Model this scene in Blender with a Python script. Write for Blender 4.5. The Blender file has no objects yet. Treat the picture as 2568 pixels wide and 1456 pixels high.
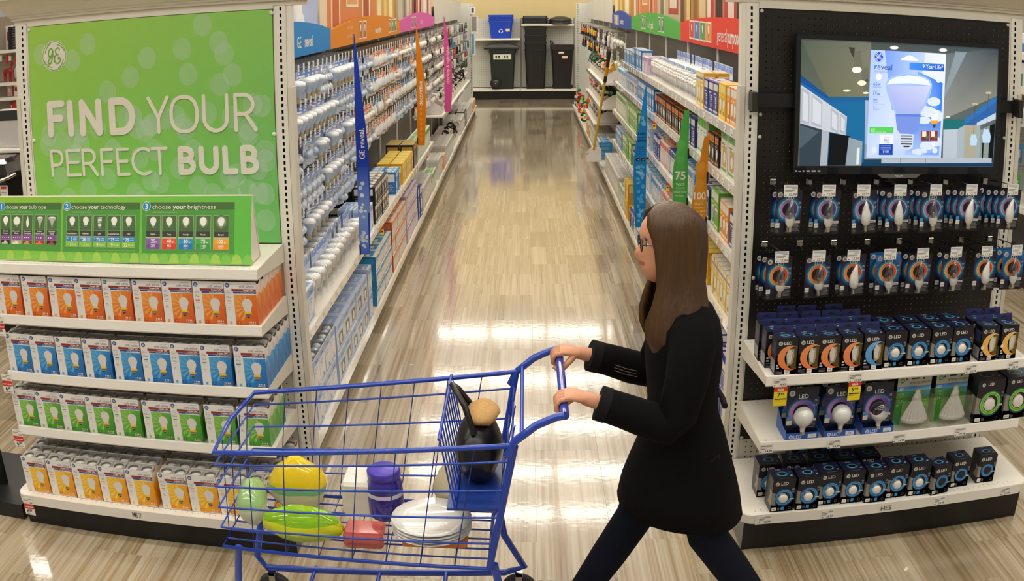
import bpy, bmesh, math, random
from mathutils import Vector, Matrix
random.seed(7)
PI = math.pi
sc = bpy.context.scene
COL = bpy.context.collection
IN = 0.0254

# ------------------------------------------------------------------ camera, world, exposure
cam_d = bpy.data.cameras.new('camera')
cam = bpy.data.objects.new('camera', cam_d)
COL.objects.link(cam)
sc.camera = cam
_p, _yw, _r = 0.193144, 0.0120852, -0.0030896
_f = Vector((math.sin(_yw)*math.cos(_p), math.cos(_yw)*math.cos(_p), -math.sin(_p)))
_rt = Vector((math.cos(_yw), -math.sin(_yw), 0))
_up = _rt.cross(_f)
_c, _s = math.cos(_r), math.sin(_r)
_X = _rt*_c + _up*_s
_Y = _up*_c - _rt*_s
cam.matrix_world = Matrix(((_X.x, _Y.x, -_f.x, 0.03949), (_X.y, _Y.y, -_f.y, -3.69958), (_X.z, _Y.z, -_f.z, 2.09363), (0, 0, 0, 1)))
# the photograph's wide lens bends straight lines: a polynomial lens with that bend
cam_d.type = 'PANO'
cam_d.panorama_type = 'FISHEYE_LENS_POLYNOMIAL'
cam_d.sensor_width = 36.0
cam_d.sensor_fit = 'HORIZONTAL'
cam_d.fisheye_fov = PI
cam_d.fisheye_polynomial_k0 = 0.0
cam_d.fisheye_polynomial_k1 = -2.922256430e-02
cam_d.fisheye_polynomial_k2 = -1.240331381e-05
cam_d.fisheye_polynomial_k3 = -1.017902190e-06
cam_d.fisheye_polynomial_k4 = -5.454866780e-08
cam_d.shift_x = -0.02593
cam_d.shift_y = -0.16637
cam_d.clip_end = 200

world = bpy.data.worlds.new('world')
sc.world = world
world.use_nodes = True
_bg = world.node_tree.nodes['Background']
_bg.inputs[0].default_value = (1.0, 0.95, 0.87, 1)
_bg.inputs[1].default_value = 0.30
sc.view_settings.view_transform = 'Standard'
sc.view_settings.look = 'None'
sc.view_settings.gamma = 1
sc.view_settings.exposure = 0.0
sc.view_settings.use_curve_mapping = False
LAMP_COLOR = (1.0, 0.955, 0.87)
LAMP_POWER = 14.0
sc.cycles.max_bounces = 6
sc.cycles.transparent_max_bounces = 16

# ------------------------------------------------------------------ colour and materials
def lin(c):
    return c/12.92 if c <= 0.04045 else ((c+0.055)/1.055)**2.4
def rgb(r, g, b):
    return (lin(r/255), lin(g/255), lin(b/255), 1.0)
def hx(h):
    return rgb(int(h[0:2], 16), int(h[2:4], 16), int(h[4:6], 16))

def mat(name, rough=0.5, metal=0.0, coat=0.0, spec=0.5, emit=0.0, alpha=1.0, trans=0.0, noise=0.0, nscale=40.0, bump=0.0, stretch=None):
    m = bpy.data.materials.new(name)
    m.use_nodes = True
    nt = m.node_tree
    b = nt.nodes['Principled BSDF']
    a = nt.nodes.new('ShaderNodeAttribute')
    a.attribute_name = 'Col'
    out = a.outputs['Color']
    if noise > 0:
        tc = nt.nodes.new('ShaderNodeTexCoord')
        n = nt.nodes.new('ShaderNodeTexNoise')
        n.inputs['Scale'].default_value = nscale
        n.inputs['Detail'].default_value = 4
        if stretch:
            mp = nt.nodes.new('ShaderNodeMapping')
            mp.inputs['Scale'].default_value = stretch
            nt.links.new(tc.outputs['Object'], mp.inputs['Vector'])
            nt.links.new(mp.outputs['Vector'], n.inputs['Vector'])
        else:
            nt.links.new(tc.outputs['Object'], n.inputs['Vector'])
        mr = nt.nodes.new('ShaderNodeMapRange')
        mr.inputs['To Min'].default_value = 1-noise
        mr.inputs['To Max'].default_value = 1+noise
        nt.links.new(n.outputs['Fac'], mr.inputs['Value'])
        mx = nt.nodes.new('ShaderNodeVectorMath')
        mx.operation = 'SCALE'
        nt.links.new(out, mx.inputs[0])
        nt.links.new(mr.outputs['Result'], mx.inputs['Scale'])
        out = mx.outputs['Vector']
        if bump > 0:
            bp = nt.nodes.new('ShaderNodeBump')
            bp.inputs['Strength'].default_value = bump
            bp.inputs['Distance'].default_value = 0.01
            nt.links.new(n.outputs['Fac'], bp.inputs['Height'])
            nt.links.new(bp.outputs['Normal'], b.inputs['Normal'])
    nt.links.new(out, b.inputs['Base Color'])
    b.inputs['Roughness'].default_value = rough
    b.inputs['Metallic'].default_value = metal
    b.inputs['Specular IOR Level'].default_value = spec
    b.inputs['Coat Weight'].default_value = coat
    b.inputs['Coat Roughness'].default_value = 0.08
    b.inputs['Alpha'].default_value = alpha
    b.inputs['Transmission Weight'].default_value = trans
    if emit > 0:
        nt.links.new(out, b.inputs['Emission Color'])
        b.inputs['Emission Strength'].default_value = emit
    return m

PAPER = mat('printed_card', 0.42, coat=0.15, noise=0.03, nscale=60)
PAINT = mat('painted_metal', 0.38, noise=0.03, nscale=25)
PLAST = mat('moulded_plastic', 0.28, noise=0.02, nscale=30)
DARKP = mat('black_hardboard', 0.42, noise=0.10, nscale=9)
GLOSS = mat('glossy_plastic', 0.08, coat=0.4)
CHROME = mat('bright_metal', 0.22, metal=1.0)
GLASSW = mat('bulb_glass', 0.12, coat=0.5, spec=0.6)
CLOTH = mat('woven_cloth', 0.9, spec=0.15, noise=0.18, nscale=180, bump=0.2)
HAIRM = mat('hair_strands', 0.42, noise=0.55, nscale=110, bump=0.35, stretch=(1.0, 1.0, 0.05))
SKIN = mat('skin', 0.5, noise=0.04, nscale=80)
SCREEN = mat('lit_screen', 0.2, emit=0.5, spec=0.3)
LAMP = mat('lamp_tube', 0.5, emit=LAMP_POWER)
RUBBER = mat('rubber', 0.7, noise=0.05)

def clear_mat(name, alpha, rough=0.06, tint=(1, 1, 1, 1), gloss=True):
    m = bpy.data.materials.new(name)
    m.use_nodes = True
    nt = m.node_tree
    nt.nodes.clear()
    o = nt.nodes.new('ShaderNodeOutputMaterial')
    t = nt.nodes.new('ShaderNodeBsdfTransparent')
    t.inputs[0].default_value = tint
    if gloss:
        g = nt.nodes.new('ShaderNodeBsdfGlossy')
        g.inputs['Color'].default_value = (0.9, 0.92, 0.95, 1)
    else:
        g = nt.nodes.new('ShaderNodeBsdfPrincipled')
        g.inputs['Base Color'].default_value = (0.9, 0.93, 0.97, 1)
    g.inputs['Roughness'].default_value = rough
    lw = nt.nodes.new('ShaderNodeLayerWeight')
    lw.inputs['Blend'].default_value = 0.35
    mr = nt.nodes.new('ShaderNodeMapRange')
    mr.inputs['To Min'].default_value = alpha
    mr.inputs['To Max'].default_value = min(1.0, alpha+0.4)
    nt.links.new(lw.outputs['Facing'], mr.inputs['Value'])
    x = nt.nodes.new('ShaderNodeMixShader')
    nt.links.new(mr.outputs['Result'], x.inputs[0])
    nt.links.new(t.outputs[0], x.inputs[1])
    nt.links.new(g.outputs[0], x.inputs[2])
    nt.links.new(x.outputs[0], o.inputs[0])
    return m
CLEAR = clear_mat('clear_blister', 0.07)
INK = clear_mat('pale_ink', 0.16, 0.6, gloss=False)
for n in INK.node_tree.nodes:
    if n.type == 'MAP_RANGE':
        n.inputs['To Max'].default_value = 0.16

# ------------------------------------------------------------------ mesh builder
class Frame:
    """a flat printing plane: origin, axis across, axis up; k lifts a layer off it"""
    def __init__(s, o, u, v, eps=0.0003):
        s.o, s.u, s.v = Vector(o), Vector(u).normalized(), Vector(v).normalized()
        s.n = s.u.cross(s.v)
        s.e = eps
    def P(s, a, b, k=0):
        return s.o + s.u*a + s.v*b + s.n*(k*s.e)

_text = {}
def text_shape(t, bold=0.0):
    key = (t, bold)
    if key not in _text:
        c = bpy.data.curves.new('lettering', 'FONT')
        c.body = t
        c.size = 1
        c.offset = bold
        c.resolution_u = 3
        o = bpy.data.objects.new('lettering', c)
        m = o.to_mesh()
        vs = [(v.co.x, v.co.y) for v in m.vertices]
        fs = [tuple(p.vertices) for p in m.polygons]
        o.to_mesh_clear()
        bpy.data.objects.remove(o)
        bpy.data.curves.remove(c)
        x0 = min([v[0] for v in vs] or [0])
        x1 = max([v[0] for v in vs] or [1])
        _text[key] = ([(x-x0, y) for x, y in vs], fs, x1-x0)
    return _text[key]

class MB:
    def __init__(s):
        s.v, s.f, s.c, s.m, s.sm, s.mats = [], [], [], [], [], []
    def mi(s, m):
        if m not in s.mats:
            s.mats.append(m)
        return s.mats.index(m)
    def face(s, pts, col, m=None, smooth=False):
        i = len(s.v)
        s.v.extend(tuple(p) for p in pts)
        s.f.append(tuple(range(i, i+len(pts))))
        s.c.append(col)
        s.m.append(s.mi(m or PAPER))
        s.sm.append(smooth)
    def raw(s, vs, fs, col, m, smooth=False):
        i = len(s.v)
        s.v.extend(tuple(p) for p in vs)
        k = s.mi(m)
        for q, f in enumerate(fs):
            s.f.append(tuple(a+i for a in f))
            s.c.append(col[q] if isinstance(col, list) else col)
            s.m.append(k)
            s.sm.append(smooth)
    def box(s, x0, x1, y0, y1, z0, z1, col, m=None, sides=None, skip=''):
        v = [(x0,y0,z0),(x1,y0,z0),(x1,y1,z0),(x0,y1,z0),(x0,y0,z1),(x1,y0,z1),(x1,y1,z1),(x0,y1,z1)]
        F = {'b':(0,3,2,1),'t':(4,5,6,7),'f':(0,1,5,4),'k':(2,3,7,6),'l':(3,0,4,7),'r':(1,2,6,5)}
        ks = [k for k in F if k not in skip]
        s.raw(v, [F[k] for k in ks], [(sides or {}).get(k, col) for k in ks], m or PAINT)
    def bbox(s, x0, x1, y0, y1, z0, z1, r, col, m=None):
        """box with chamfered edges"""
        loop = lambda z, d: [(x0+r+0*d, y0+d, z), (x1-r, y0+d, z), (x1-d, y0+r, z), (x1-d, y1-r, z), (x1-r, y1-d, z), (x0+r, y1-d, z), (x0+d, y1-r, z), (x0+d, y0+r, z)]
        L = [loop(z0, r*0.7), loop(z0+r, 0), loop(z1-r, 0), loop(z1, r*0.7)]
        s.loft(L, col, m or PAINT, caps=True)
    def loft(s, loops, col, m=None, caps=True, smooth=False, closed=True):
        n = len(loops[0])
        vs = [p for L in loops for p in L]
        fs = []
        for a in range(len(loops)-1):
            for b in range(n if closed else n-1):
                c = (b+1) % n
                fs.append((a*n+b, a*n+c, (a+1)*n+c, (a+1)*n+b))
        cl = []
        if isinstance(col, list):
            for a in range(len(loops)-1):
                cl += [col[a]]*(n if closed else n-1)
        else:
            cl = [col]*len(fs)
        s.raw(vs, fs, cl, m or PAINT, smooth)
        if caps:
            s.raw(loops[0], [tuple(range(n))[::-1]], cl[0], m or PAINT)
            s.raw(loops[-1], [tuple(range(n))], cl[-1], m or PAINT)
    def lathe(s, prof, c=(0, 0, 0), n=12, col=None, m=None, axis=(0, 0, 1), smooth=True, caps=True):
        ax = Vector(axis).normalized()
        t = Vector((1, 0, 0)) if abs(ax.x) < 0.9 else Vector((0, 1, 0))
        u = ax.cross(t).normalized()
        w = ax.cross(u)
        c = Vector(c)
        loops = []
        for r, z in prof:
            loops.append([c + ax*z + (u*math.cos(2*PI*i/n) + w*math.sin(2*PI*i/n))*max(r, 1e-5) for i in range(n)])
        s.loft(loops, col, m or PLAST, caps=caps, smooth=smooth)
    def tube(s, path, r, n=6, col=None, m=None, closed=False, smooth=True):
        P = [Vector(p) for p in path]
        k = len(P)
        loops = []
        prev = None
        for i in range(k):
            if closed:
                d = (P[(i+1) % k]-P[i-1]).normalized()
            else:
                d = (P[min(i+1, k-1)]-P[max(i-1, 0)]).normalized()
            if prev is None:
                t = Vector((0, 0, 1)) if abs(d.z) < 0.9 else Vector((1, 0, 0))
                u = d.cross(t).normalized()
            else:
                u = (prev - d*prev.dot(d)).normalized()
            prev = u
            w = d.cross(u)
            rr = r[i] if isinstance(r, (list, tuple)) else r
            loops.append([P[i] + (u*math.cos(2*PI*j/n) + w*math.sin(2*PI*j/n))*rr for j in range(n)])
        if closed:
            loops.append(loops[0])
        s.loft(loops, col, m or CHROME, caps=not closed, smooth=smooth)
    # ---- flat print
    def rect(s, F, x0, y0, x1, y1, col, k=1, m=None):
        s.face([F.P(x0, y0, k), F.P(x1, y0, k), F.P(x1, y1, k), F.P(x0, y1, k)], col, m)
    def grad(s, F, x0, y0, x1, y1, cbl, cbr, ctr, ctl, k=1, m=None):
        s.face([F.P(x0, y0, k), F.P(x1, y0, k), F.P(x1, y1, k), F.P(x0, y1, k)], ('v', [cbl, cbr, ctr, ctl]), m)
    def poly(s, F, pts, col, k=1, m=None):
        s.face([F.P(x, y, k) for x, y in pts], col, m)
    def disc(s, F, cx, cy, r, col, k=1, n=18, ry=None, m=None):
        ry = ry or r
        s.face([F.P(cx+r*math.cos(2*PI*i/n), cy+ry*math.sin(2*PI*i/n), k) for i in range(n)], col, m)
    def ring(s, F, cx, cy, r0, r1, col, k=1, n=24, a0=0, a1=2*PI, m=None):
        full = abs(a1-a0-2*PI) < 1e-6
        A = [a0+(a1-a0)*i/n for i in range(n+1)]
        vs = [F.P(cx+r*math.cos(a), cy+r*math.sin(a), k) for a in A for r in (r0, r1)]
        s.raw(vs, [(2*i, 2*i+1, 2*i+3, 2*i+2)[::-1] for i in range(n)], col, m or PAPER)
    def text(s, F, t, x, y, size, col, k=2, bold=0.0, al='l', w=None, rot=0.0, m=None):
        """size = height of a capital letter"""
        vs, fs, tw = text_shape(t, bold)
        sy = size/0.69
        sx = sy
        if w and tw*sx > w:
            sx = w/tw
        x0 = {'l': 0, 'c': -tw*sx/2, 'r': -tw*sx}[al]
        ca, sa = math.cos(rot), math.sin(rot)
        pts = []
        for a, b in vs:
            p, q = a*sx+x0, b*sy
            pts.append(F.P(x+p*ca-q*sa, y+p*sa+q*ca, k))
        s.raw(pts, fs, col, m or PAPER)
    def stroke(s, F, pts, w, col, k=2, m=None, n=8):
        """a flat pen stroke with round ends"""
        h = w/2
        L, R = [], []
        P = [Vector(p) for p in pts]
        for i, p in enumerate(P):
            d = (P[min(i+1, len(P)-1)]-P[max(i-1, 0)]).normalized()
            q = Vector((-d.y, d.x))
            L.append(p+q*h)
            R.append(p-q*h)
        vs = [F.P(p.x, p.y, k+0.02*i) for i, ab in enumerate(zip(L, R)) for p in ab]
        s.raw(vs, [(2*i, 2*i+1, 2*i+3, 2*i+2) for i in range(len(P)-1)], col, m or PAPER)
        for p in (P[0], P[-1]):
            s.disc(F, p.x, p.y, h, col, k, n, m=m)
    # ---- finish
    def mesh(s, name):
        me = bpy.data.meshes.new(name)
        me.from_pydata(s.v, [], s.f)
        for m in s.mats:
            me.materials.append(m)
        me.polygons.foreach_set('material_index', s.m)
        me.polygons.foreach_set('use_smooth', s.sm)
        ca = me.color_attributes.new('Col', 'FLOAT_COLOR', 'CORNER')
        buf = []
        for f, c in zip(s.f, s.c):
            if c is None:
                c = (0.8, 0.8, 0.8, 1)
            if c[0] == 'v':
                for x in c[1]:
                    buf.extend(x)
            else:
                buf.extend(tuple(c)*len(f))
        ca.data.foreach_set('color', buf)
        me.update()
        return me
    def build(s, name, parent=None, loc=None, rz=0.0):
        return place(s.mesh(name), name, parent, loc, rz)

def place(me, name, parent=None, loc=None, rz=0.0):
    o = bpy.data.objects.new(name, me)
    COL.objects.link(o)
    if parent:
        o.parent = parent
    if loc is not None:
        o.location = loc
    o.rotation_euler.z = rz
    return o
def empty(name, loc=(0, 0, 0), rz=0.0):
    o = bpy.data.objects.new(name, None)
    o.empty_display_size = 0.1
    COL.objects.link(o)
    o.location = loc
    o.rotation_euler.z = rz
    return o
_labels = {}
def tag(o, label, cat, group=None):
    o['label'] = label
    o['category'] = cat
    if group:
        o['group'] = group
    return o
def struct(o):
    o['kind'] = 'structure'
    return o
def stuff(o):
    o['kind'] = 'stuff'
    return o
def copy_tree(o, kids, loc, rz=0.0, parent=None):
    c = o.copy()
    COL.objects.link(c)
    c.parent = parent
    c.location = loc
    c.rotation_euler = (o.rotation_euler.x, o.rotation_euler.y, rz)
    for ch, sub in kids:
        d = ch.copy()
        COL.objects.link(d)
        d.parent = c
        for g in sub:
            e = g.copy()
            COL.objects.link(e)
            e.parent = d
    return c
ORDW = 'first second third fourth fifth sixth seventh eighth ninth tenth eleventh twelfth thirteenth fourteenth fifteenth sixteenth seventeenth eighteenth nineteenth twentieth'.split()
TENS = {2: 'twenty', 3: 'thirty', 4: 'forty', 5: 'fifty', 6: 'sixty', 7: 'seventy', 8: 'eighty', 9: 'ninety'}
def ordw(n):
    if n <= 20:
        return ORDW[n-1]
    t, u = divmod(n, 10)
    if u == 0:
        return TENS[t][:-1]+'ieth'
    return TENS[t]+'-'+ORDW[u-1]
class Proto:
    every = []
    """first use keeps the model itself, later uses copy it with its parts"""
    def __init__(s, root):
        s.root = root
        Proto.every.append(s)
        s.used = False
        s.kids = None
    def put(s, loc, rz=0.0, label='', cat='', group=None, scale=None):
        if s.kids is None:
            s.kids = [(c, list(c.children)) for c in s.root.children]
        if not s.used:
            s.used = True
            o = s.root
            o.location = loc
            o.rotation_euler.z = rz
        else:
            o = copy_tree(s.root, s.kids, loc, rz)
        if scale:
            o.scale = scale
        return tag(o, label, cat, group)

WHITE = hx('f2efe6')
CREAM = hx('e9e5d9')
SHELFW = hx('e9e4d8')
BLACK = hx('0d0c0c')
# ================================================================== the setting
def tile_mat():
    m = bpy.data.materials.new('streaked_vinyl_tile')
    m.use_nodes = True
    nt = m.node_tree
    L = nt.links.new
    N = nt.nodes.new
    b = nt.nodes['Principled BSDF']
    oi = N('ShaderNodeAttribute')
    oi.attribute_name = 'tone'
    tc = N('ShaderNodeNewGeometry')
    off = N('ShaderNodeVectorMath')
    off.operation = 'SCALE'
    off.inputs[0].default_value = (37.0, 91.0, 13.0)
    L(oi.outputs['Fac'], off.inputs['Scale'])
    add = N('ShaderNodeVectorMath')
    add.operation = 'ADD'
    L(tc.outputs['Position'], add.inputs[0])
    L(off.outputs['Vector'], add.inputs[1])
    def streak(sx, sy, detail):
        mp = N('ShaderNodeMapping')
        mp.inputs['Scale'].default_value = (sx, sy, 1)
        L(add.outputs['Vector'], mp.inputs['Vector'])
        n = N('ShaderNodeTexNoise')
        n.inputs['Scale'].default_value = 1
        n.inputs['Detail'].default_value = detail
        n.inputs['Roughness'].default_value = 0.62
        L(mp.outputs['Vector'], n.inputs['Vector'])
        return n.outputs['Fac']
    a = streak(75, 0.55, 4)
    c = streak(24, 0.30, 3)
    mx = N('ShaderNodeMath')
    mx.operation = 'MULTIPLY_ADD'
    mx.inputs[1].default_value = 0.45
    L(c, mx.inputs[0])
    mm = N('ShaderNodeMath')
    mm.operation = 'MULTIPLY'
    mm.inputs[1].default_value = 0.55
    L(a, mm.inputs[0])
    L(mm.outputs[0], mx.inputs[2])
    ramp = N('ShaderNodeValToRGB')
    e = ramp.color_ramp.elements
    e[0].position, e[0].color = 0.30, hx('786549')
    e[1].position, e[1].color = 0.72, hx('cbc0ab')
    for p, h in ((0.42, '9b8768'), (0.52, 'b6a78d'), (0.60, 'c0b39c')):
        x = ramp.color_ramp.elements.new(p)
        x.color = hx(h)
    L(mx.outputs[0], ramp.inputs['Fac'])
    tr = N('ShaderNodeValToRGB')
    tr.color_ramp.interpolation = 'CONSTANT'
    e = tr.color_ramp.elements
    e[0].position, e[0].color = 0.0, (1.0, 1.0, 1.0, 1)
    e[1].position, e[1].color = 0.34, (0.90, 0.885, 0.86, 1)
    for p, cc in ((0.62, (1.04, 1.03, 1.02, 1)), (0.80, (0.80, 0.775, 0.73, 1)), (0.90, (0.68, 0.645, 0.59, 1))):
        x = tr.color_ramp.elements.new(p)
        x.color = cc
    L(oi.outputs['Fac'], tr.inputs['Fac'])
    mu = N('ShaderNodeVectorMath')
    mu.operation = 'MULTIPLY'
    L(ramp.outputs['Color'], mu.inputs[0])
    L(tr.outputs['Color'], mu.inputs[1])
    L(mu.outputs['Vector'], b.inputs['Base Color'])
    b.inputs['Roughness'].default_value = 0.22
    b.inputs['Coat Weight'].default_value = 1.0
    b.inputs['Coat Roughness'].default_value = 0.07
    bn = N('ShaderNodeTexNoise')
    bn.inputs['Scale'].default_value = 28
    L(tc.outputs['Position'], bn.inputs['Vector'])
    bp = N('ShaderNodeBump')
    bp.inputs['Strength'].default_value = 0.05
    bp.inputs['Distance'].default_value = 0.004
    L(bn.outputs['Fac'], bp.inputs['Height'])
    L(bp.outputs['Normal'], b.inputs['Coat Normal'])
    return m
TILE = tile_mat()

TW, TL, TX, TY = 0.304, 0.577, -0.235, -0.615
fl = MB()
fl.box(-13, 13, -7.5, 19.0, -0.10, -0.006, hx('8d7c66'), PAINT)
floor = struct(fl.build('floor'))
tile_me = []
for q in range(12):
    b = MB()
    g = 0.0002
    b.loft([[(g, g, -0.006), (TW-g, g, -0.006), (TW-g, TL-g, -0.006), (g, TL-g, -0.006)],
            [(g, g, -0.0008), (TW-g, g, -0.0008), (TW-g, TL-g, -0.0008), (g, TL-g, -0.0008)],
            [(2*g, 2*g, 0), (TW-2*g, 2*g, 0), (TW-2*g, TL-2*g, 0), (2*g, TL-2*g, 0)]], WHITE, TILE)
    me = b.mesh('tile')
    at = me.attributes.new('tone', 'FLOAT', 'FACE')
    at.data.foreach_set('value', [(q+0.5)/12]*len(me.polygons))
    tile_me.append(me)
rt = random.Random(3)
far_v, far_f, far_t = [], [], []
n_tiles = 0
for c in range(-42, 42):
    x = TX + c*TW
    for r in range(-12, 34):
        y = TY + (r + (0.5 if c % 2 == 0 else 0))*TL
        if y > 18.6 or y < -7 or abs(x) > 12.6:
            continue
        q = rt.randrange(12)
        aisle = -1.15 < x < 0.9 and -1.3 < y < 18.3
        front = -2.7 < x < 2.9 and -1.25 < y < -0.2
        side = 2.0 < x < 3.2 and -1.25 < y < 1.6
        if (aisle or front or side) and n_tiles < 300:
            n_tiles += 1
            place(tile_me[q], 'tile', floor, (x, y, 0))
        else:
            i = len(far_v)
            g = 0.0005
            far_v += [(x+g, y+g, 0), (x+TW-g, y+g, 0), (x+TW-g, y+TL-g, 0), (x+g, y+TL-g, 0)]
            far_f.append((i, i+1, i+2, i+3))
            far_t.append((q+0.5)/12)
me = bpy.data.meshes.new('tile_field')
me.from_pydata(far_v, [], far_f)
me.materials.append(TILE)
at = me.attributes.new('tone', 'FLOAT', 'FACE')
at.data.foreach_set('value', far_t)
stuff(place(me, 'tile_field', floor))

b = MB()
b.box(-13, 13, -7.5, 19.0, 5.35, 5.45, hx('f0ece2'), PAINT)
struct(b.build('ceiling'))
b = MB()
b.box(-13, 13, 18.75, 18.95, 0, 5.35, hx('d9c48c'), PAINT)
struct(b.build('wall_back'))

# strip lights that run across the store
lb = MB()
lb.box(-0.62, 0.62, -0.13, 0.13, 0.04, 0.10, hx('e9e6dd'), PAINT)
lamp = lb.build('ceiling_light')
tb = MB()
tb.box(-0.60, 0.60, -0.125, 0.125, 0.0, 0.039, LAMP_COLOR+(1,), LAMP)
tb.build('lens', lamp)
LP = Proto(lamp)
rows = [17.4, 14.5, 12.2, 10.4, 9.0, 6.4, 4.2, 1.8, -0.6, -3.0, -5.4]
for i, y in enumerate(rows):
    for j in range(10):
        x = -0.19 + (j-5)*1.29
        LP.put((x, y, 5.25), 0, 'white strip ceiling light, %s row from the back wall, %s fixture from the left' % (ordw(i+1), ordw(j+1)), 'light', 'ceiling strip lights')
# ================================================================== the two end displays
def add_upright(parent, x, side, z0, dz, ztop=2.123):
    """slotted post; side = +1 when its wide flange is on the right"""
    b = MB()
    sl = 0.0042          # half slot width
    sh = 0.0072          # half slot height
    w0, w1 = -0.022, 0.022
    y0 = 0.0
    zs = [2.11+dz-k*IN for k in range(0, 76)]
    c = CREAM
    # front skin with slots cut out of it
    b.face([(w0, y0, z0), (-sl, y0, z0), (-sl, y0, ztop), (w0, y0, ztop)], c, PAINT)
    b.face([(sl, y0, z0), (w1, y0, z0), (w1, y0, ztop), (sl, y0, ztop)], c, PAINT)
    edges = [ztop]
    for z in zs:
        edges += [z+sh, z-sh]
    edges.append(z0)
    for i in range(0, len(edges), 2):
        a, d = edges[i], edges[i+1]
        b.face([(-sl, y0, d), (sl, y0, d), (sl, y0, a), (-sl, y0, a)], c, PAINT)
    b.face([(w0, y0, z0), (w0, y0, ztop), (w0, 0.004, ztop), (w0, 0.004, z0)], c, PAINT)
    b.face([(w1, y0, ztop), (w1, y0, z0), (w1, 0.004, z0), (w1, 0.004, ztop)], c, PAINT)
    up = b.build('upright', parent, (x, 0, 0))
    d = MB()
    for z in zs:
        a, e = z+sh, z-sh
        q = 0.02
        k = hx('1a1815')
        d.face([(-sl, y0, e), (-sl, y0, a), (-sl, q, a), (-sl, q, e)], k, PAINT)
        d.face([(sl, y0, a), (sl, y0, e), (sl, q, e), (sl, q, a)], k, PAINT)
        d.face([(-sl, q, e), (sl, q, e), (sl, y0, e), (-sl, y0, e)], k, PAINT)
        d.face([(-sl, y0, a), (sl, y0, a), (sl, q, a), (-sl, q, a)], k, PAINT)
        d.face([(-sl, q, e), (-sl, q, a), (sl, q, a), (sl, q, e)], hx('0c0b0a'), PAINT)
    stuff(d.build('slot', up))
    f = MB()
    i0, i1 = (-0.030, 0.041) if side > 0 else (-0.041, 0.030)
    f.box(i0, w0-0.0008, 0.003, 0.055, z0, ztop, c, PAINT)
    f.box(w1+0.0008, i1, 0.003, 0.055, z0, ztop, c, PAINT)
    f.box(w0, w1, 0.022, 0.055, z0, ztop, hx('5a564d'), PAINT)
    f.build('side_channel', up)
    g = MB()
    if side > 0:
        g.box(0.024, 0.0455, -0.0015, 0.06, z0, 1.800+dz, hx('d8d2c3'), PAINT)
    else:
        g.box(-0.0455, -0.024, -0.0015, 0.06, z0, 1.800+dz, hx('d8d2c3'), PAINT)
    g.build('lower_sleeve', up)
    return up

def pegboard(b, x0, x1, z0, z1, y, ox, oz, col, hole, back, pitch=IN, r=0.0034, depth=0.007, m=None):
    """a board with real round holes (eight-sided) on a one inch grid"""
    nx0 = math.ceil((x0-ox)/pitch+0.5)
    nx1 = math.floor((x1-ox)/pitch-0.5)
    nz0 = math.ceil((z0-oz)/pitch+0.5)
    nz1 = math.floor((z1-oz)/pitch-0.5)
    h = pitch/2
    gx0, gx1 = ox+(nx0*pitch)-h, ox+(nx1*pitch)+h
    gz0, gz1 = oz+(nz0*pitch)-h, oz+(nz1*pitch)+h
    m = m or DARKP
    q = lambda a, c, d, e: b.face([(a, y, d), (c, y, d), (c, y, e), (a, y, e)], col, m)
    q(x0, gx0, z0, z1)
    q(gx1, x1, z0, z1)
    q(gx0, gx1, z0, gz0)
    q(gx0, gx1, gz1, z1)
    for i in range(nx0, nx1+1):
        for j in range(nz0, nz1+1):
            cx, cz = ox+i*pitch, oz+j*pitch
            o8, s8 = [], []
            for t in range(8):
                a = 2*PI*t/8
                o8.append((cx+r*math.cos(a), cz+r*math.sin(a)))
                u, v = math.cos(a), math.sin(a)
                k = h/max(abs(u), abs(v))
                s8.append((cx+u*k, cz+v*k))
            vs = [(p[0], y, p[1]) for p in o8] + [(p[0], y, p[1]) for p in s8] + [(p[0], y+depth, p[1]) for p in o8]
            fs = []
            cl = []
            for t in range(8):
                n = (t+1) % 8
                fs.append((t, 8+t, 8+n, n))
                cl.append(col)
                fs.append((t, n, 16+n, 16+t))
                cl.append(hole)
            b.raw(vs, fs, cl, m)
    q2 = y+depth+0.012
    b.face([(x0, q2, z0), (x1, q2, z0), (x1, q2, z1), (x0, q2, z1)], back, m)

def crown(parent, x0, x1):
    b = MB()
    prof = [(0.0, 2.124), (0.0, 2.141), (0.010, 2.143), (0.010, 2.152), (0.016, 2.155), (0.016, 2.161), (0.024, 2.166), (0.033, 2.178), (0.045, 2.195), (0.062, 2.213), (0.082, 2.228), (0.098, 2.236), (0.100, 2.262), (0.108, 2.266), (0.108, 2.300)]
    loops = [[(x0-d, -d, z), (x1+d, -d, z), (x1+d, 0.28, z), (x0-d, 0.28, z)] for d, z in prof]
    b.loft(loops, hx('d8d0bd'), PAINT)
    return b.build('crown_moulding', parent)

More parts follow.
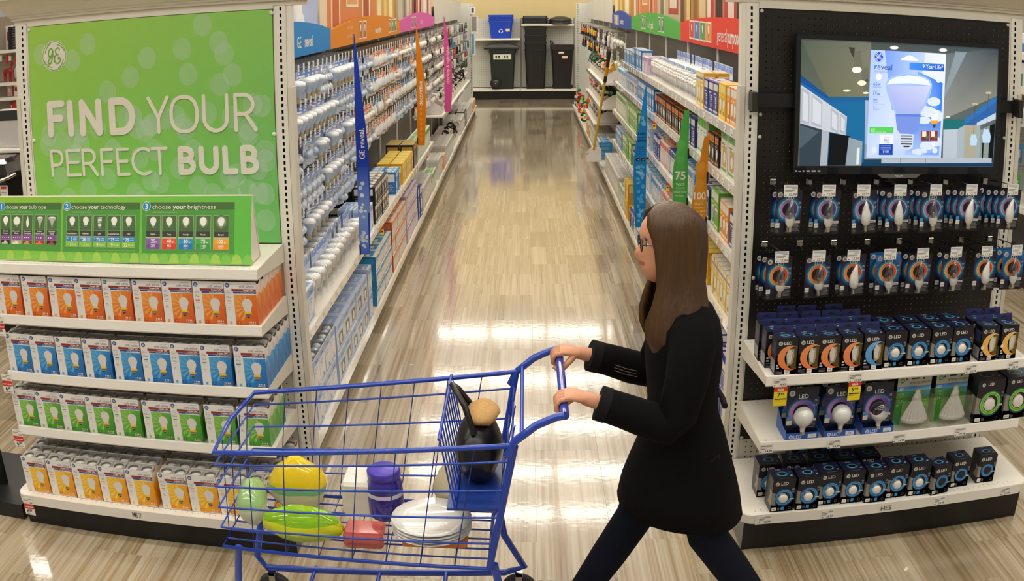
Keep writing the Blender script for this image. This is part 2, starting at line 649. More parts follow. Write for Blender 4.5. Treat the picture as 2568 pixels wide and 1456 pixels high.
def shelf(parent, z, x0, x1, depth, lip=0.036, holes=True):
    b = MB()
    # tray
    b.box(x0, x1, -depth+0.004, -0.004, z-0.018, z, SHELFW, PAINT)
    sh = b.build('shelf_board', parent)
    # tapered side brackets
    for xa in (x0-0.003, x1):
        k = MB()
        pts = [(-depth+0.004, z+0.002), (-depth+0.004, z-0.034), (-depth+0.03, z-0.036), (0.0, z-0.075), (0.0, z+0.002)]
        A = [(xa, y, zz) for y, zz in pts]
        B = [(xa+0.003, y, zz) for y, zz in pts]
        k.loft([A, B], hx('e0dacb'), PAINT)
        k.build('bracket', sh)
    r = MB()
    pr = [(-depth+0.004, z+0.006), (-depth-0.004, z+0.004), (-depth-0.010, z-lip+0.006), (-depth-0.006, z-lip), (-depth+0.004, z-lip+0.002)]
    r.loft([[(x0-0.003, y, zz) for y, zz in pr], [(x1+0.003, y, zz) for y, zz in pr]], hx('efeae0'), GLOSS)
    r.build('price_rail', sh)
    if holes:
        h = MB()
        F = Frame((x0, -depth, z), (1, 0, 0), (0, 1, 0))
        k = hx('55504a')
        n = int((x1-x0)/0.0254)
        for i in range(1, n):
            for v in (0.022, 0.034, depth-0.03, depth-0.045):
                h.disc(F, i*0.0254, v, 0.0022, k, 1, 6, m=PAINT)
        stuff(h.build('peg_hole', sh))
    return sh

def base_deck(parent, x0, x1, zt, depth, zk):
    b = MB()
    r = 0.055
    def loop(z, d):
        pts = [(x0-d, -0.004, z)]
        for i in range(6):
            a = PI + (PI/2)*i/5
            pts.append((x0+r-d*0+math.cos(a)*(r+d), -depth+r+math.sin(a)*(r+d), z))
        for i in range(6):
            a = 1.5*PI + (PI/2)*i/5
            pts.append((x1-r+math.cos(a)*(r+d), -depth+r+math.sin(a)*(r+d), z))
        pts.append((x1+d, -0.004, z))
        return pts
    b.loft([loop(zt-0.042, 0), loop(zt-0.004, 0.0), loop(zt, -0.004)], SHELFW, PAINT)
    d = b.build('base_deck', parent)
    r2 = MB()
    r2.box(x0+r, x1-r, -depth-0.006, -depth-0.0005, zt-0.042, zt+0.003, hx('efeae0'), GLOSS)
    r2.build('price_rail', d)
    h = MB()
    F = Frame((x0, -depth, zt), (1, 0, 0), (0, 1, 0))
    n = int((x1-x0-0.1)/0.0254)
    for i in range(n):
        for v in (0.03, 0.042, depth-0.03, depth-0.055):
            h.disc(F, 0.06+i*0.0254, v, 0.0022, hx('55504a'), 1, 6, m=PAINT)
    stuff(h.build('peg_hole', d))
    k = MB()
    k.box(x0+0.02, x1-0.02, -depth+0.035, -depth+0.05, 0.001, zt-0.042, BLACK, PLAST)
    k.box(x0+0.02, x0+0.035, -depth+0.05, -0.01, 0.001, zt-0.042, BLACK, PLAST)
    k.box(x1-0.035, x1-0.02, -depth+0.05, -0.01, 0.001, zt-0.042, BLACK, PLAST)
    k.build('kick_plate', parent)

def put_label(parent, x, y, z, price, w=0.055, h=0.038, name='price_label'):
    b = MB()
    b.box(0, w, 0, 0.0008, -h, 0, hx('f3f0e8'), PAPER)
    F = Frame((0, 0, -h), (1, 0, 0), (0, 0, 1))
    g = hx('6b675f')
    for t in range(3):
        b.rect(F, 0.003, h-0.010-t*0.006, 0.030-t*0.004, h-0.0075-t*0.006, g)
    for t in range(9):
        b.rect(F, 0.030+t*0.0022, h-0.012, 0.0312+t*0.0022, h-0.004, g)
    b.text(F, price, w-0.004, 0.004, 0.009, hx('1b1a19'), al='r', bold=0.015)
    b.rect(F, 0.003, 0.003, 0.009, 0.008, g)
    return b.build(name, parent, (x, y, z))

# ---------------- left end display
XL = -2.1401
L = empty('endcap_shelving', (XL, 0, 0))
tag(L, 'cream endcap shelving unit stocked with colourful bulb cartons under the green sign', 'shelving')
add_upright(L, 0, -1, 0.02, 0)
add_upright(L, 1.2192, 1, 0.02, 0)
b = MB()
b.box(0.03, 1.189, 0.012, 0.05, 1.17, 2.13, hx('cfc9bb'), PAINT)
b.build('back_panel', L)
b = MB()
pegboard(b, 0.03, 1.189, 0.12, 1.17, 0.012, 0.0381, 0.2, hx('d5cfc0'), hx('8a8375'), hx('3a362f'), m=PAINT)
b.build('peg_panel', L)
b = MB()
b.box(0.03, 1.189, -0.004, 0.012, 2.112, 2.126, hx('ddd7c8'), PAINT)
b.build('top_trim', L)
crown(L, -0.045, 1.265)
for z in (1.17, 0.952, 0.700, 0.446):
    shelf(L, z, -0.012, 1.192, 0.406)
base_deck(L, -0.055, 1.27, 0.16, 0.512, 0)

# the big green sign on its back panel
GREEN = hx('6fb544')
sg = MB()
sg.box(0.034, 1.186, 0.0, 0.006, 1.175, 2.110, GREEN, PAPER)
F = Frame((0.034, 0, 1.175), (1, 0, 0), (0, 0, 1))
W, H = 1.152, 0.935
sg.grad(F, 0, 0, W, H, hx('86d058'), hx('6cc068'), hx('8cc85c'), hx('a2ce50'), 1)
sign = sg.build('sign_panel', None, (XL, -0.001, 0))
tag(sign, 'large green sign panel with raised white letters above the tent card', 'sign')
bk = MB()
rb = random.Random(11)
spots = [(0.06, 0.87), (0.20, 0.83), (0.27, 0.90), (0.52, 0.82), (0.66, 0.85), (0.80, 0.87), (0.74, 0.95), (0.45, 0.74), (0.35, 0.68), (0.68, 0.74), (0.85, 0.73), (0.82, 0.82), (0.80, 0.69),
         (0.14, 0.60), (0.07, 0.45), (0.20, 0.47), (0.30, 0.52), (0.42, 0.56), (0.50, 0.50), (0.58, 0.55), (0.66, 0.50), (0.75, 0.57), (0.84, 0.55), (0.92, 0.60), (0.90, 0.47), (0.97, 0.40), (0.36, 0.42), (0.47, 0.38),
         (0.12, 0.30), (0.24, 0.24), (0.33, 0.29), (0.55, 0.27), (0.63, 0.33), (0.70, 0.25), (0.85, 0.30), (0.93, 0.22), (0.15, 0.20), (0.78, 0.18), (0.44, 0.22), (0.95, 0.10), (0.87, 0.12)]
spots += [(rb.uniform(0.05, 0.97), rb.uniform(0.40, 0.60)) for _ in range(16)] + [(rb.uniform(0.05, 0.97), rb.uniform(0.12, 0.36)) for _ in range(12)]
for i, (u, v) in enumerate(spots):
    x, y = u*W, v*H
    r = 0.042
    x = min(max(x, r+0.004), W-r-0.004)
    y = min(max(y, r+0.004), H-r-0.004)
    bk.disc(F, x, y, r, WHITE, 2+i*0.12, 26, ry=0.046, m=INK)
stuff(bk.build('pale_dot', sign))
pn = MB()
for x, z in ((-2.102, 2.099), (-0.957, 2.096), (-2.100, 1.616), (-0.959, 1.616)):
    p = MB()
    p.lathe([(0.0085, 0), (0.0085, 0.003), (0.005, 0.006), (0.0, 0.0065)], (x-XL, -0.0005, z), 14, hx('d9e0cf'), PLAST, axis=(0, -1, 0))
    p.build('push_pin', sign)
# letters, each a raised piece
LF = Frame((0, -0.0012, 0), (1, 0, 0), (0, 0, 1))
def arc(cx, cy, rx, ry, a0, a1, n=14):
    return [(cx+rx*math.cos(math.radians(a0+(a1-a0)*i/n)), cy+ry*math.sin(math.radians(a0+(a1-a0)*i/n))) for i in range(n+1)]
def superarc(cx, cy, rx, ry, n=40, e=2.4):
    o = []
    for i in range(n+1):
        a = 2*PI*i/n + PI/2
        c, s = math.cos(a), math.sin(a)
        o.append((cx+rx*math.copysign(abs(c)**(2/e), c), cy+ry*math.copysign(abs(s)**(2/e), s)))
    return o
GLY = {
 'F': [[(0.62, 1), (0, 1), (0, 0)], [(0, 0.52), (0.54, 0.52)]],
 'I': [[(0, 0), (0, 1)]],
 'N': [[(0, 0), (0, 1), (0.78, 0), (0.78, 1)]],
 'D': [[(0.30, 0), (0, 0), (0, 1), (0.30, 1)] + arc(0.30, 0.5, 0.45, 0.5, 90, -90)],
 'Y': [[(0, 1), (0.37, 0.42), (0.74, 1)], [(0.37, 0.42), (0.37, 0)]],
 'O': [superarc(0.46, 0.5, 0.46, 0.5)],
 'U': [[(0, 1), (0, 0.32)] + arc(0.37, 0.36, 0.37, 0.36, 180, 360) + [(0.74, 1)]],
 'R': [[(0, 0), (0, 1), (0.28, 1)] + arc(0.28, 0.73, 0.34, 0.27, 90, -90) + [(0, 0.46)], [(0.34, 0.46), (0.70, 0)]],
 'P': [[(0, 0), (0, 1), (0.28, 1)] + arc(0.28, 0.71, 0.34, 0.29, 90, -90) + [(0, 0.42)]],
 'E': [[(0.62, 1), (0, 1), (0, 0), (0.62, 0)], [(0, 0.52), (0.54, 0.52)]],
 'C': [[(0.76, 0.93)] + arc(0.5, 0.5, 0.5, 0.5, 68, 292, 20) + [(0.76, 0.07)]],
 'T': [[(0, 1), (0.76, 1)], [(0.38, 1), (0.38, 0)]],
 'B': [[(0, 0), (0, 1), (0.28, 1)] + arc(0.28, 0.765, 0.30, 0.235, 90, -90) + [(0, 0.53)], [(0.28, 0.53)] + arc(0.30, 0.265, 0.35, 0.265, 90, -90) + [(0, 0)]],
 'L': [[(0, 1), (0, 0), (0.6, 0)]],
}
def raised(b, pts, w, th, col, m, k0=0):
    """a stroke with thickness: smooth runs become one mitred ribbon, round at ends and corners"""
    h = w/2
    P = [Vector(p) for p in pts]
    P = [p for i, p in enumerate(P) if i == 0 or (p-P[i-1]).length > 1e-6]
    closed = (P[0]-P[-1]).length < 1e-5
    runs, cur = [], [P[0]]
    for i in range(1, len(P)):
        cur.append(P[i])
        if i < len(P)-1:
            d0 = (P[i]-P[i-1]).normalized()
            d1 = (P[i+1]-P[i]).normalized()
            if d0.dot(d1) < 0.75:
                runs.append(cur)
                cur = [P[i]]
    runs.append(cur)
    k = k0
    for R_ in runs:
        loops = []
        n = len(R_)
        loop = closed and len(runs) == 1
        for i in range(n):
            if loop:
                d = (R_[(i+1) % (n-1)]-R_[(i-1) % (n-1)]).normalized()
            else:
                d = (R_[min(i+1, n-1)]-R_[max(i-1, 0)]).normalized()
            q = Vector((-d.y, d.x))*h
            k1 = -th-0.0002*k
            p = R_[i]
            loops.append([(p.x+q.x, 0, p.y+q.y), (p.x-q.x, 0, p.y-q.y), (p.x-q.x, k1, p.y-q.y), (p.x+q.x, k1, p.y+q.y)])
        b.loft(loops, col, m, caps=not loop)
        k += 1
        if not loop:
            for p in (R_[0], R_[-1]):
                ring = [(p.x+h*math.cos(2*PI*t/20), p.y+h*math.sin(2*PI*t/20)) for t in range(20)]
                b.loft([[(x, 0, z) for x, z in ring], [(x, -th-0.0002*k, z) for x, z in ring]], col, m)
                k += 1
def letter(ch, x0, x1, z0, z1, w):
    g = GLY[ch]
    xm = max(p[0] for s in g for p in s)
    sx = (x1-x0-w)/xm if xm > 0 else 0
    sz = z1-z0-w
    b = MB()
    for k, s in enumerate(g):
        raised(b, [(x0+w/2+p[0]*sx, z0+w/2+p[1]*sz) for p in s], w, 0.004, hx('e9e2d4'), PLAST, 4*k)
    b.build('letter', sign, (-XL, -0.0005, 0))
ws = 0.030
for ch, a, c in (('F', -2.017, -1.924), ('I', -1.911, -1.881), ('N', -1.849, -1.735), ('D', -1.700, -1.571)):
    letter(ch, a, c, 1.628, 1.786, ws)
for ch, a, c in (('Y', -1.516, -1.413), ('O', -1.412, -1.280), ('U', -1.264, -1.148), ('R', -1.126, -1.026)):
    letter(ch, a, c, 1.628, 1.784, 0.015)
for ch, a, c in (('P', -2.015, -1.945), ('E', -1.932, -1.855), ('R', -1.850, -1.770), ('F', -1.755, -1.690), ('E', -1.676, -1.612), ('C', -1.603, -1.512), ('T', -1.508, -1.430)):
    letter(ch, a, c, 1.457, 1.575, 0.012)
for ch, a, c in (('B', -1.384, -1.304), ('U', -1.290, -1.200), ('L', -1.184, -1.118), ('B', -1.106, -1.027)):
    letter(ch, a, c, 1.457, 1.575, 0.024)

def monogram(b, F, cx, cy, R, disc, ink, k=3, fine=True):
    """round script emblem: ring, four swirl ticks and two curly initials"""
    ry = R
    b.disc(F, cx, cy, R, disc, k, 30)
    if fine:
        b.ring(F, cx, cy, R*0.90, R*0.95, ink, k+1, 40)
        for q in range(4):
            a = q*PI/2+0.35
            pts = [(cx+R*(0.86-0.10*t)*math.cos(a+t*0.9), cy+R*(0.86-0.10*t)*math.sin(a+t*0.9)) for t in [i/6 for i in range(7)]]
            b.stroke(F, pts, R*0.07, ink, k+1, n=6)
    def smooth(pts):
        if not fine:
            return pts
        o = []
        n = len(pts)
        for i in range(n-1):
            p0, p1, p2, p3 = pts[max(i-1, 0)], pts[i], pts[i+1], pts[min(i+2, n-1)]
            for j in range(5):
                t = j/5
                o.append(tuple(0.5*(2*p1[a]+(p2[a]-p0[a])*t+(2*p0[a]-5*p1[a]+4*p2[a]-p3[a])*t*t+(3*p1[a]-p0[a]-3*p2[a]+p3[a])*t**3) for a in (0, 1)))
        return o+[pts[-1]]
    S = lambda pts, w: b.stroke(F, [(cx+x*R, cy+y*R) for x, y in smooth(pts)], w*R, ink, k+1, n=6)
    w = 0.10 if fine else 0.13
    S([(-0.12, 0.33), (-0.20, 0.48), (-0.36, 0.44), (-0.46, 0.22), (-0.44, 0.02), (-0.32, -0.04), (-0.20, 0.10), (-0.10, 0.32), (-0.14, 0.02), (-0.22, -0.32), (-0.36, -0.50), (-0.50, -0.44), (-0.46, -0.26), (-0.28, -0.10), (-0.02, 0.02)], w)
    S([(0.44, 0.36), (0.34, 0.50), (0.16, 0.46), (0.10, 0.26), (0.20, 0.10), (0.34, 0.08), (0.16, 0.06), (0.02, -0.12), (0.04, -0.38), (0.22, -0.50), (0.42, -0.40), (0.48, -0.20), (0.36, -0.10), (0.30, -0.22)], w)

b = MB()
monogram(b, LF, -1.968-XL, 1.977, 0.066, hx('e6e0d2'), hx('76b043'), 0.5)
b.build('round_emblem', sign)

# ---------------- right end display
XR, YR, ZR = 0.92086, 0.0229, -0.0084
R = empty('endcap_shelving', (XR, YR, 0))
tag(R, 'black pegboard endcap shelving unit with a wall television and black bulb boxes', 'shelving')
add_upright(R, 0, -1, 0.02, ZR)
add_upright(R, 1.2192, 1, 0.02, ZR)
b = MB()
pegboard(b, 0.030, 1.189, 0.278, 2.102, 0.004, 0.0381, 2.092, hx('19130f'), hx('b8a280'), hx('463a2e'))
b.build('peg_panel', R)
b = MB()
pegboard(b, 0.030, 1.189, 0.12, 0.276, 0.006, 0.0381, 2.092, hx('d5cfc0'), hx('4a453d'), hx('2a2722'), m=PAINT)
b.build('lower_peg_panel', R)
b = MB()
b.box(0.03, 1.189, -0.003, 0.02, 2.103, 2.126, hx('ddd7c8'), PAINT)
b.build('top_trim', R)
for x, z in ((0.042, 2.0915), (1.181, 2.0915), (0.042, 1.68), (1.181, 1.60), (0.042, 1.59), (0.04, 1.01), (1.18, 1.00), (0.04, 0.285)):
    p = MB()
    p.lathe([(0.0075, 0), (0.0075, 0.003), (0.004, 0.005), (0.0, 0.0055)], (x, 0.003, z), 12, hx('cfc8b6'), PLAST, axis=(0, -1, 0))
    p.build('push_pin', R)
crown(R, -0.05, 1.265)
sR1 = shelf(R, 0.745, 0.012, 1.185, 0.432)
sR2 = shelf(R, 0.466, 0.012, 1.185, 0.432)
base_deck(R, -0.055, 1.275, 0.185, 0.512, 0)
for x, p in ((0.956, '9.97'), (1.264, '10.97'), (1.786, '18.99'), (1.996, '24.99')):
    put_label(R, x-XR, -0.446, 0.747, p)
for x, p in ((0.926, '14.99'), (1.208, '14.99'), (1.495, '14.99'), (1.783, '29.99')):
    put_label(R, x-XR, -0.446, 0.467, p)
for x, p in ((0.932, '19.99'), (1.196, '18.97'), (1.706, '29.99'), (2.039, '24.99')):
    put_label(R, x-XR, -0.5205, 0.184, p)
b = MB()
F = Frame((0, -0.5196, 0), (1, 0, 0), (0, 0, 1))
b.text(F, 'HE5', 1.459-XR, 0.153, 0.021, hx('1c1a18'), w=0.046)
b.build('shelf_mark', R)
b = MB()
F = Frame((0, -0.5195, 0), (1, 0, 0), (0, 0, 1))
for pts in ([(0, 0), (0, 1)], [(0, .5), (.35, .5)], [(.35, 0), (.35, 1)], [(0.9, 1), (.55, 1), (.55, 0), (.9, 0)], [(.55, .5), (.85, .5)], [(1.15, .95), (1.65, 1), (1.3, -.05)]):
    b.stroke(F, [(0.551+x*0.024, 0.133+y*0.019) for x, y in pts], 0.0032, hx('1c1a18'), 1)
b.build('shelf_mark', L)
# ================================================================== left end display: tent card, cartons, tags
def bulb_icon(b, F, cx, cy, h, kind='a', k=3, glass=None, base=None):
    """a small printed lamp, cap at the bottom; h = full height"""
    g = glass or hx('f4f2ea')
    m = base or hx('8d8a80')
    if kind in ('a', 'cov'):
        r = h*0.30
        b.disc(F, cx, cy+h*0.20, r, g, k, 18)
        b.poly(F, [(cx-r*0.92, cy+h*0.08), (cx+r*0.92, cy+h*0.08), (cx+h*0.12, cy-h*0.24), (cx-h*0.12, cy-h*0.24)][::-1], g, k+0.2)
        b.rect(F, cx-h*0.12, cy-h*0.42, cx+h*0.12, cy-h*0.24, m, k+0.4)
        b.rect(F, cx-h*0.05, cy-h*0.5, cx+h*0.05, cy-h*0.42, hx('2c2a26'), k+0.4)
    elif kind == 'globe':
        b.disc(F, cx, cy+h*0.1, h*0.38, g, k, 20)
        b.rect(F, cx-h*0.11, cy-h*0.46, cx+h*0.11, cy-h*0.24, m, k+0.4)
    elif kind == 'candle':
        b.poly(F, [(cx, cy+h*0.55), (cx-h*0.10, cy+h*0.25), (cx-h*0.17, cy-h*0.02), (cx-h*0.12, cy-h*0.3), (cx-h*0.05, cy-h*0.48), (cx+h*0.05, cy-h*0.48), (cx+h*0.12, cy-h*0.3), (cx+h*0.17, cy-h*0.02), (cx+h*0.10, cy+h*0.25)], g, k)
    elif kind in ('flood', 'par'):
        w = 0.33 if kind == 'flood' else 0.42
        b.disc(F, cx, cy+h*0.36, h*w, g, k, 18, ry=h*0.13)
        b.poly(F, [(cx-h*w, cy+h*0.34), (cx-h*0.12, cy-h*0.1), (cx-h*0.10, cy-h*0.25), (cx+h*0.10, cy-h*0.25), (cx+h*0.12, cy-h*0.1), (cx+h*w, cy+h*0.34)], hx('b9b8b0'), k+0.2)
        b.rect(F, cx-h*0.09, cy-h*0.5, cx+h*0.09, cy-h*0.25, hx('b89a50') if kind == 'flood' else m, k+0.4)
    elif kind == 'spiral':
        for i in range(4):
            y = cy+h*(0.42-i*0.12)
            b.poly(F, [(cx-h*0.2, y-h*0.07), (cx+h*0.2, y-h*0.03), (cx+h*0.2, y+h*0.05), (cx-h*0.2, y+h*0.01)], g, k+0.1*i)
        b.rect(F, cx-h*0.16, cy-h*0.32, cx+h*0.16, cy-h*0.06, hx('e4e1d6'), k)
        b.rect(F, cx-h*0.1, cy-h*0.5, cx+h*0.1, cy-h*0.32, m, k)

tx0, tx1, ty0, ty1, tz0, tz1 = -2.157, -0.985, -0.345, -0.268, 1.1730, 1.4250
t = MB()
nrm = Vector((0, ty1-ty0, tz1-tz0))
TH = nrm.length
wcol = hx('ece7da')
t.face([(tx0, ty0, tz0), (tx1, ty0, tz0), (tx1, ty1, tz1), (tx0, ty1, tz1)], wcol, PAPER)
th = 0.0025
t.face([(tx0, ty0+th, tz0), (tx0, ty1+th, tz1-0.001), (tx1, ty1+th, tz1-0.001), (tx1, ty0+th, tz0)], wcol, PAPER)
t.face([(tx1, ty0, tz0), (tx1, ty0+th, tz0), (tx1, ty1+th, tz1-0.001), (tx1, ty1, tz1)], wcol, PAPER)
t.face([(tx0, ty1, tz1), (tx1, ty1, tz1), (tx1, ty1+th, tz1-0.001), (tx0, ty1+th, tz1-0.001)], hx('f6f3ea'), PAPER)
F = Frame((tx0, ty0, tz0), (1, 0, 0), nrm)
TWd = tx1-tx0
t.grad(F, 0.001, 0.001, TWd-0.001, TH-0.004, hx('8fc63a'), hx('5fbf47'), hx('63bd44'), hx('93c22f'), 1)
U = lambda px: px/2380*TWd
V = lambda py: (690-py)/635*TH
lg = hx('a5cf57')
for i in range(27):
    cx = U(60+i*88)
    t.poly(F, [(cx-0.024, 0.004), (cx+0.024, 0.004), (cx+0.014, 0.034), (cx, 0.042), (cx-0.014, 0.034)], lg if i % 2 else hx('85c552'), 2)
panels = [(0, 672, '1', ('choose ', 'your', ' bulb type'), 'find the bulb to match your fixture', 80, 512, 84),
          (690, 1422, '2', ('choose ', 'your', ' technology'), 'for most energy savings', 772, 1290, 776),
          (1445, 2238, '3', ('choose ', 'your', ' brightness'), 'select the lumens you need', 1532, 2080, 1536)]
dk, dk2, cell = hx('4f9a3c'), hx('456e33'), hx('4b6f3c')
paper = hx('efeadd')
def tri_text(b, F, parts, x0, x1, y, size, col, k):
    tx = [p.strip() for p in parts]
    bo = (0, 0.028, 0)
    ws = [text_shape(t_, o_)[2] for t_, o_ in zip(tx, bo)]
    sp = 0.26
    sc_ = (x1-x0)/(sum(ws)+2*sp)
    x = x0
    for t_, o_, w_ in zip(tx, bo, ws):
        vs_, fs_, _ = text_shape(t_, o_)
        b.raw([F.P(x+p*sc_, y+q_*size/0.69, k) for p, q_ in vs_], fs_, col, PAPER)
        x += (w_+sp)*sc_
for (a, c, num, parts, sub, xa, xb, xs) in panels:
    t.rect(F, U(a), V(590), U(c), V(120), dk, 3)
    t.rect(F, U(a), V(187), U(c), V(122), dk2, 4)
    t.disc(F, U(a+36), V(158), 0.0185, paper, 5, 22)
    t.disc(F, U(a+36), V(158), 0.0168, hx('1d8ccb'), 6, 22)
    t.text(F, num, U(a+36), V(185), 0.021, paper, 7, al='c', bold=0.02)
    tri_text(t, F, parts, U(xa), U(xb), V(182), 0.0165, paper, 5)
    t.text(F, sub, U(xs), V(219), 0.0065, hx('b5cf9a'), 4, w=U(330))
cells = [(35, 155, 272, 402, 527, 108), (725, 858, 992, 1128, 1264, 120), (1480, 1622, 1767, 1915, 2065, 130)]
names = [[('General', 'Purpose'), ('Decorative', 'Globe'), ('Decorative', 'Candelabra'), ('Indoor', 'Flood & Spot'), ('Outdoor', 'Flood')],
         [('Incandescent',), ('Halogen',), ('CFL',), ('Covered CFL',), ('LED',)],
         [('Subtle',), ('Cozy',), ('Comfy',), ('Fresh',), ('Strong',)]]
icons = [['a', 'globe', 'candle', 'flood', 'par'], ['a', 'a', 'spiral', 'cov', 'a'], ['a']*5]
sav = [('0', '1', 'YEAR'), ('28', '1', 'YEAR'), ('75', '9', 'YEARS'), ('75', '9', 'YEARS'), ('75', '22', 'YEARS')]
bri = [('25', '250', '8d5bb0', '7a4a9e'), ('40', '450', 'f0503a', 'd8412e'), ('60', '800', '2f96cf', '1c7fb8'), ('75', '1100', '4fae54', '3b9a45'), ('100', '1600', 'f7a823', 'ef9216')]
pics = [('2a221d', 'd9d2c0'), ('b7ab82', 'efe8d2'), ('6d4d2c', 'caa36a'), ('a5401f', 'e7784a'), ('3a1f16', 'b0542c')]
for p in range(3):
    wd = cells[p][5]
    for q in range(5):
        xa, xb = U(cells[p][q]), U(cells[p][q]+wd)
        bot = 532 if p == 0 else 545 if p == 1 else 555
        t.rect(F, xa, V(bot), xb, V(240), hx('b9c9a0'), 5)
        xa += 0.0015
        xb -= 0.0015
        t.rect(F, xa, V(385), xb, V(243), cell, 6)
        if p == 2:
            for rr in range(4):
                t.disc(F, (xa+xb)/2, V(300), 0.012+0.0035*rr*q/4+0.004*q/4, hx(['7f9a63', '6d8a54', '5e7b48', '55743f'][3-rr] if False else ['8fa872', '7a9560', '688350', '577444'][rr]), 6.9-rr*0.2, 16) if q else None
        bulb_icon(t, F, (xa+xb)/2, V(312), 0.046, icons[p][q], 8)
        t.rect(F, xa, V(440), xb, V(387), hx('39402f'), 6)
        nm = names[p][q]
        for li, s in enumerate(nm):
            t.text(F, s, (xa+xb)/2, V((424 if len(nm) == 1 else 408)+li*22), 0.0062, paper, 7, al='c', bold=0.02, w=(xb-xa)*0.92)
        if p == 0:
            t.rect(F, xa, V(488), xb, V(442), hx('8a4a9c'), 6)
            for d in range(4 - q//2):
                t.disc(F, xa+(xb-xa)*(0.2+0.22*d), V(464), 0.0028, paper, 7, 8)
            t.rect(F, xa, V(530), xb, V(490), hx(pics[q][0]), 6)
            t.disc(F, (xa+xb)/2, V(505), 0.008, hx(pics[q][1]), 7, 8, ry=0.005)
            t.rect(F, xa+0.006, V(528), xb-0.012, V(515), hx(pics[q][1]), 7)
        elif p == 1:
            t.rect(F, xa, V(492), xb, V(445), hx('1f86cf'), 6)
            t.text(F, sav[q][0], xa+(xb-xa)*0.55, V(486), 0.0125, paper, 7, bold=0.03, al='r')
            t.rect(F, xa+0.003, V(470), xa+0.010, V(455), hx('9cc6e6'), 7)
            t.rect(F, xa+(xb-xa)*0.6, V(465), xb-0.004, V(455), hx('9cc6e6'), 7)
            t.rect(F, xa+(xb-xa)*0.6, V(482), xb-0.004, V(472), hx('9cc6e6'), 7)
            t.rect(F, xa, V(543), xb, V(495), hx('8cc63e'), 6)
            t.text(F, sav[q][1], xa+(xb-xa)*0.42, V(536), 0.0125, paper, 7, bold=0.03, al='r')
            t.text(F, sav[q][2], xa+(xb-xa)*0.46, V(530), 0.0065, paper, 7, w=(xb-xa)*0.5)
        else:
            t.rect(F, xa, V(502), xb, V(453), hx(bri[q][2]), 6)
            t.text(F, bri[q][0], xa+(xb-xa)*0.66, V(495), 0.0135, paper, 7, bold=0.03, al='r', w=(xb-xa)*0.6)
            t.text(F, 'w', xa+(xb-xa)*0.68, V(495), 0.0085, paper, 7, bold=0.02)
            t.rect(F, xa, V(553), xb, V(504), hx(bri[q][3]), 6)
            t.text(F, bri[q][1], (xa+xb)/2, V(532), 0.0088, paper, 7, bold=0.02, al='c')
            t.text(F, 'lumens', (xa+xb)/2, V(546), 0.0042, paper, 7, al='c')
t.text(F, 'approximations - energy use and years vary by specific bulb', U(1385), V(578), 0.0052, hx('a9c78c'), 5, al='r', w=U(365))
t.text(F, 'approximations - wattage and lumens vary by specific bulb', U(2195), V(588), 0.0052, hx('a9c78c'), 5, al='r', w=U(385))
tent = t.build('tent_card')
tag(tent, 'green folded tent card with three numbered bulb choosing steps on the top shelf', 'sign')
bp = MB()
bp.box(tx0, tx1, ty1+0.003, ty1+0.006, tz1-0.004, tz1, wcol, PAPER)
q = [(ty1+0.002, tz1), (ty1+0.0045, tz1), (-0.205, tz0), (-0.2075, tz0)]
bp.loft([[(tx0, y, z) for y, z in q], [(tx1, y, z) for y, z in q]], wcol, PAPER)
bp.build('back_flap', tent)
sp = MB()
sp.face([(tx1-0.004, ty0+0.003, tz0), (tx1-0.004, -0.209, tz0), (tx1-0.004, ty1+0.002, tz1-0.006)], hx('e9dfd0'), PAPER)
sp.face([(tx1-0.005, ty0+0.003, tz0), (tx1-0.005, ty1+0.002, tz1-0.006), (tx1-0.005, -0.209, tz0)], hx('e9dfd0'), PAPER)
sp.build('end_flap', tent)

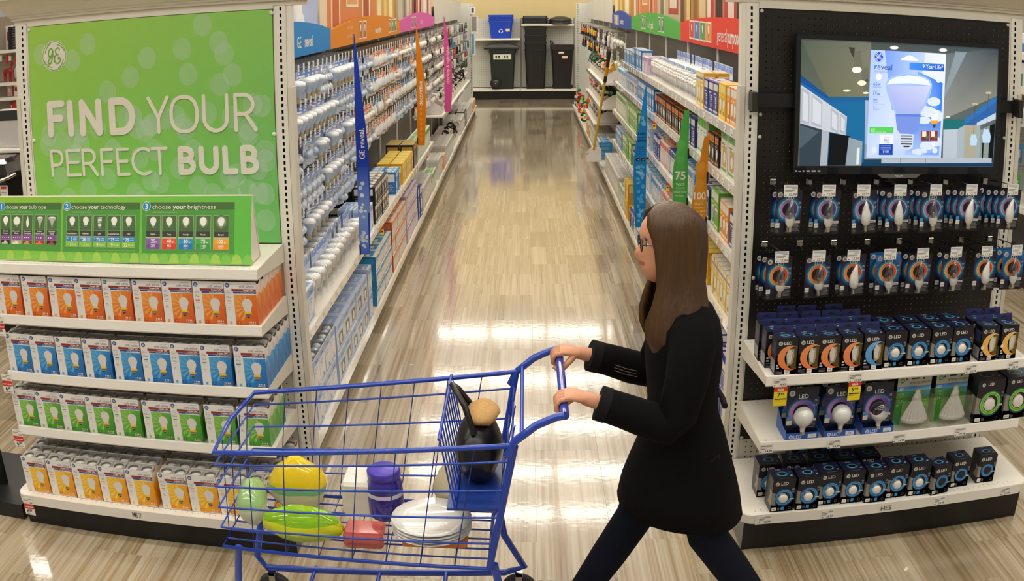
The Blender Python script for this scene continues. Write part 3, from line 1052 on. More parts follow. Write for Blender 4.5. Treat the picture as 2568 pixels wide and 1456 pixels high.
CW, CD, CH = 0.127, 0.0645, 0.171
def carton(kind):
    main, light, dark, w1, w2 = {'orange': ('ee7a2a', 'f9a94e', 'd4531d', '40w', '29w'), 'blue': ('2388d3', '5cb1e8', '125fa8', '60w', '43w'),
                                 'green': ('58ae36', '93cf62', '2f8527', '75w', '53w'), 'yellow': ('f5b118', 'ffd452', 'e08512', '100w', '72w')}[kind]
    b = MB()
    wc = hx('f0eeea')
    b.face([(0, 0, 0), (CW, 0, 0), (CW, 0, CH), (0, 0, CH)], wc, PAPER)
    # sides dip in the middle where the windows are cut
    for x, inw in ((0, False), (CW, True)):
        top = [(0, CH)] + [(CD*i/6, CH-0.016*math.sin(PI*i/6)) for i in range(1, 6)] + [(CD, CH)]
        pts = [(x, 0, 0)] + [(x, y, z) for y, z in top] + [(x, CD, 0)]
        cols = [hx(main)] + [hx('f3e9dc')]*7 + [hx(dark)]
        if inw:
            pts, cols = pts[::-1], cols[::-1]
        b.face(pts, ('v', cols), PAPER)
        mid = [(x, 0, 0.0), (x, CD, 0.0), (x, CD, 0.11), (x, CD*0.5, 0.125), (x, 0, 0.105)]
        e = 0.0004 if inw else -0.0004
        mid = [(p[0]+e, p[1], p[2]) for p in mid]
        mc = [hx(main), hx(dark), hx(main), hx(light), hx(main)]
        if not inw:
            mid, mc = mid[::-1], mc[::-1]
        b.face(mid, ('v', mc), PAPER)
    b.face([(CW, CD, 0), (0, CD, 0), (0, CD, CH-0.004), (CW, CD, CH-0.004)], hx('cfcac2'), PAPER)
    # inside
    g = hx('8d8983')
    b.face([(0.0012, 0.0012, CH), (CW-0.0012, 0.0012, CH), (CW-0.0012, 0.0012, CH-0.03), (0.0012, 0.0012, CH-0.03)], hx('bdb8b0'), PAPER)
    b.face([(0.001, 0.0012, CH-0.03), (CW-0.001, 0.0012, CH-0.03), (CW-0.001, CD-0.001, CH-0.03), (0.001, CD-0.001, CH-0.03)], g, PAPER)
    for x0 in (0.0015, CW/2+0.001):
        x1 = x0+CW/2-0.0025
        cx, cy = (x0+x1)/2, CD/2
        n = 16
        zt = CH-0.006
        hole = [(cx+0.0245*math.cos(2*PI*i/n), cy+0.0235*math.sin(2*PI*i/n)) for i in range(n)]
        outer = []
        for i in range(n):
            a = 2*PI*i/n
            u, v = math.cos(a), math.sin(a)
            k = min((x1-x0)/2/max(abs(u), 1e-6), (CD/2-0.001)/max(abs(v), 1e-6))
            outer.append((cx+u*k, cy+v*k))
        for i in range(n):
            j = (i+1) % n
            zz = lambda p: zt+0.004*(abs(p[1]-cy)/(CD/2))
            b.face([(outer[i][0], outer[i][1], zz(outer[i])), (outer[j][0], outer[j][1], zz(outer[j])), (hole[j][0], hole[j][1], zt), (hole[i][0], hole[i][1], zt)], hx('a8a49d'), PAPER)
    # front print
    F = Frame((0, 0, 0), (1, 0, 0), (0, 0, 1))
    px = 0.037
    b.grad(F, px, 0.003, CW, 0.124, hx(main), hx(dark), hx(main), hx(light), 1)
    bx, bz = 0.088, 0.072
    for i in range(7):
        a = math.radians(100+i*24)
        d = Vector((math.cos(a), math.sin(a)))
        n = Vector((-d.y, d.x))*0.006
        e = Vector((bx, bz))+d*0.055
        pts = [(bx, bz), tuple(e-n), tuple(e+n)]
        pts = [(min(max(p[0], px+0.001), CW-0.001), min(max(p[1], 0.005), 0.118)) for p in pts]
        b.poly(F, pts, hx(light), 1.6)
    b.rect(F, px, 0.122, CW, 0.134, hx('f0eeea'), 2)
    b.rect(F, 0.030, 0.1335, CW, 0.1435, hx('93312a'), 2.5)
    b.text(F, 'Longer Life*', CW-0.006, 0.1360, 0.0062, hx('f6e9e2'), 3.2, bold=0.03, al='r')
    b.rect(F, 0.036, 0.1255, CW, 0.1325, hx('2d4a92'), 2.6)
    b.text(F, 'Uses 28% Less Energy*', CW-0.006, 0.1272, 0.0040, hx('dfe4f2'), 3.2, bold=0.015, al='r')
    b.text(F, 'soft white', CW-0.006, 0.1475, 0.0102, hx('7d7894'), 3, al='r')
    b.text(F, 'energy-efficient', CW-0.006, 0.1625, 0.0042, hx('a6a2b0'), 3, al='r')
    monogram(b, F, 0.0135, 0.1575, 0.0088, hx('2d4a92'), hx('e8ebf4'), 2, fine=False)
    lc = hx(main)
    b.ring(F, 0.0165, 0.128, 0.0095, 0.0102, hx('b9b4c4'), 2, 16)
    b.text(F, w1, 0.0165, 0.1255, 0.0065, hx('a39db2'), 3, al='c')
    b.text(F, w2, 0.0165, 0.107, 0.0085, hx('8d879e'), 3, al='c')
    b.rect(F, 0.008, 0.0945, 0.026, 0.0985, lc, 2)
    b.rect(F, 0.010, 0.0865, 0.024, 0.0885, hx('c9c4cf'), 2)
    b.rect(F, 0.010, 0.067, 0.020, 0.071, hx('c9c4cf'), 2)
    b.rect(F, 0.008, 0.062, 0.024, 0.064, hx('d9d5dc'), 2)
    b.rect(F, 0.012, 0.006, 0.022, 0.017, hx(light), 2)
    b.rect(F, 0.040, 0.006, 0.057, 0.019, hx(dark), 2)
    b.text(F, '4', 0.0485, 0.0085, 0.008, hx(light), 3, al='c')
    for i in range(4):
        b.disc(F, CW-0.034+i*0.007, 0.0165, 0.0022, hx('f4ead2'), 3, 8)
        b.rect(F, CW-0.035+i*0.007, 0.011, CW-0.033+i*0.007, 0.0145, hx('f4ead2'), 3)
    b.rect(F, CW-0.040, 0.0065, CW-0.008, 0.0085, hx('f4dfae'), 3)
    # the printed lamp with its yellow collar
    r = 0.0205
    wc2 = [hx('e6e0da'), hx('e9e2dc')]
    b.disc(F, bx, bz+0.014, r, wc2[0], 3, 24)
    b.poly(F, [(bx-0.0175, bz+0.004), (bx-0.011, bz-0.018), (bx+0.011, bz-0.018), (bx+0.0175, bz+0.004)], wc2[0], 3.3)
    b.disc(F, bx, bz-0.0215, 0.0165, hx('f2b515'), 3.8, 16, ry=0.0058)
    b.disc(F, bx, bz-0.0195, 0.0125, hx('fbd445'), 4.2, 14, ry=0.0035)
    b.rect(F, bx-0.0085, bz-0.036, bx+0.0085, bz-0.0255, hx('6d655c'), 4)
    b.rect(F, bx-0.0085, bz-0.0335, bx+0.0085, bz-0.0315, hx('b9b2a6'), 4.5)
    b.rect(F, bx-0.004, bz-0.040, bx+0.004, bz-0.036, hx('2e2a26'), 4)
    o = b.build('bulb_carton')
    for x in (CW*0.25, CW*0.75):
        d = MB()
        d.lathe([(0.023, -0.012), (0.026, 0.0), (0.0235, 0.010), (0.017, 0.0155), (0.008, 0.018), (0.0, 0.0185)], (0, 0, 0), 12, hx('d8d6d0'), GLASSW, caps=False)
        d.build('bulb', o, (x, CD/2, CH-0.026))
    return Proto(o)

rc = random.Random(5)
rowsC = {
 'orange': (0.9535, -0.398, [-2.148, -2.010, -1.872, -1.744, -1.612, -1.476, -1.346, -1.215, -1.086], 6),
 'blue': (0.7015, -0.398, [-2.140, -2.014, -1.880, -1.746, -1.604, -1.471, -1.344, -1.216, -1.074], 6),
 'green': (0.4488, -0.396, [-2.166, -2.037, -1.909, -1.780, -1.650, -1.507, -1.379, -1.230, -1.091], 6),
 'yellow': (0.1615, -0.468, [-2.145, -2.010, -1.877, -1.745, -1.612, -1.458, -1.326, -1.195, -1.065], 6),
}
shelfname = {'orange': 'second', 'blue': 'third', 'green': 'fourth', 'yellow': 'bottom'}
for kind, (z, y0, xs, nd) in rowsC.items():
    P = carton(kind)
    for c, x in enumerate(xs):
        for d in range(nd):
            n = len(xs)-c
            if kind == 'green' and d > 3 and c == 8:
                continue
            jx = rc.uniform(-0.003, 0.003) if d else 0
            xx = max(x, -2.167)+jx*0.1
            if x != xs[-1] and xx+CW > xs[c+1]-0.002 and d == 0:
                xx = min(xx, xs[c+1]-CW-0.001) if xs[c+1]-CW-0.001 > -2.2 else xx
            y = y0 + d*0.0660
            col = {'orange': 'orange-and-white', 'blue': 'blue-and-white', 'green': 'green-and-white', 'yellow': 'yellow-and-white'}[kind]
            where = 'front row' if d == 0 else ('%s row back' % ordw(d+1))
            pos = 'rightmost' if n == 1 else ('leftmost' if c == 0 else '%s from right' % ordw(n))
            P.put((xx, y, z), 0, '%s bulb carton on left endcap, %s, %s' % (col, where, pos), 'carton', '%s bulb cartons on the left endcap' % kind)

def ad_tag():
    b = MB()
    w, h = 0.054, 0.086
    b.box(0, w, 0, 0.0008, -h, 0, hx('f3efe6'), PAPER)
    F = Frame((0, 0, -h), (1, 0, 0), (0, 0, 1))
    g = hx('77726a')
    for t in range(8):
        b.rect(F, 0.026+t*0.0026, h-0.008, 0.0275+t*0.0026, h-0.003, g)
    b.rect(F, 0.004, h-0.013, 0.03, h-0.011, g)
    b.rect(F, 0.004, h-0.017, 0.022, h-0.015, g)
    b.text(F, '6.88', w-0.004, h-0.027, 0.008, hx('1b1a19'), al='r', bold=0.01)
    b.rect(F, 0, h-0.052, w, h-0.030, hx('d9291f'))
    b.disc(F, w/2, h-0.0520, w/2*0.98, hx('d9291f'), 1.2, 20, ry=0.004)
    b.text(F, 'as', w*0.40, h-0.037, 0.005, hx('f6e6de'), 3, bold=0.02)
    b.text(F, 'advertised', w/2, h-0.0475, 0.0075, hx('f6e6de'), 3, bold=0.03, al='c', w=w*0.9)
    b.text(F, '6', w*0.22, h-0.075, 0.0175, hx('1b1a19'), 3, bold=0.02)
    b.text(F, '88', w*0.47, h-0.067, 0.0095, hx('1b1a19'), 3, bold=0.02)
    b.rect(F, 0.006, 0.006, w-0.006, 0.0075, g)
    b.rect(F, 0.006, 0.003, w-0.014, 0.0045, g)
    return Proto(b.build('price_tag'))
AT = ad_tag()
for (x, y, z, s) in ((-2.176, -0.4175, 0.950, 'orange carton shelf'), (-2.190, -0.4175, 0.692, 'blue carton shelf'), (-2.192, -0.4175, 0.432, 'green carton shelf'), (-2.158, -0.5205, 0.150, 'yellow carton base shelf')):
    AT.put((x, y, z), 0, 'red and white advertised price tag hanging left on the %s' % s, 'price tag', 'red price tags on the left endcap')
# ================================================================== right end display: television, hooks, blister cards, boxes
tv = empty('television', (0, 0, 0))
tag(tv, 'flat black television showing a kitchen and bulb package on the black pegboard', 'television')
X0, X1, Z0, Z1, YT = 1.088, 2.037, 1.452, 2.006, -0.045
b = MB()
o = 0.019
bz = BLACK
for (a, c, d, e) in ((X0, X1, Z1-o, Z1), (X0, X1, Z0, Z0+0.033), (X0, X0+o, Z0+0.033, Z1-o), (X1-o, X1, Z0+0.033, Z1-o)):
    b.box(a, c, YT, YT+0.03, d, e, bz, GLOSS)
b.box(X0+0.004, X1-0.004, YT+0.01, YT+0.035, Z0+0.004, Z1-0.004, bz, PLAST)
F = Frame((X0, YT, Z0), (1, 0, 0), (0, 0, 1))
for i, (x, w) in enumerate(((0.010, 0.006), (0.022, 0.010), (0.040, 0.007), (0.056, 0.014), (0.078, 0.018), (0.104, 0.012))):
    b.rect(F, x, 0.010, x+w, 0.016 if i != 1 else 0.014, hx('c9c9c9'), 1)
b.build('bezel', tv)
b = MB()
sx0, sx1, sz0, sz1 = X0+o, X1-o, Z0+0.033, Z1-o
F = Frame((sx0, YT+0.0060, sz0), (1, 0, 0), (0, 0, 1))
SW, SH = sx1-sx0, sz1-sz0
S = SCREEN
# picture coordinates: crop pixels 440..1915 across, 285..1265 down
def q(px, py):
    u = (px-448+(py-290)*0.012)/(1960-448-(py-290)*0.035)
    v = 1-(py-(292+(px-448)*0.042))/(1262-292-(px-448)*0.035)
    return (min(max(u, 0), 1)*SW, min(max(v, 0), 1)*SH)
def qp(pts, col, k):
    b.poly(F, [q(x, y) for x, y in pts][::-1], col, k, m=S)
def qr(x0, y0, x1, y1, col, k):
    qp([(x0, y0), (x1, y0), (x1, y1), (x0, y1)], col, k)
def qg(pts, cols, k):
    b.face([F.P(*q(x, y), k) for x, y in pts][::-1], ('v', cols[::-1]), S)
b.grad(F, 0, 0, SW, SH, hx('6d7564'), hx('5f6d72'), hx('46535c'), hx('4b564e'), 0, m=S)
qg([(448, 290), (950, 310), (950, 740), (640, 730)], [hx('556055'), hx('75796d'), hx('7a7a66'), hx('6b6e57')], 0.5)
qg([(1500, 400), (1960, 358), (1940, 720), (1500, 905)], [hx('6a7880'), hx('414c56'), hx('7d8278'), hx('8e9290')], 0.5)
qp([(1600, 380), (1690, 385), (1505, 740), (1505, 690)], hx('8798a4'), 0.9)
qp([(448, 565), (640, 730), (640, 760), (448, 620)], hx('144f94'), 1)
qp([(448, 615), (640, 755), (935, 745), (935, 775), (640, 790), (448, 650)], hx('1b62a8'), 1.1)
qr(640, 760, 930, 1262, hx('17699f'), 1)
qr(640, 735, 935, 765, hx('1d5f94'), 1.4)
qp([(448, 640), (775, 885), (770, 1030), (448, 950)], hx('c3cbd8'), 2)
for (a, y0, y1, c, d0, d1) in ((455, 660, 930, 510, 700, 945), (525, 712, 945, 600, 770, 970), (660, 815, 985, 715, 860, 1015), (725, 860, 1005, 768, 890, 1025)):
    qp([(a, y0), (c, d0), (c, d1), (a, y1)], hx('aab4c6'), 2.5)
    qp([(a+8, y0+25), (c-8, d0+20), (c-8, d1-20), (a+8, y1-20)], hx('cdd5e2'), 3)
qp([(448, 935), (600, 985), (590, 1262), (448, 1262)], hx('33424f'), 3.2)
qp([(448, 950), (580, 1000), (448, 1130)], hx('4d5f6c'), 3.4)
qp([(600, 985), (650, 1000), (640, 1262), (592, 1262)], hx('a9b3c2'), 3.3)
qp([(655, 1010), (800, 1035), (770, 1262), (645, 1262)], hx('0b1014'), 3.4)
qp([(790, 1045), (890, 1075), (885, 1262), (770, 1262)], hx('8ea0ae'), 3.6)
qp([(850, 1130), (870, 1120), (868, 1250), (848, 1255)], hx('e2ecf4'), 3.9)
qp([(905, 1100), (1040, 1100), (1040, 1215), (905, 1215)], hx('8f9dac'), 2.4)
qp([(905, 760), (940, 760), (940, 1210), (905, 1210)], hx('9fb1d6'), 2.2)
qr(900, 1210, 1480, 1262, hx('17435f'), 2.3)
qr(1030, 1205, 1900, 1245, hx('b2bdcc'), 2.6)
qr(880, 1245, 1910, 1270, hx('0f3c63'), 2.7)
for x in (1170, 1360):
    qr(x, 1205, x+6, 1245, hx('7f8a99'), 2.8)
# right side cabinets and window
qp([(1500, 905), (1668, 905), (1668, 990), (1500, 990)], hx('1d6e76'), 1.5)
qp([(1668, 905), (1930, 760), (1930, 860), (1668, 990)], hx('2a63ae'), 1.6)
qp([(1668, 905), (1935, 720), (1935, 765), (1668, 945)], hx('2e70b8'), 1.7)
qp([(1500, 985), (1615, 980), (1610, 1245), (1500, 1240)], hx('b5c4d4'), 1.8)
qp([(1615, 980), (1668, 950), (1668, 1245), (1612, 1245)], hx('a3b4c6'), 1.9)
qp([(1668, 950), (1770, 945), (1765, 1250), (1662, 1245)], hx('a7a795'), 1.8)
qp([(1770, 930), (1930, 850), (1930, 900), (1770, 960)], hx('bcd0e6'), 2)
qp([(1765, 955), (1800, 945), (1795, 1258), (1760, 1258)], hx('9aa9b0'), 2.1)
qp([(1800, 985), (1880, 950), (1870, 1258), (1795, 1258)], hx('8a9a96'), 2)
qp([(1880, 950), (1925, 935), (1905, 1258), (1868, 1258)], hx('0c1016'), 2.2)
qp([(1818, 1085), (1830, 1085), (1825, 1250), (1812, 1250)], hx('12181c'), 2.4)
qr(1765, 1240, 1905, 1262, hx('8fa4bc'), 2.6)
# lamps on that ceiling
def qd(cx, cy, rx, ry, col, k, n=20):
    b.poly(F, [q(cx+rx*math.cos(2*PI*i/n), cy-ry*math.sin(2*PI*i/n)) for i in range(n)], col, k, m=S)
for cx, cy in ((1120, 357), (1498, 372)):
    qd(cx, cy, 36, 16, hx('8f948c'), 3)
    qd(cx, cy, 30, 13, hx('f4f6ff'), 3.4)
qd(772, 686, 26, 9, hx('f5f3e4'), 3)
qd(1535, 886, 18, 6, hx('dfe6ea'), 3)
for (x, y, w, h) in ((850, 460, 34, 130), (905, 575, 30, 110), (910, 655, 24, 90)):
    qp([(x-w, y-h/2), (x+w*0.6, y-h/2-14), (x+w, y+h/2-10), (x-w*0.7, y+h/2)], hx('6b6c60'), 3)
qp([(785, 355), (830, 360), (822, 440), (800, 400)], hx('3b3d33'), 3.1)
qd(843, 528, 36, 24, hx('fdfcf0'), 3.6)
qd(880, 628, 32, 20, hx('f6f2d8'), 3.6)
qd(908, 704, 22, 8, hx('f2efd6'), 3.6)
for cx, cy, dx, dy in ((1755, 785, 1745, 1062), (1868, 697, 1852, 1032)):
    qd(cx, cy, 27, 10, hx('b9b7a4'), 3)
    qp([(cx-2, cy), (cx+2, cy), (dx+2, dy-55), (dx-2, dy-55)], hx('57554c'), 3)
    s = 1.0 if dx < 1800 else 1.22
    qp([(dx-18*s, dy-42*s), (dx+18*s, dy-42*s), (dx+30*s, dy+5), (dx+24*s, dy+44*s), (dx-24*s, dy+44*s), (dx-30*s, dy+5)], hx('b9d8f8'), 3.5)
# the package on the screen
P0, P1, P2, P3 = (945, 375), (1520, 400), (1483, 1207), (918, 1200)
qg([P0, P1, P2, P3], [hx('a8c6ff'), hx('e6efff'), hx('b9d2ff'), hx('c3d9ff')], 5)
def pk(u, v):
    a = (P0[0]+(P1[0]-P0[0])*u, P0[1]+(P1[1]-P0[1])*u)
    c = (P3[0]+(P2[0]-P3[0])*u, P3[1]+(P2[1]-P3[1])*u)
    return (a[0]+(c[0]-a[0])*v, a[1]+(c[1]-a[1])*v)
qg([pk(.18, 0.0), pk(.72, 0.0), pk(.62, .55), pk(.30, .55)], [hx('6f9cff'), hx('bcd3ff'), hx('86acff'), hx('8fb4ff')], 5.3)
qg([pk(.62, .18), pk(.97, .28), pk(.97, .55), pk(.75, .5)], [hx('6fa4ff'), hx('2f74e8'), hx('2f7bee'), hx('7eaeff')], 5.4)
qg([pk(.60, .62), pk(.97, .55), pk(.97, .97), pk(.5, .97)], [hx('4a8df2'), hx('2a70e2'), hx('8ab8ff'), hx('a9caff')], 5.4)
for u, v, ru, rv in ((.86, .46, 52, 34), (.80, .56, 60, 40), (.92, .60, 44, 40), (.74, .64, 50, 30), (.80, .88, 60, 34), (.92, .84, 40, 40), (.70, .94, 60, 24)):
    x, y = pk(u, v)
    qd(x, y, ru, rv, hx('d6e6ff'), 5.8, 14)
F2 = Frame(F.P(0, 0, 0), F.u, F.v)
def st(t, px, py, size, col, k, bold=0.0, al='l', w=None):
    x, y = q(px, py)
    b.text(F, t, x, y, size, col, k, bold=bold, al=al, w=w, rot=-0.02, m=S)
_P = PAPER
def s_mono(px, py, r, dc, ink):
    global PAPER
    keep = PAPER
    PAPER = S
    x, y = q(px, py)
    monogram(b, F, x, y, r, dc, ink, 7, fine=True)
    PAPER = keep
s_mono(1004, 428, 0.0205, hx('1450c8'), hx('dbe8ff'))
st('reveal', 972, 522, 0.0235, hx('2a4fa8'), 7, w=0.094)
st('clean, beautiful light', 972, 543, 0.0055, hx('6f8fd0'), 7, w=0.082)
qd(1003, 580, 21, 25, hx('eef4ff'), 7)
qd(1459, 598, 21, 25, hx('dfeaff'), 7)
qd(976, 1145, 20, 25, hx('dfeaff'), 7)
qd(1434, 1147, 20, 25, hx('dfeaff'), 7)
qp([(1172, 440), (1237, 413), (1300, 445), (1300, 457), (1172, 452)], hx('f2f7ff'), 7)
qg([(1235, 470), (1505, 480), (1503, 535), (1233, 524)], [hx('3f8fff'), hx('1f63d8'), hx('1450c0'), hx('3f8fff')], 7)
st('9 Year Life*', 1495, 521, 0.0165, hx('eaf2ff'), 8, bold=0.01, al='r', w=0.098)
for t, y, s in (('65w', 645, 0.0135), ('15w', 720, 0.0135), ('660', 762, 0.0085), ('9.1', 818, 0.0085)):
    st(t, 963, y, s, hx('3f6bb8'), 7)
for t, y in (('Replacement', 660), ('Uses only', 690), ('Lumens', 777), ('Year Life*', 832)):
    st(t, 962, y, 0.0048, hx('5d83c8'), 7)
for y in (732, 788):
    qr(958, y, 1050, y+2, hx('9cb8ea'), 7)
qr(938, 965, 1115, 1012, hx('57d05e'), 7)
st('$55', 950, 990, 0.0080, hx('d2f5d2'), 8)
st('Energy savings per bulb', 950, 1004, 0.0048, hx('d2f5d2'), 8, w=0.09)
qr(1016, 1028, 1115, 1098, hx('eaf2ff'), 7)
st('660', 1066, 1075, 0.011, hx('5b7bb4'), 8, al='c')
st('Brightness', 1066, 1046, 0.005, hx('5b7bb4'), 8, al='c')
st('lumens', 1066, 1088, 0.005, hx('5b7bb4'), 8, al='c')
qr(1010, 1098, 1112, 1180, hx('1746b4'), 7)
st('$1.81', 1060, 1162, 0.009, hx('dfe9ff'), 8, al='c')
for y in (1112, 1125, 1138, 1175):
    qr(1022, y-6, 1100, y-2, hx('7f9fe0'), 8)
# big reflector lamp
qp([(1052, 640), (1068, 598), (1110, 572), (1170, 560), (1230, 556), (1300, 562), (1360, 580), (1396, 605), (1409, 640), (1398, 700), (1370, 770), (1330, 840), (1312, 865), (1130, 865), (1100, 800), (1065, 710)], hx('9fc0fb'), 8)
qp([(1062, 640), (1085, 605), (1130, 582), (1230, 568), (1330, 582), (1380, 608), (1398, 645), (1350, 640), (1230, 628), (1120, 632)], hx('e4effe'), 8.5)
qg([(1066, 645), (1398, 650), (1316, 858), (1136, 858)], [hx('b3bff6'), hx('c9d3fb'), hx('a9b5f0'), hx('9fb0f4')], 8.6)
qp([(1128, 862), (1320, 865), (1315, 905), (1300, 990), (1268, 1018), (1165, 1015), (1142, 985), (1130, 900)], hx('7794ea'), 8.5)
qp([(1128, 862), (1320, 865), (1318, 885), (1130, 882)], hx('5f80de'), 8.8)
qp([(1160, 1018), (1268, 1020), (1262, 1125), (1230, 1140), (1185, 1135), (1160, 1110)], hx('cfdcf2'), 8.4)
for i in range(4):
    y = 1028+i*20
    qp([(1170, y), (1258, y+2), (1258, y+13), (1170, y+11)], hx('39424e' if i % 2 else '8f9aa6'), 8.9)
qp([(1180, 1108), (1250, 1108), (1232, 1120), (1198, 1120)], hx('2c333c'), 9)
x, y = q(1426, 905)
for i in range(5):
    qp([(1402, 865+i*12), (1450, 860+i*12), (1450, 868+i*12), (1402, 873+i*12)], hx('f2f7ff'), 8+0.1*i)
qp([(1396, 860), (1412, 850), (1440, 850), (1458, 862), (1440, 930), (1412, 930)], hx('d9e2f0'), 7.6)
qp([(1396, 915), (1455, 912), (1450, 938), (1402, 940)], hx('f0a52c'), 9)
qp([(1415, 945), (1438, 945), (1432, 970), (1420, 970)], hx('27364f'), 8)
for x0 in (1325, 1392):
    qr(x0, 993, x0+62, 1068, hx('8a3038' if x0 < 1350 else '9a2f3c'), 8)
    qr(x0+8, 998, x0+40, 1040, hx('f2ead0'), 9)
    qd(x0+45, 1045, 14, 14, hx('3c7a46'), 9, 10)
for y in (1075, 1165, 1178):
    qr(1330, y, 1460, y+3, hx('5f8fe0'), 8)
b.build('screen', tv)
b = MB()
pl = [(1.452, 1.4535), (1.655, 1.4535), (1.632, 1.4365), (1.478, 1.4365)]
b.loft([[(x, YT-0.006, z) for x, z in pl], [(x, YT+0.012, z) for x, z in pl]][::-1], hx('6f6c64'), PLAST)
F = Frame((1.553, YT-0.0062, 1.4405), (1, 0, 0), (0, 0, 1))
b.text(F, 'PHILIPS', 0, 0.0005, 0.0085, hx('d6d3c8'), 1, bold=0.02, al='c')
b.build('brand_plate', tv)
b = MB()
b.loft([[(1.50, YT, 1.437), (1.58, YT, 1.437), (1.56, YT, 1.410), (1.53, YT, 1.405)], [(1.50, YT+0.02, 1.437), (1.58, YT+0.02, 1.437), (1.56, YT+0.02, 1.410), (1.53, YT+0.02, 1.405)]], hx('141312'), PLAST)
b.build('stand_stub', tv)
mt = empty('mounting_bar')
tag(mt, 'black steel mounting bar clamped across both posts behind the television', 'bracket')
b = MB()
b.box(0.925, 2.135, -0.009, 0.012, 1.713, 1.766, hx('121110'), PAINT)
b.build('bar', mt)
for x in (0.921, 2.140):
    b = MB()
    s = 1 if x < 1.5 else -1
    b.bbox(min(x-0.012*s, x+0.010*s), max(x-0.012*s, x+0.010*s), -0.055, 0.012, 1.698, 1.775, 0.002, hx('2a2825'), PAINT)
    b.build('clamp', mt)
b = MB()
b.box(1.3, 1.8, -0.009, 0.01, 1.60, 1.713, hx('0f0e0d'), PAINT)
b.build('back_plate', mt)

# ---- hooks
def peg_hook(L, tag_price='12.99', rise=0.025):
    b = MB()
    b.bbox(-0.013, 0.013, -0.0105, -0.0005, -0.019, 0.004, 0.002, hx('c9c8c2'), CHROME)
    for dx in (-0.008, 0.008):
        b.tube([(dx, -0.002, -0.004), (dx, -0.012, -0.004)], 0.003, 5, hx('b5b4ae'), CHROME)
    o = b.build('peg_hook')
    a = MB()
    a.tube([(0, -0.005, -0.020), (0, -L*0.5, -0.022), (0, -L+0.01, -0.020), (0, -L, -0.012)], 0.0022, 6, hx('9a9a94'), CHROME)
    a.build('prong', o)
    a = MB()
    a.tube([(0, -0.005, 0.0), (0, -L*0.5, rise*0.6), (0, -L-0.008, rise)], 0.0020, 6, hx('9a9a94'), CHROME)
    a.build('tag_arm', o)
    t = MB()
    w, h = 0.054, 0.040
    t.box(-w/2, w/2, -L-0.013, -L-0.0115, rise-h, rise+0.004, hx('f5f3ec'), PLAST)
    F = Frame((-w/2, -L-0.013, rise-h), (1, 0, 0), (0, 0, 1))
    t.rect(F, 0.004, h-0.006, w-0.004, h+0.002, hx('b9c4d0'))
    g = hx('8b887f')
    for i in range(9):
        t.rect(F, 0.030+i*0.0022, h-0.011, 0.0312+i*0.0022, h-0.007, g)
    t.rect(F, 0.004, h-0.018, 0.042, h-0.0155, g)
    t.rect(F, 0.004, h-0.022, 0.034, h-0.020, g)
    t.rect(F, 0.004, 0.003, 0.010, 0.008, g)
    t.text(F, tag_price, w-0.004, 0.003, 0.0105, hx('4a4741'), 2, al='r')
    t.build('price_tag', o)
    return Proto(o)
HK = peg_hook(0.262)
h1 = [1.024, 1.178, 1.327, 1.478, 1.637, 1.809, 2.012]
h2 = [1.000, 1.151, 1.303, 1.454, 1.604, 1.759, 1.913, 2.064]
YB = YR+0.003
for rowi, (hs, z) in enumerate(((h1, 1.418), (h2, 1.163))):
    for i, x in enumerate(hs):
        HK.put((x, YB, z), rc.uniform(-0.02, 0.02), '%s wire peg hook from the left in the %s hook row of the black pegboard' % (ordw(i+1), ('upper', 'lower')[rowi]), 'hook', 'peg hooks on the black pegboard')

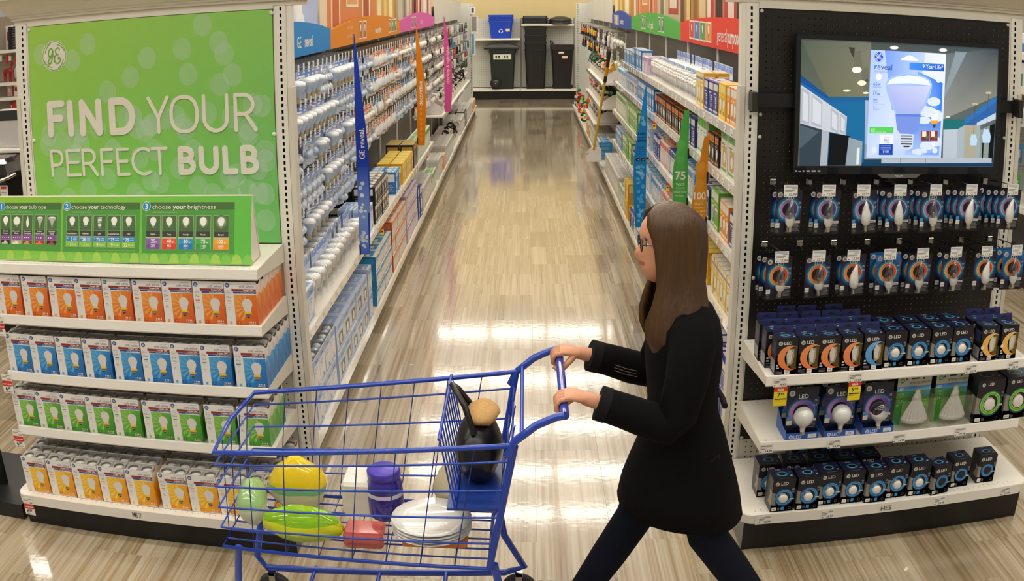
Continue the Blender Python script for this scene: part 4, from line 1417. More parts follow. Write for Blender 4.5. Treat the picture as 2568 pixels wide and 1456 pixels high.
# ---- candle lamp blister cards
def led_card(ringc, ringc2, bg, tip='bent', clear=False, small=False, watt='25'):
    w, h = 0.108, 0.172
    b = MB()
    b.box(-w/2, w/2, 0, 0.0012, -h, 0, hx('101014'), PAPER)
    F = Frame((-w/2, 0, -h), (1, 0, 0), (0, 0, 1))
    dark = hx('0c0c12')
    blue = {'black': hx('121a4a'), 'blue': hx('1f5fa8')}[bg]
    topc = {'black': hx('0d0d12'), 'blue': hx('2a6fb4')}[bg]
    b.grad(F, 0, h*0.72, w, h, blue, blue, topc, topc, 1)
    b.grad(F, 0, h*0.30, w, h*0.72, hx('10123a'), hx('10103a'), blue, blue, 1)
    b.grad(F, 0, 0, w, h*0.30, dark, dark, hx('10103a'), hx('10123a'), 1)
    cx, cy = w*0.50, h*0.56
    glow = [hx('14285a'), hx('17507e'), hx('1f7f9c'), hx('49b4b8'), hx('a8e0d8')]
    if bg == 'blue':
        glow[0] = hx('1d559c')
    for i, gc in enumerate(glow):
        b.disc(F, cx, cy, 0.0545-0.0045*i if i < 4 else 0.0385, gc, 1.5+0.3*i, 28, ry=0.056-0.0048*i if i < 4 else 0.040)
    for i in range(30):
        a0, a1 = 2*PI*i/30, 2*PI*(i+1.02)/30
        m = 0.5+0.5*math.cos((a0+a1)/2-0.2)
        c = tuple(ringc2[j]*m+ringc[j]*(1-m) for j in range(3))+(1,)
        b.ring(F, cx, cy, 0.026, 0.037, c, 4, 1, a0, a1)
    b.disc(F, cx, cy, 0.0262, hx('0e0b10'), 3.8, 24)
    monogram(b, F, 0.016, h-0.017, 0.0105, hx('d8d5cc'), hx('3a3a40'), 3, fine=False)
    b.text(F, 'LED', w*0.52, h-0.036, 0.0145, hx('f0ede4'), 3, al='c', bold=0.008)
    b.rect(F, w*0.36, h-0.0405, w*0.68, h-0.0395, hx('9a9890'), 3)
    b.text(F, watt, w-0.004, h-0.053, 0.0075, hx('d0d4dc'), 6, al='r')
    b.text(F, '4.5' if small else '3.5', w-0.004, h-0.070, 0.0075, hx('d0d4dc'), 6, al='r')
    b.rect(F, 0.003, 0.046, 0.016, 0.060, hx('3aa0e0') if watt == '25' else hx('15151c'), 3)
    b.rect(F, 0.003, 0.026, 0.0205, 0.045, hx('e9e6dd'), 3)
    b.rect(F, 0.006, 0.034, 0.017, 0.037, hx('a6a399'), 3.4)
    b.rect(F, 0.0025, 0.006, 0.021, 0.025, hx('1c1c1e'), 3)
    for i in range(3):
        b.rect(F, 0.005, 0.009+i*0.005, 0.018, 0.011+i*0.005, hx('77756d'), 3.4)
    b.rect(F, w-0.034, 0.042, w-0.003, 0.052, hx('d5d3cc'), 3)
    b.rect(F, w-0.030, 0.046, w-0.008, 0.048, hx('6a6860'), 3.4)
    for i in range(6):
        b.rect(F, w-0.036, 0.012+i*0.0047, w-0.004-0.003*(i % 3), 0.0142+i*0.0047, hx('8a8880'), 3)
    o = b.build('led_blister_card')
    # the lamp
    lx, zb = 0.002, -h+0.010
    cap = MB()
    r = 0.0085 if small else 0.0118
    prof = [(0.003, 0), (r*0.8, 0.004)]
    for i in range(4):
        prof += [(r, 0.007+i*0.005), (r*0.86, 0.0095+i*0.005)]
    cap.lathe(prof, (lx, -0.016, zb), 12, hx('c9c3b2'), CHROME)
    cap.build('screw_base', o)
    g = MB()
    pr = [(r, 0.027), (0.0165, 0.036), (0.0185, 0.048), (0.0185, 0.058)]
    g.lathe(pr, (lx, -0.016, zb), 14, hx('e9e7e0'), PLAST, caps=False)
    top = [(0.0188, 0.058), (0.0185, 0.066), (0.0165, 0.080), (0.0125, 0.096), (0.0075, 0.111), (0.003, 0.121), (0.0, 0.126)]
    loops = []
    for rr, z in top:
        t = max(0, (z-0.07)/0.056)
        dx = (0.010*t*t if tip == 'bent' else 0.0)
        loops.append([(lx+dx+max(rr, 0.0004)*math.cos(2*PI*i/14), -0.016+max(rr, 0.0004)*math.sin(2*PI*i/14), zb+z) for i in range(14)])
    g.loft(loops, hx('f1efe8') if not clear else hx('d9dce0'), GLASSW if not clear else CLEAR, caps=False, smooth=True)
    if clear:
        g.lathe([(0.007, 0.058), (0.007, 0.072), (0.004, 0.078)], (lx, -0.016, zb), 8, hx('b8a273'), CHROME)
    g.build('lamp', o)
    bl = MB()
    loops = []
    for z, rx, ry in ((-0.004, 0.012, 0.012), (0.0, 0.0155, 0.022), (0.03, 0.0165, 0.026), (0.045, 0.0225, 0.034), (0.065, 0.0225, 0.034), (0.10, 0.016, 0.028), (0.128, 0.008, 0.018), (0.132, 0.004, 0.01)):
        dx = 0.006*max(0, (z-0.07)/0.06) if tip == 'bent' else 0
        loops.append([(lx+dx+rx*math.cos(PI*i/8), -0.0004-ry*math.sin(PI*i/8)*1.05, zb+z) for i in range(9)])
    bl.loft(loops, (1, 1, 1, 1), CLEAR, caps=False, smooth=True, closed=False)
    bl.build('blister', o)
    return Proto(o)
PUR, PUR2 = hx('b583c4'), hx('5a3790')
ORA, ORA2 = hx('f5913e'), hx('e8481e')
cards = {
 'pa': led_card(PUR, PUR2, 'black', 'bent', True),
 'pb': led_card(PUR, PUR2, 'black', 'straight', False, True),
 'pc': led_card(PUR, PUR2, 'black', 'straight', True),
 'pd': led_card(PUR, PUR2, 'black', 'bent', False),
 'oa': led_card(ORA, ORA2, 'black', 'bent', True, True, '40'),
 'ob': led_card(ORA, ORA2, 'black', 'bent', False, True, '40'),
 'oc': led_card(ORA, ORA2, 'blue', 'straight', True, False, '40'),
 'od': led_card(ORA, ORA2, 'black', 'straight', True, False, '40'),
}
desc = {'p': 'purple-ringed', 'o': 'orange-ringed'}
row1 = [('pa', 2, -0.012), ('pa', 2, -0.006), ('pb', 1, 0.0), ('pb', 3, -0.010), ('pc', 4, -0.012), ('pd', 3, -0.006), ('pd', 5, -0.008)]
row2 = [('oa', 3, -0.018), ('oa', 1, -0.002), ('ob', 2, -0.006), ('oc', 2, -0.004), ('od', 3, -0.012), ('od', 2, -0.004), ('ob', 1, 0.0), ('oc', 3, -0.012)]
for rowi, (cfg, hs, z) in enumerate(((row1, h1, 1.421), (row2, h2, 1.163))):
    for i, ((kind, n, dx), x) in enumerate(zip(cfg, hs)):
        for d in range(n):
            y = YB-0.245+d*0.043
            xx = x+dx*0.6-(0.011*d if i < 3 else 0.013*d)*(1 if n > 1 else 0)+0.012
            rz = [0.10, 0.05, 0.04, 0.0, -0.03, -0.06, -0.08, -0.1][i]+rc.uniform(-0.012, 0.012)
            which = 'front' if d == 0 else '%s behind front' % ordw(d)
            o = cards[kind].put((xx, y, z-0.004*d+rc.uniform(-0.003, 0.003)), rz, '%s %sLED bulb card, %s, %s hook of %s row' % (desc[kind[0]], 'blue ' if kind == 'oc' else 'black ', which, ordw(i+1), ('upper', 'lower')[rowi]), 'blister card', '%s bulb cards on the black pegboard' % desc[kind[0]])
            o.rotation_euler.x = 0.05
            o.rotation_euler.y = rc.uniform(-0.06, 0.03)

# ---- boxed lamps
def led_box(style):
    """style: crescent colour or window ring"""
    w, dd, h = {'crescent': (0.086, 0.072, 0.146), 'ring': (0.094, 0.095, 0.147), 'small': (0.088, 0.085, 0.132), 'big': (0.140, 0.120, 0.190)}[style[0]]
    colr = style[1]
    b = MB()
    k = hx('0c0b10')
    navy = hx('161a42')
    b.face([(0, dd, 0), (w, dd, 0), (w, 0, 0), (0, 0, 0)], k, PAPER)
    b.face([(w, 0, 0), (w, dd, 0), (w, dd, h), (w, 0, h)], k, PAPER)
    b.face([(w, dd, 0), (0, dd, 0), (0, dd, h), (w, dd, h)], k, PAPER)
    b.face([(0, dd, 0), (0, 0, 0), (0, 0, h), (0, dd, h)], k, PAPER)
    b.face([(0, 0, h), (w, 0, h), (w, dd, h), (0, dd, h)], k, PAPER)
    F = Frame((0, 0, 0), (1, 0, 0), (0, 0, 1))
    T = Frame((0, 0, h), (1, 0, 0), (0, 1, 0))
    S2 = Frame((0, dd, 0), (0, -1, 0), (0, 0, 1))
    # top print: glowing ring
    tc = hx('2a7fa8') if colr != 'green' else hx('2a8a5a')
    b.grad(T, 0, 0, w, dd, hx('0e0e16'), hx('0e0e16'), navy, navy, 1)
    for i, c in enumerate((hx('122850'), hx('1a4a78'), tc, hx('7fd0d8'))):
        b.disc(T, w/2, dd*0.5, w*0.30-i*0.0035, c, 1.5+0.3*i, 22, ry=dd*0.26-i*0.003)
    b.disc(T, w/2, dd*0.5, w*0.30-0.0125, hx('050508'), 3, 20, ry=dd*0.26-0.0105)
    b.text(T, 'LED', w*0.42, dd*0.83, 0.009, hx('c9cbd4'), 2, al='c')
    b.text(T, '65w', w*0.97, dd*0.6, 0.006, hx('8f94a4'), 2, al='r')
    b.rect(T, w*0.3, dd*0.08, w*0.75, dd*0.10, hx('70747f'), 2)
    b.disc(T, w*0.86, dd*0.3, 0.005, hx('8f9ac0'), 2, 10)
    # front
    b.grad(F, 0, h*0.55, w, h, hx('101022'), hx('101022'), hx('0e0d16'), hx('0e0d16'), 0.5)
    monogram(b, F, w*0.20, h-0.020, 0.0085, hx('d6d3ca'), hx('3a3a44'), 3, fine=False)
    b.text(F, 'LED', w*0.36 if style[0] != 'crescent' else w*0.36, h-0.0255, 0.0125, hx('f2efe8'), 3, bold=0.012)
    if style[0] == 'crescent':
        # cut window: a recess on the right with the lamp in it, crescent print beside it
        cx, cy, r = w*0.62, h*0.45, h*0.31
        n = 20
        b.poly(F, [(w*0.50, h*0.18)] + [(cx+r*0.55-0.55*r*math.cos(a)*1.1, cy+r*math.sin(a)) for a in [(-0.42+0.84*i/n)*PI for i in range(n+1)]][1:-1] + [(w*0.97, h*0.76), (w*0.97, h*0.14)], hx('5a430f') if colr != 'yellow' else hx('6a5416'), 1)
        lw = [(w*0.56, h*0.22), (w*0.80, h*0.30), (w*0.86, h*0.5), (w*0.84, h*0.70), (w*0.60, h*0.72), (w*0.50, h*0.5)]
        b.poly(F, lw, hx('a89a80') if colr != 'yellow' else hx('c4b58e'), 1.5)
        b.poly(F, [(w*0.58, h*0.34), (w*0.72, h*0.30), (w*0.78, h*0.62), (w*0.60, h*0.72), (w*0.50, h*0.56)], hx('dcd8cf'), 2)
        m, lt = {'orange': (hx('ee6a28'), hx('f9a868')), 'blue': (hx('1f7fd0'), hx('7fc0ee')), 'yellow': (hx('f5a81c'), hx('fbd27a'))}[colr]
        o1, o2 = [], []
        for i in range(n+1):
            a = PI*0.42 + (PI*1.22)*i/n
            o1.append((w*0.70+w*0.60*math.cos(a), h*0.46+h*0.345*math.sin(a)))
            a2 = PI*0.36 + (PI*1.34)*i/n
            o2.append((w*0.98+w*0.48*math.cos(a2)-w*0.08, h*0.46+h*0.315*math.sin(a2)))
        for i in range(n):
            f = i/n
            c = tuple(lt[j]*(1-f)+m[j]*f for j in range(3))+(1,)
            qd4 = [(min(p[0], w*0.985), p[1]) for p in (o1[i], o1[i+1], o2[i+1], o2[i])]
            b.poly(F, qd4, c, 3)
        b.rect(F, w*0.06, h*0.24, w*0.16, h*0.29, hx('c9c9cf'), 3)
        b.rect(F, w*0.06, h*0.17, w*0.20, h*0.21, hx('c9c9cf'), 3)
        b.rect(F, w*0.46, 0.003, w*0.70, 0.020, hx('efece4'), 3)
        b.rect(F, w*0.50, 0.009, w*0.66, 0.013, hx('a6a39a'), 3.4)
        for i in range(3):
            b.rect(F, w*0.05, 0.004+i*0.0055, w*0.36, 0.0065+i*0.0055, hx('6e6e78'), 3)
        if colr == 'yellow':
            b.disc(F, w*0.12, h*0.40, 0.008, hx('f2e9da'), 4, 12)
        # hang tab at the back of the top
        b.face([(0.002, dd-0.002, h), (w-0.002, dd-0.002, h), (w-0.004, dd+0.004, h+0.028), (0.004, dd+0.004, h+0.028)], ('v', [navy, navy, hx('1f2a66'), hx('1f2a66')]), PAPER)
        b.face([(0.002, dd-0.001, h), (0.004, dd+0.005, h+0.028), (w-0.004, dd+0.005, h+0.028), (w-0.002, dd-0.001, h)], navy, PAPER)
        HF = Frame((0, dd-0.002, h), (1, 0, 0), (0, 0.006, 0.028))
        b.rect(HF, w*0.34, 0.012, w*0.66, 0.0165, hx('040406'), 1)
        b.disc(HF, w*0.5, 0.017, 0.0045, hx('040406'), 1.3, 10)
        b.rect(S2, 0.006, 0.01, dd-0.006, 0.055, hx('9a9a9e'), 1)
        b.rect(S2, 0.010, 0.075, dd-0.010, 0.125, hx('3a3e62'), 1)
    else:
        m, lt = {'blue': (hx('1d78cc'), hx('5cb8ee')), 'green': (hx('58b830'), hx('a4e060')), 'dark': (hx('1d78cc'), hx('4fb0e4'))}[colr]
        cx, cy = w*0.54, h*0.44
        r1, r0 = w*0.355, w*0.275
        if style[0] == 'small':
            r1, r0 = w*0.31, w*0.235
        for i in range(3):
            b.disc(F, cx, cy, r1*(1.22-0.07*i), (hx('10163a'), hx('103a5e'), hx('1f6f8c'))[i] if colr != 'green' else (hx('10203a'), hx('123f3e'), hx('2f7f5c'))[i], 1+0.3*i, 26)
        b.ring(F, cx, cy, r0, r1, m, 2.2, 30)
        b.ring(F, cx, cy, r1*0.97, r1*1.03, lt, 2.4, 30)
        b.ring(F, cx, cy, r0*0.97, r0*1.04, lt, 2.4, 30)
        # window through to the lamp
        b.disc(F, cx, cy, r0, hx('141214'), 2.0, 26)
        if colr != 'dark':
            b.poly(F, [(cx-r0*0.98, cy-r0*0.1), (cx-r0*0.55, cy+r0*0.80), (cx+r0*0.1, cy+r0*0.72), (cx+r0*0.55, cy+r0*0.1), (cx+r0*0.72, cy-r0*0.35), (cx+r0*0.35, cy-r0*0.92), (cx-r0*0.5, cy-r0*0.84)][::-1], hx('b3aca4'), 2.5)
        # side slot that shows the lamp
        b.poly(F, [(0.0, h*0.62), (w*0.17, h*0.57), (w*0.14, h*0.40), (w*0.22, h*0.20), (0.0, h*0.22)][::-1], hx('8f877c'), 1.2)
        b.poly(S2, [(dd*0.45, h*0.20), (dd, h*0.20), (dd, h*0.62), (dd*0.62, h*0.62), (dd*0.70, h*0.45)], hx('8f877c'), 1)
        b.text(F, '65', w*0.97, h*0.66, 0.0075, hx('c4c8d4'), 4, al='r')
        b.text(F, '10', w*0.97, h*0.58, 0.0075, hx('8fc0e4'), 4, al='r')
        b.rect(F, w*0.05, 0.005, w*0.26, 0.021, hx('e6e3da'), 3)
        b.rect(F, w*0.09, 0.011, w*0.22, 0.014, hx('a6a39a'), 3.4)
        b.rect(F, w*0.30, 0.006, w*0.40, 0.019, hx('4a4a52'), 3)
        if style[0] == 'ring':
            b.rect(F, w*0.46, 0.006, w*0.60, 0.021, hx('2f8fd0'), 3)
        b.ring(F, w*0.84, 0.014, 0.005, 0.0058, hx('7f84a0'), 3, 14)
        b.rect(F, w*0.82, h*0.36, w*0.99, h*0.40, hx('c9cbd2'), 4)
    o = b.build('led_bulb_box')
    if style[0] in ('ring', 'small', 'big') and colr != 'dark':
        d = MB()
        rr = w*0.275*0.74 if style[0] != 'small' else w*0.235*0.7
        d.lathe([(rr, -0.0005), (rr*0.92, 0.003), (rr*0.6, 0.006), (0, 0.007)], (w*0.54-0.002, -0.0014, h*0.44-0.006), 16, hx('e9e4dc'), GLASSW, axis=(0, -1, 0))
        d.build('bulb', o)
    return Proto(o)
BX = {'co': led_box(('crescent', 'orange')), 'cb': led_box(('crescent', 'blue')), 'cy': led_box(('crescent', 'yellow')), 'rb': led_box(('ring', 'blue')),
      'sb': led_box(('small', 'dark')), 'bg': led_box(('big', 'green')), 'big_rb': None}
cdesc = {'co': 'orange crescent', 'cb': 'blue crescent', 'cy': 'yellow crescent', 'rb': 'blue ring', 'sb': 'small blue ring', 'bg': 'large green ring'}
def put_box(k, x, y, z, lab, rz=0.0):
    BX[k].put((x, y, z), rz, 'black %s LED box, %s' % (cdesc[k], lab), 'box', 'black LED bulb boxes on the right endcap')
yf = -0.392
z = 0.746
front1 = [('co', 0.965), ('co', 1.055), ('co', 1.140), ('co', 1.232), ('cb', 1.325), ('rb', 1.420), ('rb', 1.524), ('rb', 1.628), ('rb', 1.727), ('cy', 1.858), ('cy', 1.957)]
for i, (k, x) in enumerate(front1):
    put_box(k, x, yf+(0.01 if k == 'rb' else 0), z, 'front row of upper shelf, %s from left' % ordw(i+1), rc.uniform(-0.02, 0.02))
for d, xs in ((1, [0.945, 1.040, 1.128, 1.220, 1.315]), (2, [0.936, 1.030, 1.122, 1.212, 1.300]), (3, [1.04, 1.13, 1.25])):
    for i, x in enumerate(xs):
        put_box('co' if x < 1.29 else 'cb', x, yf+0.080*d, z, '%s row back on upper shelf, %s from left' % (ordw(d+1), ordw(i+1)), rc.uniform(-0.03, 0.03))
for i, x in enumerate((1.418, 1.522, 1.624, 1.724)):
    put_box('rb', x, yf+0.112, z, 'second row back on upper shelf, %s ring box from left' % ordw(i+1), rc.uniform(-0.02, 0.02))
for i, x in enumerate((1.846, 1.94)):
    put_box('cy', x, yf+0.085, z, 'second row back on upper shelf, %s' % ('left one' if i == 0 else 'right one'), 0)
z = 0.467
for i, x in enumerate((1.875, 2.024)):
    put_box('bg', x, -0.40, z+0.0025, '%s on middle shelf right end' % ('left one' if i == 0 else 'right one'), 0.03)
z = 0.1865
yb = -0.478
frontb = [('rb', 0.982), ('rb', 1.087), ('rb', 1.185), ('rb', 1.285), ('rb', 1.385), ('rb', 1.486), ('rb', 1.588), ('sb', 1.692), ('sb', 1.802), ('sb', 1.938)]
off = [0, 0.0, 0.022, 0.018, 0.004, 0.024, 0.020, 0.0, 0.045, 0.055]
rzs = [0.02, 0.0, 0.03, 0.02, -0.02, 0.02, 0.0, 0.16, 0.02, -0.04]
for i, (k, x) in enumerate(frontb):
    put_box(k, x, yb+off[i], z, 'front row of base shelf, %s from left' % ordw(i+1), rzs[i])
for i, x in enumerate((0.955, 1.062, 1.172, 1.285, 1.392)):
    put_box('rb', x, yb+0.135, z, 'second row back on base shelf, %s from left' % ordw(i+1), rc.uniform(-0.04, 0.04))
for i, x in enumerate((1.150, 1.255)):
    put_box('rb', x, -0.13, z, 'far back of base shelf, %s one' % ('left' if i == 0 else 'right'), 0)

# ---- globe lamps in blue trays
def globe_card(clear):
    w, h = 0.130, 0.205
    b = MB()
    b.box(0, w, 0, 0.0012, 0, h, hx('0d0d14'), PAPER)
    F = Frame((0, 0, 0), (1, 0, 0), (0, 0, 1))
    b.grad(F, 0, h*0.5, w, h, hx('16225a'), hx('16225a'), hx('0d0d12'), hx('0d0d12'), 1)
    b.grad(F, 0, 0, w, h*0.5, hx('0d0d14'), hx('0d0d14'), hx('16225a'), hx('16225a'), 1)
    cx, cy = w*0.5, h*0.48
    for i, c in enumerate((hx('14285a'), hx('174f7c'), hx('2a7f98'), hx('64b4b4'))):
        b.disc(F, cx, cy, 0.064-0.004*i, c, 1.5+0.3*i, 30)
    for i in range(30):
        a0, a1 = 2*PI*i/30, 2*PI*(i+1.02)/30
        m = 0.5+0.5*math.cos((a0+a1)/2-0.3)
        c = tuple(PUR2[j]*m+PUR[j]*(1-m) for j in range(3))+(1,)
        b.ring(F, cx, cy, 0.036, 0.052, c, 3, 1, a0, a1)
    b.disc(F, cx, cy, 0.036, hx('0e0b12'), 2.9, 24)
    monogram(b, F, 0.020, h-0.024, 0.012, hx('d6d3ca'), hx('3a3a44'), 3, fine=False)
    b.text(F, 'LED', w*0.52, h-0.046, 0.017, hx('f0ede4'), 3, al='c', bold=0.008)
    b.rect(F, w*0.40, h-0.018, w*0.62, h-0.014, hx('0f2c3c'), 3)
    b.text(F, '25', w-0.005, h-0.060, 0.009, hx('c4c8d4'), 6, al='r')
    b.text(F, '4.5', w-0.005, h-0.080, 0.009, hx('c4c8d4'), 6, al='r')
    b.rect(F, 0.004, 0.070, 0.020, 0.084, hx('3aa0e0'), 6)
    b.rect(F, 0.004, 0.048, 0.026, 0.068, hx('e6e3da'), 6)
    b.rect(F, w-0.040, 0.062, w-0.004, 0.072, hx('d5d3cc'), 6)
    for i in range(4):
        b.rect(F, w-0.040, 0.036+i*0.006, w-0.006, 0.039+i*0.006, hx('8a8880'), 6)
    o = b.build('globe_blister_card')
    g = MB()
    R2 = 0.041
    pr = [(0.010, -0.060), (0.012, -0.046)] + [(R2*math.sin(a), -R2*math.cos(a)) for a in [PI*(0.16+0.84*i/10) for i in range(11)]]
    if clear:
        lo = [p for p in pr if p[1] < -0.002]
        hi = [lo[-1]]+[p for p in pr if p[1] >= -0.002]
        g.lathe(lo, (cx, -0.030, cy-0.006), 18, hx('d9d9d6'), GLOSS, caps=False)
        g.lathe(hi, (cx, -0.030, cy-0.006), 18, hx('e6eaee'), CLEAR, caps=False)
    else:
        g.lathe(pr, (cx, -0.030, cy-0.006), 18, hx('dfe0dc'), GLASSW, caps=False)
    g.build('globe_bulb', o)
    c = MB()
    prof = [(0.004, 0.0), (0.010, 0.003)]
    for i in range(3):
        prof += [(0.0125, 0.006+i*0.005), (0.0108, 0.0085+i*0.005)]
    c.lathe(prof, (cx, -0.030, cy-0.084), 12, hx('c9c3b2'), CHROME)
    c.build('screw_base', o)
    return Proto(o)
GC = {'white': globe_card(False), 'clear': globe_card(True)}
def tray():
    w, d, h0, h1 = 0.138, 0.15, 0.033, 0.085
    b = MB()
    c, c2 = hx('1c58b4'), hx('123f8a')
    b.box(0, w, 0, 0.002, 0, h0, c, PAPER)
    b.box(0, w, d-0.002, d, 0, h1, c2, PAPER)
    for x in (0, w-0.002):
        pts = [(0.002, 0), (0.002, h0+0.006), (d*0.35, h0+0.010), (d-0.002, h1), (d-0.002, 0)]
        b.loft([[(x, y, z) for y, z in pts], [(x+0.002, y, z) for y, z in pts]], c, PAPER)
    b.box(0.002, w-0.002, 0.002, d-0.002, 0, 0.002, c2, PAPER)
    F = Frame((0, 0, 0), (1, 0, 0), (0, 0, 1))
    monogram(b, F, 0.022, 0.0165, 0.0085, hx('cfd8ea'), hx('1c58b4'), 2, fine=False)
    b.text(F, 'LED', 0.034, 0.010, 0.0135, hx('e2e8f2'), 2, bold=0.01)
    b.rect(F, w-0.046, 0.009, w-0.010, 0.026, hx('dfe3e8'), 2)
    b.text(F, '40w', w-0.028, 0.017, 0.006, hx('2a4f8c'), 3, al='c')
    b.rect(F, w-0.040, 0.012, w-0.016, 0.0135, hx('8fa0b8'), 3)
    return Proto(b.build('display_tray'))
TR = tray()
for i, (x, kind, lab) in enumerate(((1.032, 'white', 'leftmost'), (1.192, 'white', 'middle'), (1.357, 'clear', 'rightmost'))):
    TR.put((x, -0.405, 0.4665), 0, '%s blue cardboard display tray holding globe bulb cards on the middle shelf' % lab, 'tray', 'blue display trays on the middle shelf')
    for d in range(2):
        o = GC[kind].put((x+0.004, -0.398+0.028+0.078*d, 0.4705), 0, 'globe LED bulb card, %s, standing in the %s blue tray' % ('front one' if d == 0 else 'rear one', lab), 'blister card', 'globe bulb cards in blue trays')
        o.rotation_euler.x = -0.05

def par_pack():
    w, h, d = 0.158, 0.222, 0.072
    b = MB()
    g = hx('4aa02c')
    b.box(0, w, d, d+0.0015, 0, h, g, PAPER)
    F = Frame((0, d, 0), (1, 0, 0), (0, 0, 1))
    b.grad(F, 0, h*0.74, w, h, hx('cfccbe'), hx('cfccbe'), hx('c4c1b4'), hx('c4c1b4'), 1)
    b.grad(F, 0, h*0.67, w, h*0.76, hx('5ea6d8'), hx('8fc4e6'), hx('4a90cc'), hx('3f86c6'), 1.5)
    monogram(b, F, 0.021, h-0.026, 0.011, hx('5a9a4c'), hx('dfe0d4'), 3, fine=False)
    b.text(F, 'energy smart', w-0.006, h-0.042, 0.0125, hx('5d6f58'), 3, al='r', w=0.105)
    b.text(F, 'LED', 0.006, h*0.69, 0.010, hx('e6f0f6'), 3, bold=0.02)
    b.rect(F, w*0.40, h-0.022, w*0.62, h-0.016, hx('2a2823'), 3)
    for x in (0.25, 0.76):
        b.disc(F, w*x, h-0.021, 0.005, hx('35332d'), 3, 12)
    b.text(F, 'PAR38', 0.005, h*0.595, 0.008, hx('bfe09a'), 3)
    b.text(F, '2700K', 0.005, h*0.545, 0.008, hx('bfe09a'), 3)
    b.text(F, '22.8', 0.003, h*0.45, 0.012, hx('e2f0cc'), 3, bold=0.01)
    b.text(F, '20', 0.003, h*0.37, 0.009, hx('e2f0cc'), 3)
    b.rect(F, w*0.84, h*0.56, w*0.97, h*0.66, hx('3f94d4'), 3)
    b.ring(F, w*0.70, h*0.61, 0.006, 0.0075, hx('cfe6b0'), 3, 14)
    for i in range(6):
        b.rect(F, w*0.62, h*(0.36+0.025*i), w*0.97, h*(0.366+0.025*i), hx('9fd27a'), 3)
    o = b.build('reflector_lamp_pack')
    l = MB()
    cx = w*0.52
    prof = [(0.004, 0.172), (0.011, 0.168), (0.012, 0.152), (0.016, 0.146), (0.021, 0.132), (0.022, 0.118), (0.031, 0.102), (0.045, 0.076), (0.058, 0.048), (0.061, 0.042), (0.061, 0.034), (0.052, 0.026), (0.0, 0.024)]
    n = 40
    loops = []
    for r, z in prof:
        fin = 0.10 if 0.045 < z < 0.125 else 0.0
        loops.append([(cx+r*(1-fin*(i % 2))*math.cos(2*PI*i/n), d*0.5+0.55*r*(1-fin*(i % 2))*math.sin(2*PI*i/n), z) for i in range(n)])
    cols = [hx('b9b2a2'), hx('c9bda4'), hx('b9b2a2')]+[hx('c9c8c2')]*9
    l.loft(loops, cols, PLAST)
    l.build('lamp', o)
    c = MB()
    loops = []
    for z, i2 in ((0.0, 0.004), (0.012, 0.0), (h*0.62, 0.0), (h*0.66, 0.01)):
        loops.append([(i2*0.5, d, z), (i2, i2*3, z), (w-i2, i2*3, z), (w-i2*0.5, d, z)])
    c.loft(loops, (1, 1, 1, 1), CLEAR, caps=True, closed=False)
    c.build('clear_shell', o)
    return Proto(o)
PPK = par_pack()
for i, x in enumerate((1.520, 1.700)):
    PPK.put((x, -0.405, 0.4665), 0.02, 'green clear-front reflector lamp pack on the middle shelf, %s' % ('left one' if i == 0 else 'right one'), 'package', 'green lamp packs')

def sale_tag(big, small):
    b = MB()
    w, h = 0.053, 0.078
    b.box(0, w, 0, 0.0008, -h, 0, hx('f3dd1c'), PAPER)
    F = Frame((0, 0, -h), (1, 0, 0), (0, 0, 1))
    b.rect(F, 0, h-0.019, w, h, hx('d8261c'))
    b.text(F, 'sale', w/2, h-0.0145, 0.012, hx('f6e8dc'), 2, bold=0.03, al='c', w=w*0.82)
    b.text(F, big, w*0.26, h-0.041, 0.0175, hx('1b1a16'), 2, bold=0.02)
    b.text(F, small, w*0.52, h-0.034, 0.0095, hx('1b1a16'), 2, bold=0.02)
    b.rect(F, 0.004, h-0.0515, w-0.003, h-0.047, hx('2a2720'), 2)
    b.rect(F, 0.004, h-0.0575, w*0.5, h-0.055, hx('6a6420'), 2)
    return b.build('sale_tag')
o = sale_tag('7', '99')
o.location = (0.962, -0.4245, 0.7085)
tag(o, 'red and yellow sale tag reading 7.99 at left under the upper shelf', 'price tag', 'sale tags')
o = sale_tag('9', '99')
o.location = (1.266, -0.4245, 0.7125)
tag(o, 'red and yellow sale tag reading 9.99 under the upper shelf', 'price tag', 'sale tags')
# ================================================================== the aisle: long shelving runs left and right
XB = 1.335          # back panels
YA, YE = 0.30, 15.7
ra = random.Random(21)
LW = PI/2           # turn a thing's front (-y) to face the aisle from the left run
RW = -PI/2
def run(side, word):
    t = empty('aisle_shelving', (side*XB, YA, 0))
    tag(t, 'long shelving run on the %s of the aisle with white shelves and black kick plates' % word, 'shelving')
    X = lambda x: side*(x-XB)       # x given as distance from the aisle centre
    def bx(name, xa, xb, ya, yb, za, zb, col, m=PAINT, par=t):
        b = MB()
        a, c = sorted((X(xa), X(xb)))
        b.box(a, c, ya-YA, yb-YA, za, zb, col, m)
        return b.build(name, par)
    bx('back_panel', XB, XB+0.012, YA, YE, 0.02, 2.118, hx('35302b' if side < 0 else '4a443c'))
    n = 0
    y = YA
    while y < YE-0.5:
        y2 = min(y+1.22, YE)
        bx('upright', XB-0.012, XB, y-0.015, y+0.015, 0.05, 2.12, CREAM)
        d = bx('base_deck', 0.958, XB-0.013, y+0.002, y2-0.002, 0.085, 0.127, SHELFW)
        bx('price_rail', 0.950, 0.957, y+0.002, y2-0.002, 0.084, 0.130, hx('efeae0'), GLOSS, d)
        bx('kick_plate', 0.99, 1.0, y, y2, 0.001, 0.084, BLACK, PLAST)
        y = y2
    return t, bx
RL, bxL = run(-1, 'left')
RR, bxR = run(1, 'right')
